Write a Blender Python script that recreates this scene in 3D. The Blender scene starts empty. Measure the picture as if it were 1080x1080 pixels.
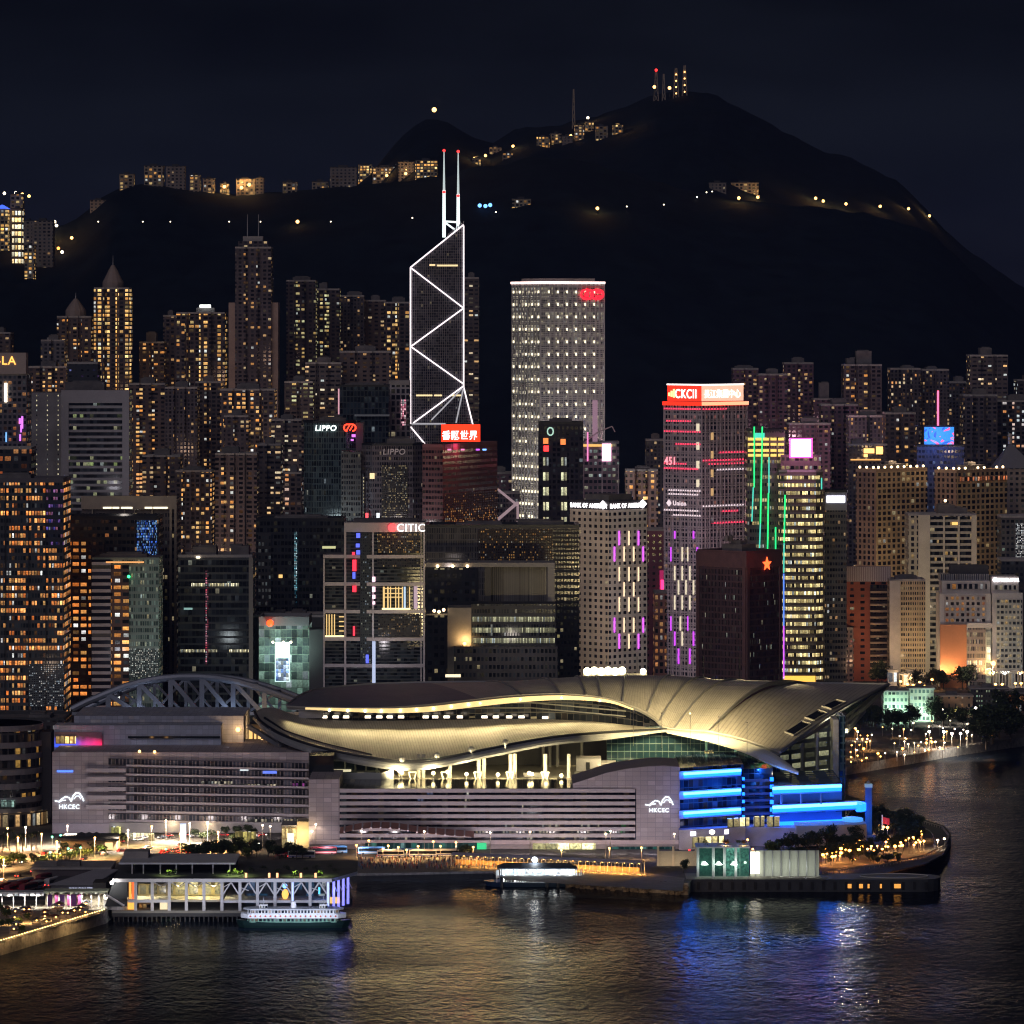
import bpy, math, random
from mathutils import Vector, Matrix
random.seed(7)
C = bpy.context.scene
COL = C.collection
PI = math.pi
# ---------------------------------------------------------------- camera
H, HOR, F = 240.0, 345.0, 4800.0          # eye height (m), horizon row, focal length in 1080-px units
cam = bpy.data.cameras.new('camera'); camo = bpy.data.objects.new('camera', cam); COL.objects.link(camo)
camo.location = (0, 0, H); camo.rotation_euler = (PI/2, 0, 0)
cam.sensor_width = 36; cam.lens = 36*F/1080; cam.shift_y = -(540-HOR)/1080
cam.clip_start = 5; cam.clip_end = 60000
C.camera = camo
# ---------------------------------------------------------------- sky
w = bpy.data.worlds.new('World'); C.world = w; w.use_nodes = True
nt = w.node_tree; nt.nodes.clear()
out = nt.nodes.new('ShaderNodeOutputWorld'); add = nt.nodes.new('ShaderNodeAddShader')
sky = nt.nodes.new('ShaderNodeTexSky'); sky.sky_type = 'NISHITA'; sky.sun_disc = False
sky.sun_elevation = math.radians(-6); sky.sun_rotation = math.radians(200)
b1 = nt.nodes.new('ShaderNodeBackground'); b1.inputs[1].default_value = 0.05
nt.links.new(sky.outputs[0], b1.inputs[0])
tc = nt.nodes.new('ShaderNodeTexCoord'); sx = nt.nodes.new('ShaderNodeSeparateXYZ')
nt.links.new(tc.outputs['Generated'], sx.inputs[0])
mr = nt.nodes.new('ShaderNodeMapRange'); mr.inputs[1].default_value = -0.01; mr.inputs[2].default_value = 0.085
nt.links.new(sx.outputs[2], mr.inputs[0])
cr = nt.nodes.new('ShaderNodeValToRGB'); e = cr.color_ramp.elements
e[0].position = 0; e[0].color = (.0092, .0088, .0110, 1); e[1].position = 1; e[1].color = (.0016, .0020, .0032, 1)
e2 = cr.color_ramp.elements.new(.45); e2.color = (.0034, .0042, .0064, 1)
nt.links.new(mr.outputs[0], cr.inputs[0])
nz = nt.nodes.new('ShaderNodeTexNoise'); mp = nt.nodes.new('ShaderNodeMapping'); mp.inputs['Scale'].default_value = (9, 9, 34)
nt.links.new(tc.outputs['Generated'], mp.inputs[0]); nt.links.new(mp.outputs[0], nz.inputs['Vector'])
nz.inputs['Scale'].default_value = 1.0; nz.inputs['Detail'].default_value = 5; nz.inputs['Roughness'].default_value = .55
mr2 = nt.nodes.new('ShaderNodeMapRange'); mr2.inputs[1].default_value = .3; mr2.inputs[2].default_value = .7
mr2.inputs[3].default_value = .4; mr2.inputs[4].default_value = 1.7
nt.links.new(nz.outputs['Fac'], mr2.inputs[0])
b2 = nt.nodes.new('ShaderNodeBackground')
nt.links.new(cr.outputs[0], b2.inputs[0]); nt.links.new(mr2.outputs[0], b2.inputs[1])
nt.links.new(b1.outputs[0], add.inputs[0]); nt.links.new(b2.outputs[0], add.inputs[1])
nt.links.new(add.outputs[0], out.inputs[0])
# ---------------------------------------------------------------- faint sky-glow "moon" from behind the camera
sl = bpy.data.lights.new('moon', 'SUN'); so = bpy.data.objects.new('moon', sl); COL.objects.link(so)
sl.energy = 0.36; sl.angle = math.radians(50); sl.color = (1.0, .90, .98)
so.rotation_euler = (math.radians(62), 0, math.radians(-24))
C.view_settings.view_transform = 'Standard'; C.view_settings.look = 'None'
C.view_settings.exposure = 0.4; C.view_settings.gamma = 1.0
C.render.engine = 'CYCLES'
cy = C.cycles
cy.use_denoising = True; cy.filter_width = 1.15
cy.max_bounces = 4; cy.diffuse_bounces = 1; cy.glossy_bounces = 2; cy.transmission_bounces = 3; cy.volume_bounces = 0
cy.sample_clamp_indirect = 14.0; cy.caustics_reflective = False; cy.caustics_refractive = False
cy.use_light_tree = True

# ---------------------------------------------------------------- pixel <-> place
def P(px, py, d): return Vector(((px-540)*d/F, d, H-(py-HOR)*d/F))
def X(px, d): return (px-540)*d/F
def Z(py, d): return H-(py-HOR)*d/F
def G(px, py, z=5.0):
    d = (H-z)*F/(py-HOR); return Vector(((px-540)*d/F, d, z))
# ---------------------------------------------------------------- materials
MATS = {}
def mat(name, color=(.5, .5, .5), rough=.6, metal=0.0, emit=None, es=1.0, var=0.0, vs=.2, spec=.5, sample=True, alpha=1.0, trans=0.0):
    if name in MATS: return MATS[name]
    m = bpy.data.materials.new(name); m.use_nodes = True; MATS[name] = m
    n = m.node_tree; b = n.nodes['Principled BSDF']
    b.inputs['Base Color'].default_value = (*color, 1); b.inputs['Roughness'].default_value = rough
    b.inputs['Metallic'].default_value = metal; b.inputs['Specular IOR Level'].default_value = spec
    if trans: b.inputs['Transmission Weight'].default_value = trans; b.inputs['IOR'].default_value = 1.1
    if alpha < 1: b.inputs['Alpha'].default_value = alpha
    if emit:
        b.inputs['Emission Color'].default_value = (*emit, 1); b.inputs['Emission Strength'].default_value = es
        if not sample: m.cycles.emission_sampling = 'NONE'
    else: m.cycles.emission_sampling = 'NONE'
    if var:
        tcn = n.nodes.new('ShaderNodeTexCoord'); no = n.nodes.new('ShaderNodeTexNoise')
        no.inputs['Scale'].default_value = vs; no.inputs['Detail'].default_value = 6; no.inputs['Roughness'].default_value = .65
        n.links.new(tcn.outputs['Object'], no.inputs['Vector'])
        r = n.nodes.new('ShaderNodeMapRange'); r.inputs[1].default_value = .3; r.inputs[2].default_value = .7
        r.inputs[3].default_value = 1-var; r.inputs[4].default_value = 1+var
        n.links.new(no.outputs['Fac'], r.inputs[0])
        mx = n.nodes.new('ShaderNodeVectorMath'); mx.operation = 'SCALE'; mx.inputs[0].default_value = color
        n.links.new(r.outputs[0], mx.inputs['Scale']); n.links.new(mx.outputs[0], b.inputs['Base Color'])
    return m

def make_facade_group():
    g = bpy.data.node_groups.new('facade_windows', 'ShaderNodeTree')
    def inp(nm, ty, dv):
        s = g.interface.new_socket(nm, in_out='INPUT', socket_type=ty); s.default_value = dv
    for nm, dv in (('CW', 3.), ('FH', 3.), ('WX', .6), ('WY', .5), ('Lit', .3), ('ColB', 0.), ('FloB', 0.), ('Str', 1.), ('GRough', .15), ('Glow', 0.), ('Run', 0.), ('Jit', .6), ('GVar', 1.)):
        inp(nm, 'NodeSocketFloat', dv)
    for nm, dv in (('C1', (1, .5, .15, 1)), ('C2', (1, .8, .5, 1)), ('Wall', (.3, .28, .27, 1)), ('Glass', (.02, .025, .03, 1))):
        inp(nm, 'NodeSocketColor', dv)
    g.interface.new_socket('Shader', in_out='OUTPUT', socket_type='NodeSocketShader')
    N, L = g.nodes, g.links
    gi = N.new('NodeGroupInput'); go = N.new('NodeGroupOutput')
    def M(op, a, b=None, c=None):
        n = N.new('ShaderNodeMath'); n.operation = op
        for i, v in enumerate((a, b, c)):
            if v is None: continue
            if isinstance(v, (int, float)): n.inputs[i].default_value = v
            else: L.new(v, n.inputs[i])
        return n.outputs[0]
    uv = N.new('ShaderNodeUVMap'); uv.uv_map = 'UVMap'
    sp = N.new('ShaderNodeSeparateXYZ'); L.new(uv.outputs[0], sp.inputs[0])
    cu = M('DIVIDE', sp.outputs[0], gi.outputs['CW']); cv = M('DIVIDE', sp.outputs[1], gi.outputs['FH'])
    iu, iv = M('FLOOR', cu), M('FLOOR', cv); fu, fv = M('FRACT', cu), M('FRACT', cv)
    mx = None
    my = M('LESS_THAN', M('ABSOLUTE', M('SUBTRACT', fv, .5)), M('MULTIPLY', gi.outputs['WY'], .5))
    def WN(x, y, zz):
        c = N.new('ShaderNodeCombineXYZ'); L.new(x, c.inputs[0]) if not isinstance(x, float) else setattr(c.inputs[0], 'default_value', x)
        L.new(y, c.inputs[1]) if not isinstance(y, float) else setattr(c.inputs[1], 'default_value', y)
        c.inputs[2].default_value = zz
        n = N.new('ShaderNodeTexWhiteNoise'); n.noise_dimensions = '3D'; L.new(c.outputs[0], n.inputs['Vector']); return n
    n1 = WN(iu, iv, 3.3); sc = N.new('ShaderNodeSeparateColor'); L.new(n1.outputs['Color'], sc.inputs[0])
    wid = M('MULTIPLY', gi.outputs['WX'], M('SUBTRACT', 1.0, M('MULTIPLY', M('MULTIPLY', sc.outputs[2], M('LESS_THAN', gi.outputs['WX'], .93)), .38)))
    mx = M('LESS_THAN', M('ABSOLUTE', M('SUBTRACT', fu, .5)), M('MULTIPLY', wid, .5))
    win = M('MULTIPLY', mx, my)
    rc = WN(iu, 0.5, 7.7).outputs['Value']; rf = WN(0.5, iv, 9.1).outputs['Value']
    # runs: whole stretches of a floor lit together
    n4 = WN(M('FLOOR', M('MULTIPLY', iu, .17)), iv, 5.9).outputs['Value']
    thr = M('ADD', gi.outputs['Lit'], M('MULTIPLY', M('SUBTRACT', rc, .5), gi.outputs['ColB']))
    thr = M('ADD', thr, M('MULTIPLY', M('SUBTRACT', M('POWER', rf, 3.0), .3), gi.outputs['FloB']))
    thr = M('ADD', thr, M('MULTIPLY', M('SUBTRACT', n4, .6), gi.outputs['Run']))
    lit = M('LESS_THAN', n1.outputs['Value'], thr)
    dim = M('MULTIPLY', M('LESS_THAN', n1.outputs['Value'], M('ADD', thr, .12)), .07)
    lit = M('MAXIMUM', lit, dim)
    br = M('ADD', .2, M('MULTIPLY', M('POWER', sc.outputs[0], 2.2), 1.15))
    # curtains / furniture inside a lit pane
    no = N.new('ShaderNodeTexNoise'); no.inputs['Scale'].default_value = .9; no.inputs['Detail'].default_value = 3; L.new(uv.outputs[0], no.inputs['Vector'])
    jit = M('ADD', 1.0, M('MULTIPLY', M('SUBTRACT', M('MULTIPLY', no.outputs['Fac'], 2.0), 1.0), M('MULTIPLY', gi.outputs['Jit'], 2.0)))
    br = M('MULTIPLY', br, M('MAXIMUM', jit, .1))
    br = M('MULTIPLY', br, M('ADD', .62, M('MULTIPLY', fv, .76)))
    em = M('MULTIPLY', M('MULTIPLY', M('MULTIPLY', win, lit), br), gi.outputs['Str'])
    mc0 = N.new('ShaderNodeMix'); mc0.data_type = 'RGBA'; mc0.inputs[7].default_value = (.80, .95, 1, 1); L.new(M('MULTIPLY', M('GREATER_THAN', sc.outputs[2], .90), .8), mc0.inputs[0])
    mc = N.new('ShaderNodeMix'); mc.data_type = 'RGBA'; L.new(sc.outputs[1], mc.inputs[0]); L.new(gi.outputs['C1'], mc.inputs[6]); L.new(gi.outputs['C2'], mc.inputs[7])
    bc = N.new('ShaderNodeMix'); bc.data_type = 'RGBA'; L.new(win, bc.inputs[0])
    # dirty wall
    no2 = N.new('ShaderNodeTexNoise'); no2.inputs['Scale'].default_value = .06; no2.inputs['Detail'].default_value = 6; L.new(uv.outputs[0], no2.inputs['Vector'])
    sw = N.new('ShaderNodeVectorMath'); sw.operation = 'SCALE'; L.new(gi.outputs['Wall'], sw.inputs[0]); L.new(M('ADD', .45, M('MULTIPLY', no2.outputs['Fac'], 1.1)), sw.inputs['Scale'])
    gs = N.new('ShaderNodeVectorMath'); gs.operation = 'SCALE'; L.new(gi.outputs['Glass'], gs.inputs[0]); L.new(M('ADD', 1.0, M('MULTIPLY', M('SUBTRACT', M('MULTIPLY', M('POWER', sc.outputs[2], 3.0), 3.2), .5), gi.outputs['GVar'])), gs.inputs['Scale'])
    L.new(sw.outputs[0], bc.inputs[6]); L.new(gs.outputs[0], bc.inputs[7])
    bs = N.new('ShaderNodeBsdfPrincipled')
    L.new(bc.outputs[2], bs.inputs['Base Color'])
    ro = N.new('ShaderNodeMix'); ro.data_type = 'FLOAT'; L.new(win, ro.inputs[0]); ro.inputs[2].default_value = .75; L.new(gi.outputs['GRough'], ro.inputs[3])
    L.new(ro.outputs[0], bs.inputs['Roughness'])
    L.new(mc.outputs[2], mc0.inputs[6]); L.new(mc0.outputs[2], bs.inputs['Emission Color']); L.new(em, bs.inputs['Emission Strength'])
    L.new(bs.outputs[0], go.inputs[0])
    return g
FG = make_facade_group()
AMB, WARM, PALE, COOL, GREENISH = (1, .40, .09), (1, .62, .22), (1, .84, .5), (.75, .9, 1), (.85, 1, .45)
STY = {
 'res':    dict(CW=4.1, FH=3.3, WX=.74, WY=.56, Lit=.16, ColB=.42, FloB=0, C1=(1, .36, .07), C2=(1, .66, .26), Str=2.7, Wall=(.085, .07, .08), Glass=(.02, .02, .025)),
 'resdim': dict(CW=4.0, FH=3.3, WX=.68, WY=.54, Lit=.08, ColB=.24, FloB=0, C1=(1, .44, .12), C2=(1, .76, .42), Str=1.8, Wall=(.09, .075, .09), Glass=(.02, .02, .025)),
 'resbright': dict(CW=4.3, FH=3.4, WX=.78, WY=.62, Lit=.36, ColB=1.0, FloB=0, C1=(1, .42, .09), C2=(1, .74, .30), Str=2.1, Wall=(.085, .065, .07), Glass=(.02, .02, .025)),
 'resmix': dict(CW=4.0, FH=3.3, WX=.74, WY=.54, Lit=.24, ColB=.65, FloB=0, C1=(1, .58, .16), C2=(.95, 1, .55), Str=1.5, Wall=(.08, .065, .075), Glass=(.02, .02, .025)),
}
def facade(name, base=None, **kw):
    if name in MATS: return MATS[name]
    p = dict(STY[base]) if base else {}
    p.update(kw)
    m = bpy.data.materials.new(name); m.use_nodes = True; MATS[name] = m
    n = m.node_tree; n.nodes.clear()
    o = n.nodes.new('ShaderNodeOutputMaterial'); gr = n.nodes.new('ShaderNodeGroup'); gr.node_tree = FG
    for k, v in p.items():
        gr.inputs[k].default_value = (*v, 1) if isinstance(v, tuple) else v
    n.links.new(gr.outputs[0], o.inputs[0])
    m.cycles.emission_sampling = 'NONE'
    return m
ROOF = mat('roof_concrete', (.16, .15, .155), .9, var=.35, vs=.15)
ROOFD = mat('roof_dark', (.06, .06, .065), .9, var=.3, vs=.15)
CONC = mat('pale_concrete', (.36, .34, .34), .85, var=.2, vs=.12)
STEEL = mat('grey_steel', (.32, .33, .36), .45, .6)
WHITE = mat('white_paint', (.75, .74, .74), .5, var=.1, vs=.3)
DARKM = mat('dark_metal', (.03, .032, .038), .4, .5)
DGLASS = mat('dark_glass', (.012, .016, .02), .08, 0, spec=.8)
def lamp_mat(name, col, s, sample=False): return mat(name, (.02, .02, .02), .5, 0, col, s, sample=sample)
RED = lamp_mat('red_light', (1, .03, .03), 3.0)
# ---------------------------------------------------------------- mesh building
class MB:
    def __init__(s): s.v = []; s.f = []; s.m = []; s.uv = []
    def face(s, pts, mi=0, uv=None):
        b = len(s.v); s.v += [tuple(p) for p in pts]; s.f.append(tuple(range(b, b+len(pts)))); s.m.append(mi)
        s.uv.append(uv if uv else [(0, 0)]*len(pts)); return s
    def quad(s, a, b, c, d, mi=0, uv=None): return s.face((a, b, c, d), mi, uv)
    def prism(s, poly, z0, z1, mi=0, ti=None, u0=0.0, wm=None, bottom=True, top=True, v0=0.0):
        n = len(poly); u = u0
        for i in range(n):
            a, b = poly[i], poly[(i+1) % n]; l = math.hypot(b[0]-a[0], b[1]-a[1])
            s.face(((a[0], a[1], z0), (b[0], b[1], z0), (b[0], b[1], z1), (a[0], a[1], z1)), wm(i) if wm else mi,
                   [(u, v0), (u+l, v0), (u+l, v0+z1-z0), (u, v0+z1-z0)]); u += l
        ti = mi if ti is None else ti
        if top: s.face([(p[0], p[1], z1) for p in poly], ti, [(p[0], p[1]) for p in poly])
        if bottom: s.face([(p[0], p[1], z0) for p in reversed(poly)], ti, [(p[0], p[1]) for p in reversed(poly)])
        return s
    def box(s, x0, x1, y0, y1, z0, z1, mi=0, ti=None, u0=0.0):
        return s.prism([(x0, y0), (x1, y0), (x1, y1), (x0, y1)], z0, z1, mi, ti, u0)
    def bar(s, a, b, w, h=None, mi=0, up=(0, 0, 1)):
        a, b = Vector(a), Vector(b); t = (b-a).normalized(); h = h or w
        up = Vector(up)
        if abs(t.dot(up)) > .98: up = Vector((0, 1, 0))
        r = t.cross(up).normalized()*(w/2); q = r.cross(t).normalized()*(h/2)
        A = [a-r-q, a+r-q, a+r+q, a-r+q]; B = [p+(b-a) for p in A]
        for i in range(4):
            j = (i+1) % 4; s.face((A[i], A[j], B[j], B[i]), mi)
        s.face(A[::-1], mi); s.face(B, mi); return s
    def tube(s, pts, r, n=8, mi=0, caps=True):
        pts = [Vector(p) for p in pts]; rs = r if isinstance(r, (list, tuple)) else [r]*len(pts); rings = []
        for i, p in enumerate(pts):
            t = (pts[min(i+1, len(pts)-1)]-pts[max(i-1, 0)]).normalized()
            up = Vector((0, 0, 1)) if abs(t.z) < .95 else Vector((0, 1, 0))
            x = t.cross(up).normalized(); y = x.cross(t).normalized()
            rings.append([p+(x*math.cos(2*PI*k/n)+y*math.sin(2*PI*k/n))*rs[i] for k in range(n)])
        for i in range(len(rings)-1):
            for k in range(n):
                j = (k+1) % n; s.face((rings[i][k], rings[i][j], rings[i+1][j], rings[i+1][k]), mi)
        if caps: s.face(rings[0][::-1], mi); s.face(rings[-1], mi)
        return s
    def ball(s, c, r, n=8, k=5, mi=0, sz=1.0):
        c = Vector(c)
        def q(i, j):
            th = PI*i/k; ph = 2*PI*j/n
            return c+Vector((r*math.sin(th)*math.cos(ph), r*math.sin(th)*math.sin(ph), r*sz*math.cos(th)))
        for i in range(k):
            for j in range(n):
                p = [q(i+1, j), q(i+1, j+1), q(i, j+1), q(i, j)]
                if i == 0: p = p[:3]
                elif i == k-1: p = [p[0], p[2], p[3]]
                s.face(p, mi)
        return s
    def lathe(s, prof, n=12, c=(0, 0), mi=0):
        for i in range(len(prof)-1):
            (r0, z0), (r1, z1) = prof[i], prof[i+1]
            for k in range(n):
                a, b = 2*PI*k/n, 2*PI*(k+1)/n
                p = [(c[0]+r0*math.cos(a), c[1]+r0*math.sin(a), z0), (c[0]+r0*math.cos(b), c[1]+r0*math.sin(b), z0),
                     (c[0]+r1*math.cos(b), c[1]+r1*math.sin(b), z1), (c[0]+r1*math.cos(a), c[1]+r1*math.sin(a), z1)]
                if r0 < 1e-6: p = [p[0], p[2], p[3]]
                elif r1 < 1e-6: p = p[:3]
                s.face(p, mi, [(q[0], q[2]) for q in p])
        return s
    def grid(s, rows, mi=0, uvs=(1, 1)):
        nr, nc = len(rows), len(rows[0])
        for i in range(nr-1):
            for j in range(nc-1):
                q = (rows[i][j], rows[i][j+1], rows[i+1][j+1], rows[i+1][j])
                u = [(j*uvs[0], i*uvs[1]), ((j+1)*uvs[0], i*uvs[1]), ((j+1)*uvs[0], (i+1)*uvs[1]), (j*uvs[0], (i+1)*uvs[1])]
                s.face(q, mi, u)
        return s
    def mesh(s, name, mats, smooth=False, merge=False):
        me = bpy.data.meshes.new(name); me.from_pydata(s.v, [], s.f)
        for m in (mats if isinstance(mats, (list, tuple)) else [mats]): me.materials.append(m)
        me.polygons.foreach_set('material_index', s.m)
        ul = me.uv_layers.new(name='UVMap'); ul.data.foreach_set('uv', [c for f in s.uv for p in f for c in p])
        if merge or smooth:
            import bmesh
            bm = bmesh.new(); bm.from_mesh(me); bmesh.ops.remove_doubles(bm, verts=bm.verts, dist=.001); bm.to_mesh(me); bm.free()
        if smooth: me.polygons.foreach_set('use_smooth', [True]*len(me.polygons))
        me.update(); return me
    def build(s, name, mats, parent=None, loc=None, smooth=False, merge=False, label=None):
        o = bpy.data.objects.new(name, s.mesh(name, mats, smooth, merge)); COL.objects.link(o)
        if parent: o.parent = parent
        if loc: o.location = loc
        if label: o['label'] = label
        return o
def tag(o, label=None, cat=None, group=None, kind=None):
    if label: o['label'] = label
    if cat: o['category'] = cat
    if group: o['group'] = group
    if kind: o['kind'] = kind
    return o
def thing(name, label, cat, loc=(0, 0, 0), rz=0.0, group=None):
    o = bpy.data.objects.new(name, None); COL.objects.link(o); o.location = loc; o.rotation_euler = (0, 0, rz); o.empty_display_size = 1
    return tag(o, label, cat, group)
def structure(o): o['kind'] = 'structure'; return o
def dup(root, loc=None, rz=None, label=None, group=None, scale=None):
    r = root.copy(); COL.objects.link(r)
    if loc is not None: r.location = loc
    if rz is not None: r.rotation_euler = (0, 0, rz)
    if scale is not None: r.scale = (scale, scale, scale) if isinstance(scale, (int, float)) else scale
    if label: r['label'] = label
    if group: r['group'] = group
    for ch in list(root.children):
        c = ch.copy(); COL.objects.link(c); c.parent = r
        for g in list(ch.children):
            k = g.copy(); COL.objects.link(k); k.parent = c
    return r
def text(body, size, m, parent, loc, rz=0.0, name='lettering', ext=.15, align='LEFT', sx=1.0, bold=0.0, shear=0.0):
    cu = bpy.data.curves.new(name, 'FONT'); cu.body = body; cu.size = size; cu.extrude = ext; cu.align_x = align; cu.offset = bold; cu.shear = shear; cu.space_character = 1.1
    tmp = bpy.data.objects.new('tmp', cu); COL.objects.link(tmp)
    dg = bpy.context.evaluated_depsgraph_get(); me = bpy.data.meshes.new_from_object(tmp.evaluated_get(dg)); bpy.data.objects.remove(tmp)
    me.materials.clear(); me.materials.append(m)
    for pl in me.polygons: pl.material_index = 0
    o = bpy.data.objects.new(name, me); COL.objects.link(o); o.parent = parent; o.location = loc; o.rotation_euler = (PI/2, 0, rz); o.scale = (sx, 1, 1)
    return o
def spot(name, loc, target, power, color, angle=60, blend=.8, parent=None, r=.4):
    l = bpy.data.lights.new(name, 'SPOT'); l.energy = power; l.color = color; l.spot_size = math.radians(angle); l.spot_blend = blend; l.shadow_soft_size = r
    o = bpy.data.objects.new(name, l); COL.objects.link(o); o.location = loc
    o.rotation_euler = (Vector(target)-Vector(loc)).to_track_quat('-Z', 'Y').to_euler()
    if parent: o.parent = parent
    return o
DOWN = {'lamp_light', 'walkway_light', 'plaza_light', 'canopy_light', 'stall_light', 'rail_light', 'lawn_light', 'terrace_light', 'shrub_light', 'pier_interior'}
BACK = {'deck_light', 'added_facade_wash', 'wall_wash', 'vessel_light', 'pier_front', 'quay_fill', 'seawall_light', 'entrance_light', 'pavilion_light', 'ferry_light', 'upper_wash', 'link_light', 'billboard_light', 'front_light', 'wall_light', 'blue_wash', 'hall_light', 'truss_light', 'pier_light'}
def point(name, loc, power, color, r=.5, parent=None):
    if name in DOWN: return spot(name, loc, Vector(loc)+Vector((0, .15, -1)), power, color, 148, .5, parent, r)
    if name in BACK: return spot(name, loc, Vector(loc)+Vector((0, 1, .25)), power, color, 160, .5, parent, r)
    l = bpy.data.lights.new(name, 'POINT'); l.energy = power; l.color = color; l.shadow_soft_size = r
    o = bpy.data.objects.new(name, l); COL.objects.link(o); o.location = loc
    if parent: o.parent = parent
    return o
# ================================================================ the setting: water, land, hills
from mathutils import noise as mnoise
def water_material():
    m = bpy.data.materials.new('harbour_water'); m.use_nodes = True; n = m.node_tree; b = n.nodes['Principled BSDF']
    b.inputs['Base Color'].default_value = (.0035, .006, .010, 1); b.inputs['Roughness'].default_value = .2; b.inputs['IOR'].default_value = 1.33
    tcn = n.nodes.new('ShaderNodeTexCoord')
    def nz(scx, scy, det, rough, dist=.0):
        mpn = n.nodes.new('ShaderNodeMapping'); mpn.inputs['Scale'].default_value = (scx, scy, 1); mpn.inputs['Rotation'].default_value = (0, 0, .06)
        t = n.nodes.new('ShaderNodeTexNoise'); t.inputs['Scale'].default_value = 1; t.inputs['Detail'].default_value = det; t.inputs['Roughness'].default_value = rough; t.inputs['Distortion'].default_value = dist
        n.links.new(tcn.outputs['Object'], mpn.inputs[0]); n.links.new(mpn.outputs[0], t.inputs['Vector']); return t.outputs['Fac']
    a = nz(.26, .17, 3, .5, .6); c = nz(.018, .012, 3, .5)
    k = n.nodes.new('ShaderNodeMath'); k.operation = 'MULTIPLY_ADD'; k.inputs[1].default_value = 3.0
    n.links.new(c, k.inputs[0]); n.links.new(a, k.inputs[2])
    bp = n.nodes.new('ShaderNodeBump'); bp.inputs['Strength'].default_value = 1.0; bp.inputs['Distance'].default_value = .5
    n.links.new(k.outputs[0], bp.inputs['Height']); n.links.new(bp.outputs[0], b.inputs['Normal'])
    # smoother and rougher lanes on the surface
    la = nz(.006, .010, 4, .6, .6); r = n.nodes.new('ShaderNodeMapRange'); r.inputs[1].default_value = .38; r.inputs[2].default_value = .62
    r.inputs[3].default_value = .10; r.inputs[4].default_value = .26
    n.links.new(la, r.inputs[0]); n.links.new(r.outputs[0], b.inputs['Roughness'])
    df = n.nodes.new('ShaderNodeBsdfDiffuse'); df.inputs['Color'].default_value = (.005, .009, .017, 1); ms = n.nodes.new('ShaderNodeMixShader'); ms.inputs[0].default_value = .50
    n.links.new(b.outputs[0], ms.inputs[1]); n.links.new(df.outputs[0], ms.inputs[2]); n.links.new(ms.outputs[0], n.nodes['Material Output'].inputs[0])
    m.cycles.emission_sampling = 'NONE'
    return m
wb = MB(); wb.face([(-9000, -500, 0), (9000, -500, 0), (9000, 15000, 0), (-9000, 15000, 0)])
structure(wb.build('harbour_water', water_material()))

def ground_material():
    m = bpy.data.materials.new('city_ground'); m.use_nodes = True; n = m.node_tree; b = n.nodes['Principled BSDF']
    tcn = n.nodes.new('ShaderNodeTexCoord'); t = n.nodes.new('ShaderNodeTexNoise'); t.inputs['Scale'].default_value = .03; t.inputs['Detail'].default_value = 7; t.inputs['Roughness'].default_value = .7
    n.links.new(tcn.outputs['Object'], t.inputs['Vector'])
    r = n.nodes.new('ShaderNodeValToRGB'); r.color_ramp.elements[0].position = .35; r.color_ramp.elements[0].color = (.05, .048, .046, 1)
    r.color_ramp.elements[1].position = .65; r.color_ramp.elements[1].color = (.14, .13, .12, 1)
    n.links.new(t.outputs['Fac'], r.inputs[0]); n.links.new(r.outputs[0], b.inputs['Base Color']); b.inputs['Roughness'].default_value = .85
    m.cycles.emission_sampling = 'NONE'
    return m
GROUND = ground_material()
SEAWALL = mat('seawall_stone', (.26, .25, .25), .9, var=.45, vs=.5)
shore_px = [(-60, 1024), (0, 1008), (112, 974), (121, 966), (124, 930), (360, 924), (420, 923), (520, 921), (532, 930), (640, 938), (726, 944),
            (736, 934), (865, 931), (930, 923), (975, 913), (997, 902), (1003, 891), (996, 882), (970, 874), (938, 866), (905, 853), (868, 838), (800, 822),
            (893, 817.5), (925, 812), (960, 806), (1010, 797), (1080, 787), (1300, 766)]
LZ = 5.0
shore = [G(a, b, 0.0) for a, b in shore_px]
shore = [(p.x, p.y) for p in shore] + [(2600, 2900), (2600, 3960), (-2600, 3960), (-2600, 1500), (-520, 1480)]
lb = MB(); lb.prism(shore, -4, LZ, 1, 0, bottom=False)
structure(lb.build('city_ground', [GROUND, SEAWALL]))

# ---- hills
SIL_B = [(-300, 300), (-60, 262), (0, 240), (60, 236), (110, 225), (250, 215), (340, 205), (385, 183), (402, 164), (420, 142), (438, 127), (457, 119), (476, 126), (500, 140), (518, 147), (530, 140), (545, 132), (562, 127), (585, 128),
         (610, 122), (640, 114), (668, 104), (688, 95), (706, 92), (728, 90), (748, 93), (770, 103), (800, 118), (830, 136), (855, 150), (872, 156), (898, 161), (930, 178), (955, 192), (972, 212),
         (990, 232), (1015, 254), (1045, 276), (1080, 300), (1140, 340), (1250, 380), (1500, 400)]
SIL_A = [(-300, 250), (-60, 235), (0, 232), (45, 236), (75, 228), (95, 212), (120, 193), (140, 188), (175, 189), (215, 196), (260, 200), (300, 196), (340, 192), (380, 188), (430, 184), (462, 184), (490, 172), (520, 168), (560, 160),
         (600, 160), (660, 175), (740, 200), (800, 208), (860, 212), (930, 222), (980, 238), (1020, 275), (1080, 330), (1200, 400), (1500, 420)]
def interp(t, x):
    if x <= t[0][0]: return t[0][1]
    for (a, b), (c, d) in zip(t, t[1:]):
        if x <= c:
            s = (x-a)/(c-a); return b+(d-b)*s
    return t[-1][1]
DA, DB, D0 = 4750., 5700., 3500.
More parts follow.
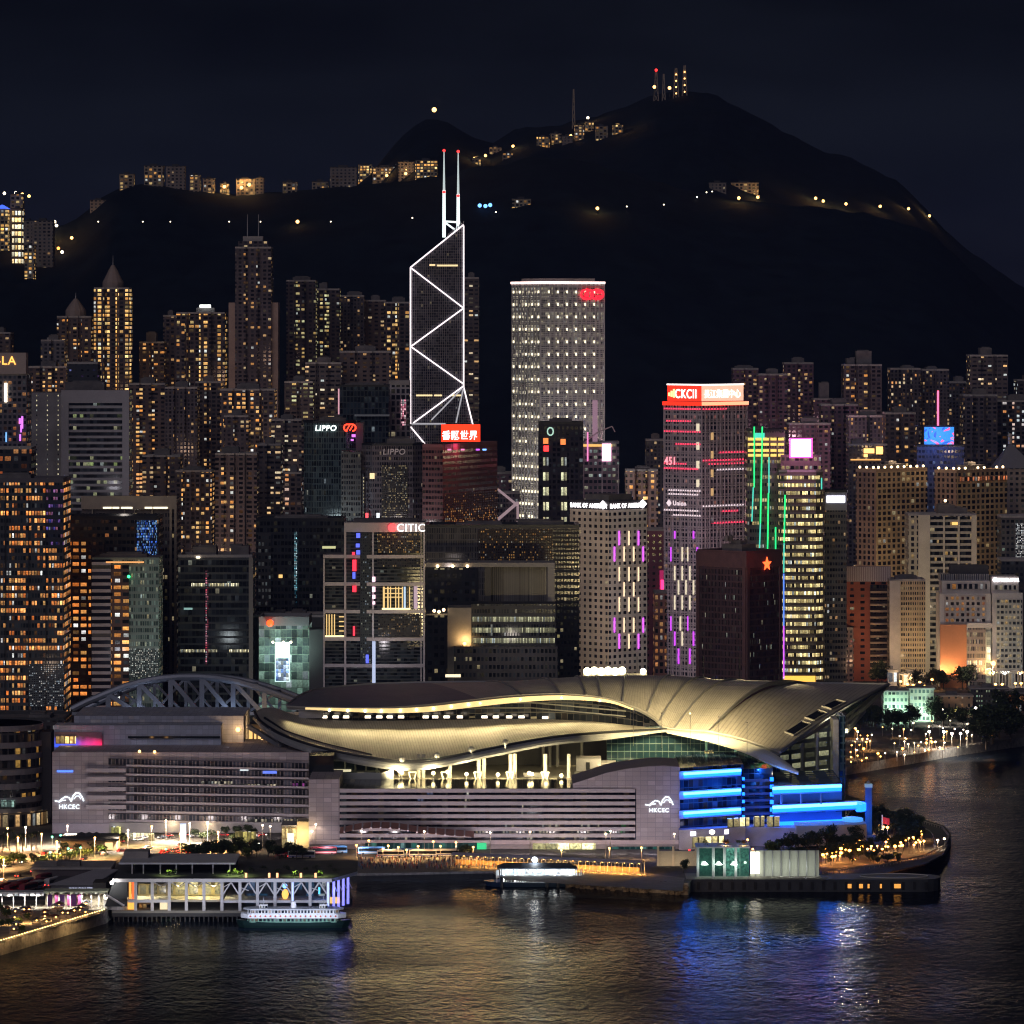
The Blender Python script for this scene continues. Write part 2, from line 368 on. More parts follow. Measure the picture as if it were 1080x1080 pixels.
def terrain(x, y):
    px = 540+x*F/y
    px = 540+x*F/max(y, 3000)
    za = Z(interp(SIL_A, px), DA); zb = Z(interp(SIL_B, px), DB)
    n = mnoise.fractal(Vector((x*.0035, y*.0035, 1.7)), 1.0, 2.0, 5)
    def prof(zr, dr, back):
        if y <= dr:
            t = max(0, (y-D0)/(dr-D0)); s = t*t*(3-2*t)*.55+t*.45
        else:
            t = max(0, 1-(y-dr)/back); s = t*t*(3-2*t)
        return zr*s + n*34*min(1, 4*s)*max(0, (1-s))
    return max(prof(za, DA, 1500), prof(zb, DB, 2400), 0)
hb = MB(); rows = []
ys = [3440+i*30 for i in range(90)]+[6140+i*120 for i in range(18)]
xs = [-1900+i*14 for i in range(272)]
for y in ys:
    rows.append([Vector((x, y, terrain(x, y)-6+mnoise.noise(Vector((x*.045, y*.045, 0)))*5*min(1, max(0, (y-3600)/300)))) for x in xs])
hb.grid(rows)
HILLM = mat('wooded_hillside', (.008, .014, .021), .95, var=.6, vs=.03, spec=.1)
structure(hb.build('hills', HILLM, merge=True, smooth=True))
# the night air over the harbour
hm = bpy.data.materials.new('night_haze'); hm.use_nodes = True; hn = hm.node_tree; hn.nodes.clear()
ho = hn.nodes.new('ShaderNodeOutputMaterial'); hv = hn.nodes.new('ShaderNodeVolumePrincipled'); hv.inputs['Density'].default_value = 5.4e-5; hv.inputs['Color'].default_value = (.22, .31, .76, 1); hv.inputs['Anisotropy'].default_value = .2
hn.links.new(hv.outputs[0], ho.inputs['Volume'])
tag(MB().box(-9400, 9400, -800, 15400, -5, 640).build('haze', hm), kind='stuff')
def hill_hit(px, py, d0=3700, d1=6100):
    d = d0
    while d < d1:
        p = P(px, py, d)
        if p.z <= terrain(p.x, p.y)-4: return p
        d += 8
    return P(px, py, DA)

# ---- houses, lamps and masts on the hills
LAMP_A = lamp_mat('amber_bulb', (1, .50, .14), 5.0); LAMP_W = lamp_mat('white_bulb', (1, .85, .6), 5.0)
LAMP_O = lamp_mat('orange_bulb', (1, .32, .06), 4.0); LAMP_B = lamp_mat('blue_bulb', (.15, .4, 1), 2.5)
HW = facade('hillside_windows', CW=4.6, FH=3.6, WX=.7, WY=.6, Lit=.38, ColB=.3, Run=.4, C1=(1, .42, .09), C2=(1, .72, .3), Str=2.0, Wall=(.30, .25, .2))
HWD = facade('hillside_dark_windows', CW=4.2, FH=3.4, WX=.6, WY=.5, Lit=.05, C1=AMB, C2=PALE, Str=1.1, Wall=(.22, .19, .18))
HWB = facade('hillside_bright_windows', CW=4.0, FH=3.4, WX=.8, WY=.62, Lit=.55, FloB=.4, Run=.4, C1=(1, .42, .08), C2=(1, .72, .28), Str=2.6, Wall=(.35, .3, .22))
def hill_house(px0, px1, py0, py1, m, label, name='hillside_house', cat='house', group='houses on the hill', d=None, gable=False, depth=16, bulb=None):
    p = hill_hit((px0+px1)/2, py1) if d is None else P((px0+px1)/2, py1, d)
    wd = (px1-px0)*p.y/F; h = (py1-py0)*p.y/F*(.72 if d is None else 1)
    t = thing(name, label, cat, (p.x, p.y, p.z), 0, group)
    b = MB(); b.prism([(-wd/2, 0), (wd/2, 0), (wd/2, depth), (-wd/2, depth)], -25, h, 0, 1, u0=random.randint(0, 99)*4.6, v0=-25)
    b.build('body', [m, ROOFD], t)
    r = MB()
    if gable:
        r.face([(-wd*.58, -1, h), (wd*.58, -1, h), (0, -1, h+wd*.35)]); r.face([(wd*.58, depth, h), (-wd*.58, depth, h), (0, depth, h+wd*.35)])
        r.quad((-wd*.58, -1, h), (0, -1, h+wd*.35), (0, depth, h+wd*.35), (-wd*.58, depth, h)); r.quad((wd*.58, -1, h), (wd*.58, depth, h), (0, depth, h+wd*.35), (0, -1, h+wd*.35))
    else:
        r.box(-wd/2-.5, wd/2+.5, -.5, depth+.5, h, h+.6); r.box(-wd*.2, wd*.15, depth*.3, depth*.8, h+.6, h+2.6)
    r.build('roof', ROOFD if not gable else bulb or ROOFD, t)
    return t
hs = [
 (152, 172, 170, 188, HW, 'brown hilltop apartment block with a bright lit lower floor'), (175, 195, 171, 187, HWD, 'dark unlit apartment block beside the brown hilltop block'),
 (126, 141, 182, 188, HW, 'low lit house at the left shoulder of the ridge'), (200, 211, 180, 197, HW, 'narrow lit house with two window columns on the ridge'),
 (214, 226, 185, 198, HW, 'lit house just right of the narrow ridge house'), (232, 241, 192, 200, HWB, 'tiny glowing hut low on the ridge'),
 (249, 269, 184, 202, HW, 'ridge house with stacked amber windows'), (270, 278, 184, 198, HWD, 'dark block behind the stacked amber windows'),
 (298, 313, 190, 197, HW, 'small low house with dim lights right along the ridge'), (329, 346, 190, 196, HW, 'lone lit villa under the foot of the pointed hill'),
 (348, 376, 172, 188, HWD, 'dark terrace block left of the bright ridge terrace'),
 (378, 392, 168, 189, HWB, 'bright golden ridge terrace at the left end of its row'), (393, 419, 172, 187, HW, 'wide golden terrace in the middle of the ridge row'),
 (420, 437, 166, 184, HWD, 'dim block with few lights inside the ridge row'), (438, 461, 163, 185, HWB, 'tall golden block at the right end of the ridge row'),
 (516, 529, 154, 160, HW, 'small lit house right of the mast tops'), (530, 541, 160, 167, HW, 'small lit house lower right of the mast tops'), (498, 507, 165, 171, HWB, 'tiny golden hut beside the twin masts'),
 (566, 580, 141, 153, HWB, 'glowing house at the left of the upper village'), (581, 592, 137, 151, HW, 'stepped house in the upper village'), (593, 604, 141, 150, HWD, 'dark house in the upper village'),
 (606, 616, 127, 146, HW, 'tall house with scattered lights in the upper village'), (617, 626, 125, 138, HWB, 'bright topmost house of the upper village'), (628, 641, 128, 146, HW, 'amber house in the upper village centre right'),
 (646, 657, 129, 140, HWB, 'yellow floodlit house at the right end of the upper village'),
 (540, 560, 207, 218, HWB, 'solitary orange house on the dark mid slope'), (748, 766, 190, 200, HWD, 'unlit grey villa on the right slope'), (771, 800, 190, 200, HW, 'long villa with orange lit terrace on the right slope'),
 (95, 112, 209, 217, HWD, 'pale shed on the far left shoulder'),
]
for (a, b, c, d_, m, l) in hs: hill_house(a, b, c, d_, m, l)
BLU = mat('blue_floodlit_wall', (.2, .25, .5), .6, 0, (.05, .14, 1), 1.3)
STRW = facade('striped_tower_windows', CW=3.0, FH=6.5, WX=.86, WY=.62, Lit=.92, C1=(1, .62, .2), C2=(1, .92, .66), Str=2.0, Wall=(.2, .16, .12), Jit=.9)
hill_house(-4, 8, 220, 236, HWB, 'blue gabled pavilion with golden front on the hill at the left edge', d=4300, gable=True, bulb=BLU, group=None)
hill_house(12, 23, 220, 250, STRW, 'slim stair tower glowing pale gold beside the blue gabled pavilion', 'lookout_tower', 'tower', None, d=4310)
hill_house(11, 24, 205, 219, HW, 'flat dark lookout block with white roof lights above the stair tower', 'lookout_block', 'building', None, d=4330)
hill_house(34, 56, 233, 254, HWD, 'grey hill restaurant with floodlit terrace', 'hill_restaurant', 'building', None, d=4290)
hill_house(25, 34, 233, 252, HWD, 'small dark annex between stair tower and restaurant', 'hill_annex', 'building', None, d=4300)
hill_house(26, 36, 259, 266, HWB, 'golden floodlit retaining house low on the left slope', 'hillside_house', 'house', None, d=4250)

proto_lamp = {}
def hill_lamp(px, py, kind='A', size=2.0, glow=0, label=None, group='street lamps on the hill'):
    p = hill_hit(px, py)
    if kind not in proto_lamp or size not in proto_lamp[kind]:
        t = thing('hill_lamp', 'x', 'lamp')
        b = MB(); b.tube([(0, 0, -9), (0, 0, 0)], [.3, .2], 5); b.build('post', DARKM, t)
        b = MB(); b.ball((0, 0, 0), size, 8, 6); b.build('lamp_head', {'A': LAMP_A, 'W': LAMP_W, 'O': LAMP_O, 'B': LAMP_B, 'R': RED}[kind], t)
        proto_lamp.setdefault(kind, {})[size] = t
    else: t = dup(proto_lamp[kind][size])
    t.location = p+Vector((0, -4, 2)); t['label'] = label or 'street lamp glowing among trees on the dark hillside'; t['group'] = group
    if glow: point('hill_light', p+Vector((0, -7, 8)), glow*.9, (1, .55, .18), 1.0)
    return t
for px in (104, 151, 180, 242, 275, 349): hill_lamp(px, 236, 'W', .62)
hill_lamp(314, 236, 'A', 1.8, 3e3)
for px, py in ((435, 232), (523, 226), (661, 220), (700, 218), (745, 205), (735, 210), (751, 204)): hill_lamp(px, py, 'W', .7)
for px, py in ((630, 222), (779, 211), (799, 210), (860, 211), (868, 214), (892, 217), (928, 219.5), (958, 222), (980, 229.5)): hill_lamp(px, py, 'A', 1.7, 9e3)
for px, py, k in ((5, 206, 'W'), (17, 205.5, 'W'), (24, 207, 'A'), (31, 209, 'A'), (39, 238, 'A'), (45, 239, 'A'), (58, 236, 'W'), (60, 240, 'W'), (20, 258, 'R'), (39, 268, 'A'), (51, 268, 'W'), (62, 264, 'O'), (76, 253, 'A'), (66, 268, 'W')):
    hill_lamp(px, py, k, 1.6, group='lamps around the hill restaurant', label='small lamp on the slope around the hill restaurant')
for px, py in ((42, 250), (50, 252), (30, 262)): hill_lamp(px, py, 'A', 2.6, 1.5e4, label='bright golden terrace lamp of the hill restaurant', group='terrace lamps of the hill restaurant')
for px, py, k in ((384, 187, 'A'), (398, 187, 'A'), (408, 187, 'A'), (428, 185, 'A'), (572, 151, 'A'), (586, 150, 'W'), (620, 126, 'W'), (651, 137, 'W'), (655, 138, 'A'), (500, 169, 'A'), (512, 166, 'A'), (541, 156, 'A'), (602, 145, 'A'), (237, 199, 'A'), (263, 197, 'A'), (255, 200, 'A'), (690, 94, 'A'), (706, 95, 'A')):
    hill_lamp(px, py, k, 1.7, 6e3, group='lamps by the ridge houses', label='lamp beside the lit houses along the ridge')
hill_lamp(458, 118, 'A', 2.5, 3e4, label='single bright lamp at the summit of the pointed hill', group=None)
for px, py in ((506, 219), (512, 219.5), (517, 218.5)): hill_lamp(px, py, 'B', 2.0, label='blue pool light on the dark mid slope', group='blue lights on the mid slope')
def mast(px, py0, py1, label, wd=7, red=False, lit=False, d=5600):
    x = X(px, d); z1 = Z(py0, d); z0 = Z(py1, d)-25
    t = thing('radio_mast', label, 'mast', (x, d, z0)); b = MB(); h = z1-z0; n = max(4, int(h/9))
    for sx in (-1, 1):
        for sy in (-1, 1): b.bar((sx*wd/2, sy*wd/2, 0), (sx*wd*.12, sy*wd*.12, h), .8)
    for i in range(n):
        k0, k1 = 1-.88*(i/n), 1-.88*((i+1)/n)
        for sy in (-1, 1):
            b.bar((-wd/2*k0, sy*wd/2*k0, h*i/n), (wd/2*k1, sy*wd/2*k1, h*(i+1)/n), .5); b.bar((wd/2*k0, sy*wd/2*k0, h*i/n), (-wd/2*k1, sy*wd/2*k1, h*(i+1)/n), .5)
    b.build('lattice', mat('mast_steel', (.30, .26, .22), .6, .3), t)
    if red: MB().ball((0, -2, h), 1.8).build('beacon', RED, t)
    if lit:
        for i in range(5): MB().ball((0, -wd*.3, h*(.25+.15*i)), 1.0).build('lamp', LAMP_A, t)
    return t
mast(692, 74, 95, 'summit radio mast with red beacon', red=True)
mast(700, 78, 95, 'slim radio mast on the summit right of the beacon mast', 5)
mast(713, 72, 95, 'broad summit radio mast with amber lamps', 9, lit=True)
mast(722, 69, 94, 'tallest summit radio mast with dim lamps', 8, lit=True)
mast(605, 94, 122, 'thin unlit radio mast on the ridge left of the summit', 4)
# ================================================================ towers
def notched(w, dp, k, nw=2.6, nd=3.0):
    p = [(-w/2, 0)]
    for i in range(k):
        c = -w/2+w*(i+1)/(k+1); p += [(c-nw/2, 0), (c-nw/2, nd), (c+nw/2, nd), (c+nw/2, 0)]
    return p+[(w/2, 0), (w/2, dp), (-w/2, dp)]
def chamfer(w, dp, c): return [(-w/2+c, 0), (w/2-c, 0), (w/2, c), (w/2, dp-c), (w/2-c, dp), (-w/2+c, dp), (-w/2, dp-c), (-w/2, c)]
def roundpoly(w, dp, n=20): return [(w/2*math.cos(2*PI*i/n-PI/2), dp/2+dp/2*math.sin(2*PI*i/n-PI/2)) for i in range(n)]
def ring(poly, z0, z1, k=.94):
    cx = sum(p[0] for p in poly)/len(poly); cyy = sum(p[1] for p in poly)/len(poly)
    inn = [(cx+(p[0]-cx)*k, cyy+(p[1]-cyy)*k) for p in poly]; b = MB(); n = len(poly)
    for i in range(n):
        j = (i+1) % n; a, c, ai, ci = poly[i], poly[j], inn[i], inn[j]
        b.quad((*a, z0), (*c, z0), (*c, z1), (*a, z1)); b.quad((*ci, z0), (*ai, z0), (*ai, z1), (*ci, z1)); b.quad((*a, z1), (*c, z1), (*ci, z1), (*ai, z1))
    return b
def tower(label, x0, x1, yt, d, m, dep=30, shape='box', k=2, name='residential_tower', cat='tower', group=None, plant=((-.2, .2, 5),), base=None, par=1.4, parm=None, tanks=0, fins=0, finm=None, chm=4):
    xc = X((x0+x1)/2, d); wd = (x1-x0)*d/F; zt = Z(yt, d)
    if m.name in VAR: m = random.choice(VAR[m.name])
    zb = base if base is not None else (LZ if d < 3450 else max(LZ, terrain(xc, d)-14))
    t = thing(name, label, cat, (xc, d, zb), 0, group); h = zt-zb
    poly = {'box': lambda: [(-wd/2, 0), (wd/2, 0), (wd/2, dep), (-wd/2, dep)], 'notch': lambda: notched(wd, dep, k), 'cham': lambda: chamfer(wd, dep, chm), 'round': lambda: roundpoly(wd, dep)}[shape]()
    u0 = random.randint(1, 400)*42.0
    MB().prism(poly, 0, h, 0, 1, u0=u0).build('body', [m, ROOF], t)
    if par: ring(poly, h+.003, h+par).build('parapet', parm or CONC, t)
    for (a, b, ph) in plant:
        q = MB(); q.box(a*wd, b*wd, dep*.25, dep*.75, h+.004, h+ph); q.box(a*wd*.8+.5, b*wd*.8-.5, dep*.35, dep*.65, h+ph, h+ph+.8)
        q.build('plant_room', ROOF, t)
    for i in range(tanks):
        MB().lathe([(0, h+.1), (1.6, h+.1), (1.6, h+3), (0, h+3.4)], 10, ((-.3+.6*random.random())*wd, dep*(.3+.4*random.random()))).build('water_tank', CONC, t)
    if fins:
        f = MB()
        for i in range(fins+1):
            x = -wd/2+wd*i/fins; f.box(x-.35, x+.35, -.9, -.01, 0, h)
        f.build('fins', finm or CONC, t)
    t['_h'] = h; t['_w'] = wd
    return t
def wings(t, dx, m=None): pass
def corner_tower(label, xl, xc, xr, yt, d, ml, mr_, a=38, name='office_tower', cat='tower', group=None, base=LZ, par=1.5, parm=None, plant=True, roofm=None, ml_u=None):
    """near corner at column xc; the left face runs back to xl, the right face back to xr"""
    ca, sa = math.cos(math.radians(a)), math.sin(math.radians(a))
    # each face end recedes, so its column shrinks: solve for lengths exactly
    def solve(col, ux, uy):   # column of point = 540+F*(x0+l*ux)/(d+l*uy)
        x0 = X(xc, d); c = (col-540)/F; return (c*d-x0)/(ux-c*uy)
    wl = solve(xl, -ca, sa); wr = solve(xr, sa, ca)
    h = Z(yt, d)-base
    t = thing(name, label, cat, (X(xc, d), d, base), PI/2-math.radians(a), group)
    poly = [(0, 0), (wr, 0), (wr, wl), (0, wl)]
    u0 = random.randint(1, 300)*42.0
    b = MB()
    # right face from u0, left face from u0+5000 so that u grows from the near corner outwards
    b.face([(0, 0, 0), (wr, 0, 0), (wr, 0, h), (0, 0, h)], 0, [(u0, 0), (u0+wr, 0), (u0+wr, h), (u0, h)])
    b.face([(0, wl, 0), (0, 0, 0), (0, 0, h), (0, wl, h)], 1, [(u0+5040, 0), (u0+5040+wl, 0), (u0+5040+wl, h), (u0+5040, h)])
    b.face([(wr, 0, 0), (wr, wl, 0), (wr, wl, h), (wr, 0, h)], 1, [(u0+8400, 0), (u0+8400+wl, 0), (u0+8400+wl, h), (u0+8400, h)])
    b.face([(wr, wl, 0), (0, wl, 0), (0, wl, h), (wr, wl, h)], 0, [(u0+9240, 0), (u0+9240+wr, 0), (u0+9240+wr, h), (u0+9240, h)])
    b.face([(*p, h) for p in poly], 2)
    b.build('body', [mr_, ml, roofm or ROOF], t)
    if par: ring(poly, h+.003, h+par).build('parapet', parm or CONC, t)
    if plant:
        q = MB(); q.box(wr*.3, wr*.7, wl*.3, wl*.7, h+.004, h+5); q.box(wr*.4, wr*.55, wl*.4, wl*.6, h+5, h+7); q.build('plant_room', ROOF, t)
    t['_h'] = h; t['_wl'] = wl; t['_wr'] = wr
    return t
R = facade('home_windows', 'res'); RD = facade('home_windows_dim', 'resdim'); RB = facade('home_windows_bright', 'resbright'); RM = facade('home_windows_mixed', 'resmix')
RP = facade('home_windows_pinkish', 'resdim', Wall=(.15, .085, .12), Lit=.10, Str=1.6)
RG = facade('home_windows_greyblue', 'resdim', Wall=(.12, .118, .14), Lit=.13)
GR = 'residential towers on the slope'
VAR = {'home_windows': [R, facade('home_windows_wide', 'res', CW=5.2, FH=3.3, WX=.62, WY=.5, Lit=.2, ColB=.6, Wall=(.10, .075, .075)), facade('home_windows_small', 'res', CW=3.1, FH=3.1, WX=.6, WY=.62, Lit=.13, ColB=.3, C2=(1, .85, .55), Wall=(.075, .07, .085)), facade('home_windows_pale', 'res', CW=4.6, FH=3.6, WX=.85, WY=.42, Lit=.15, Run=.3, C1=(1, .55, .2), C2=(1, .9, .65), Wall=(.105, .09, .095))],
 'home_windows_dim': [RD, facade('home_windows_dim_wide', 'resdim', CW=5.4, FH=3.4, WX=.6, WY=.46, Lit=.09, ColB=.3, Wall=(.105, .08, .08)), facade('home_windows_dim_narrow', 'resdim', CW=2.9, FH=3.0, WX=.62, WY=.6, Lit=.06, ColB=.16, Wall=(.075, .07, .09))],
 'home_windows_mixed': [RM, facade('home_windows_lime', 'resmix', CW=5.0, FH=3.2, WX=.8, WY=.46, Lit=.28, ColB=.8)]}
# ---- left: homes on the slope
def domed(t, hd=12, spire=8):
    h, wd = t['_h'], t['_w']; c = (0, 15)
    MB().lathe([(wd*.30, h), (wd*.30, h+6), (wd*.26, h+8), (wd*.16, h+8+hd*.5), (wd*.05, h+8+hd), (0, h+8+hd)], 12, c).build('dome', mat('dome_cladding', (.28, .22, .2), .6), t)
    MB().tube([(c[0], c[1], h+8+hd), (c[0], c[1], h+8+hd+spire)], [.5, .12], 6).build('spire', STEEL, t)
t = tower('tall domed residential tower with columns of amber windows, right one of the domed pair', 99, 136, 305, 3750, RB, 32, 'notch', 2, group=GR, plant=()); domed(t)
t = tower('shorter domed residential tower just left of the taller domed one', 60, 96, 335, 3800, R, 32, 'notch', 2, group=GR, plant=()); domed(t, 8, 5)
tower('grey residential tower with few lights left of the domed pair', 43, 68, 360, 3720, RG, 28, 'notch', 1, group=GR, tanks=1)
tower('dark residential tower cut by the left edge of the picture', -14, 11, 352, 3820, RD, 28, 'notch', 1, group=GR)
tower('lower residential block under the grey tower', 30, 70, 388, 3640, R, 30, 'notch', 2, group=GR)
t = tower('narrow stepped residential tower between the domed tower and the roof-lit tower', 147, 173, 362, 3800, R, 28, 'notch', 1, group=GR, plant=((-.25, .15, 9),))
tower('dark slab behind the roof-lit residential tower', 172, 186, 334, 3850, RD, 30, 'box', group=GR)
t = tower('wide residential tower with a bright white lamp on its roof', 186, 237, 331, 3750, RB, 34, 'notch', 3, group=GR, plant=((-.1, .28, 5),))
MB().box(-1, 8, 5, 6, t['_h']+5.2, t['_h']+7.5).build('roof_light', lamp_mat('roof_lamp_white', (.95, 1, .92), 4), t)
MB().box(-20.5, -13, -1.2, -.02, 40, t['_h']-8).build('bay', R, t)
# the tall one with twin antennas
d = 3700
t = tower('tallest dark residential tower with twin antennas on its stepped top', 248, 286, 262, d, RD, 34, 'notch', 2, group=GR, plant=())
h, wd = t['_h'], t['_w']
MB().box(-wd*.42, wd*.40, 4, 28, h+.004, h+6, 0, 1).build('crown', [RD, ROOF], t)
MB().box(-wd*.3, wd*.25, 8, 24, h+6, h+10, 0, 1).build('crown', [CONC, ROOF], t)
for sx in (-5.5, 3.5): MB().tube([(sx, 15, h+10), (sx, 15, h+28)], [.5, .25], 6).build('antenna', STEEL, t)
RSH = mat('pale_render', (.33, .25, .22), .85, var=.2, vs=.05)
for s in (-1, 1): MB().box(s*wd*.5 if s > 0 else -wd*.5-5.5, s*wd*.5+5.5 if s > 0 else -wd*.5, 3, 30, 0, h-44, 0, 1).build('side_wing', [RSH, ROOF], t)
tower('residential tower with lime and amber window columns, left of the brown slabs', 302, 333, 297, 3800, RM, 30, 'notch', 2, group=GR, plant=((-.3, .3, 4),))
tower('stepped residential tower behind the lime lit one', 334, 358, 306, 3850, RM, 30, 'notch', 1, group=GR, plant=((-.4, -.05, 6),))
tower('brown mostly dark residential slab left of the triangulated tower', 358, 384, 313, 3900, RD, 30, 'notch', 1, group=GR, plant=((-.2, .4, 4),))
tower('second brown residential slab next to the golden one', 384, 407, 318, 3920, RD, 30, 'box', group=GR)
tower('golden residential tower with two full columns of bright windows', 405, 432, 320, 3840, RB, 30, 'notch', 1, group=GR, plant=((-.2, .3, 5),))
tower('residential tower with amber windows seen past the right side of the triangulated tower', 489, 505, 294, 3900, R, 28, 'box', group=GR)
tower('mid height residential block below the stepped tower', 322, 360, 384, 3600, R, 28, 'notch', 2, group=GR)
tower('low residential block with warm top floors under the twin antenna tower', 232, 290, 412, 3500, facade('home_topfloors', 'res', Lit=.34, ColB=.35), 28, 'notch', 3, group=GR, base=5)
tower('residential block with scattered amber windows right of the banded grey office', 136, 174, 406, 3540, R, 28, 'notch', 2, group=GR)
tower('darker residential block between the amber block and the single lit stair column', 174, 208, 410, 3500, RD, 28, 'notch', 2, group=GR)
tower('residential slab with one continuous column of amber windows', 206, 233, 404, 3580, facade('home_onecolumn', 'res', Lit=.12, ColB=.8, WX=.8), 28, 'notch', 1, group=GR)
tower('pink-grey residential tower with two lit stair columns', 227, 271, 480, 3150, facade('home_twocolumns', 'res', Lit=.06, ColB=.62, Wall=(.14, .11, .12)), 30, 'notch', 3, group=GR, plant=((-.35, .05, 5),))
tower('residential tower with a dense grid of small amber windows', 185, 223, 498, 3200, facade('home_grid', 'res', Lit=.32, ColB=.6, CW=3.2), 30, 'notch', 3, group=GR, plant=((-.3, .3, 3),))
tower('dark residential tower behind the dense grid tower', 150, 190, 482, 3260, RD, 30, 'notch', 2, group=GR)
tower('residential tower with orange windows beside the dark glass block', 271, 296, 470, 3240, R, 30, 'notch', 1, group=GR)
tower('slim residential tower with a floodlit golden stair', 286, 318, 444, 3420, R, 30, 'notch', 1, group=GR, plant=((-.2, .2, 4),))
tower('small residential tower with white dotted edge lights', 300, 318, 500, 3120, facade('home_edge', 'res', Lit=.2, C2=COOL), 26, 'box', group=GR)
tower('dark residential tower in front of the roof-lit tower', 236, 262, 440, 3440, RD, 28, 'notch', 1, group=GR)
tower('residential tower below the lime lit pair', 300, 330, 404, 3560, RM, 28, 'notch', 1, group=GR)
tower('dim residential tower below the brown slabs', 358, 412, 372, 3620, RD, 28, 'notch', 2, group=GR)
# ---- right: homes on the slope
tower('dark residential tower with lit top corner right of the red sign box', 773, 800, 390, 3720, RP, 28, 'notch', 1, group=GR, plant=((-.4, .3, 3),))
tower('dim pinkish residential tower behind the green line tower', 800, 830, 396, 3660, RP, 28, 'notch', 2, group=GR)
tower('pinkish residential tower with lit upper floors near the centre right', 827, 858, 384, 3760, facade('home_pink_lit', 'resdim', Wall=(.15, .085, .12), Lit=.17), 28, 'notch', 1, group=GR)
tower('low pinkish residential tower with nearly no lights', 858, 892, 422, 3680, RP, 28, 'notch', 1, group=GR, plant=((-.3, 0, 14),))
tower('broad residential tower with stepped cap and a lit right column', 890, 930, 386, 3640, facade('home_cap', 'res', Lit=.13, ColB=.5), 30, 'notch', 2, group=GR, plant=((-.15, .25, 12), (-.4, -.2, 6)))
tower('residential tower with many amber dots, left one of the equal pair', 939, 971, 390, 3700, R, 30, 'notch', 2, group=GR, plant=((-.1, .3, 3),))
tower('residential tower with fewer amber dots, right one of the equal pair', 972, 1001, 391, 3720, RD, 30, 'notch', 1, group=GR, plant=((-.3, .1, 3),))
tower('dim lower residential tower between the equal pair and the tallest right tower', 1001, 1024, 404, 3820, RD, 30, 'box', group=GR)
tower('tallest residential tower on the right with a lit upper right corner', 1023, 1063, 376, 3690, R, 32, 'notch', 2, group=GR, plant=((-.2, .1, 7),))
tower('residential tower cut by the right edge with white lights', 1073, 1100, 402, 3780, facade('home_white', 'res', C1=PALE, C2=COOL, Lit=.14), 30, 'notch', 1, group=GR)
tower('wide pinkish residential block behind the pink billboard', 832, 876, 448, 3420, RP, 28, 'notch', 2, group=GR)
tower('pinkish residential block with amber left column behind the slim dark tower', 866, 905, 428, 3480, RP, 28, 'notch', 2, group=GR)
tower('residential block with the horizontal golden roof line', 895, 937, 440, 3380, RD, 28, 'notch', 1, group=GR)
tower('residential tower with lit left column beside the blue screen', 934, 966, 437, 3350, facade('home_leftcol', 'res', Lit=.16, ColB=.6), 28, 'notch', 1, group=GR)
tower('dark residential block below the tallest right tower', 1016, 1052, 418, 3470, RD, 28, 'notch', 2, group=GR)
tower('residential block with scattered white and amber windows near the right edge', 1050, 1098, 424, 3500, facade('home_scatter', 'res', C2=COOL, Lit=.17), 28, 'notch', 2, group=GR)
tower('warm lit low apartment block between the two bank towers', 660, 694, 497, 3400, facade('home_warm_low', 'res', Lit=.28, Run=.6, CW=4, FH=4.2, Wall=(.3, .2, .18)), 28, 'notch', 2, group=GR, plant=((-.2, .25, 3),))
tower('small blank tower above the warm lit apartment block', 681, 702, 465, 3520, RD, 22, 'box', group=GR)
tower('dim block behind the striped gold tower', 700, 760, 470, 3560, RP, 28, 'notch', 2, group=GR)
tower('faint mauve block right of the triangulated tower base', 505, 545, 500, 3480, RP, 28, 'notch', 2, group=GR)
# back row fillers lower down
tower('dim slab with amber flecks behind the two dark banking blocks', 318, 360, 452, 3300, RD, 28, 'notch', 1, group=GR)
tower('dark apartment slab deep between the left offices', 60, 100, 470, 3300, RD, 28, 'notch', 1, group=GR)

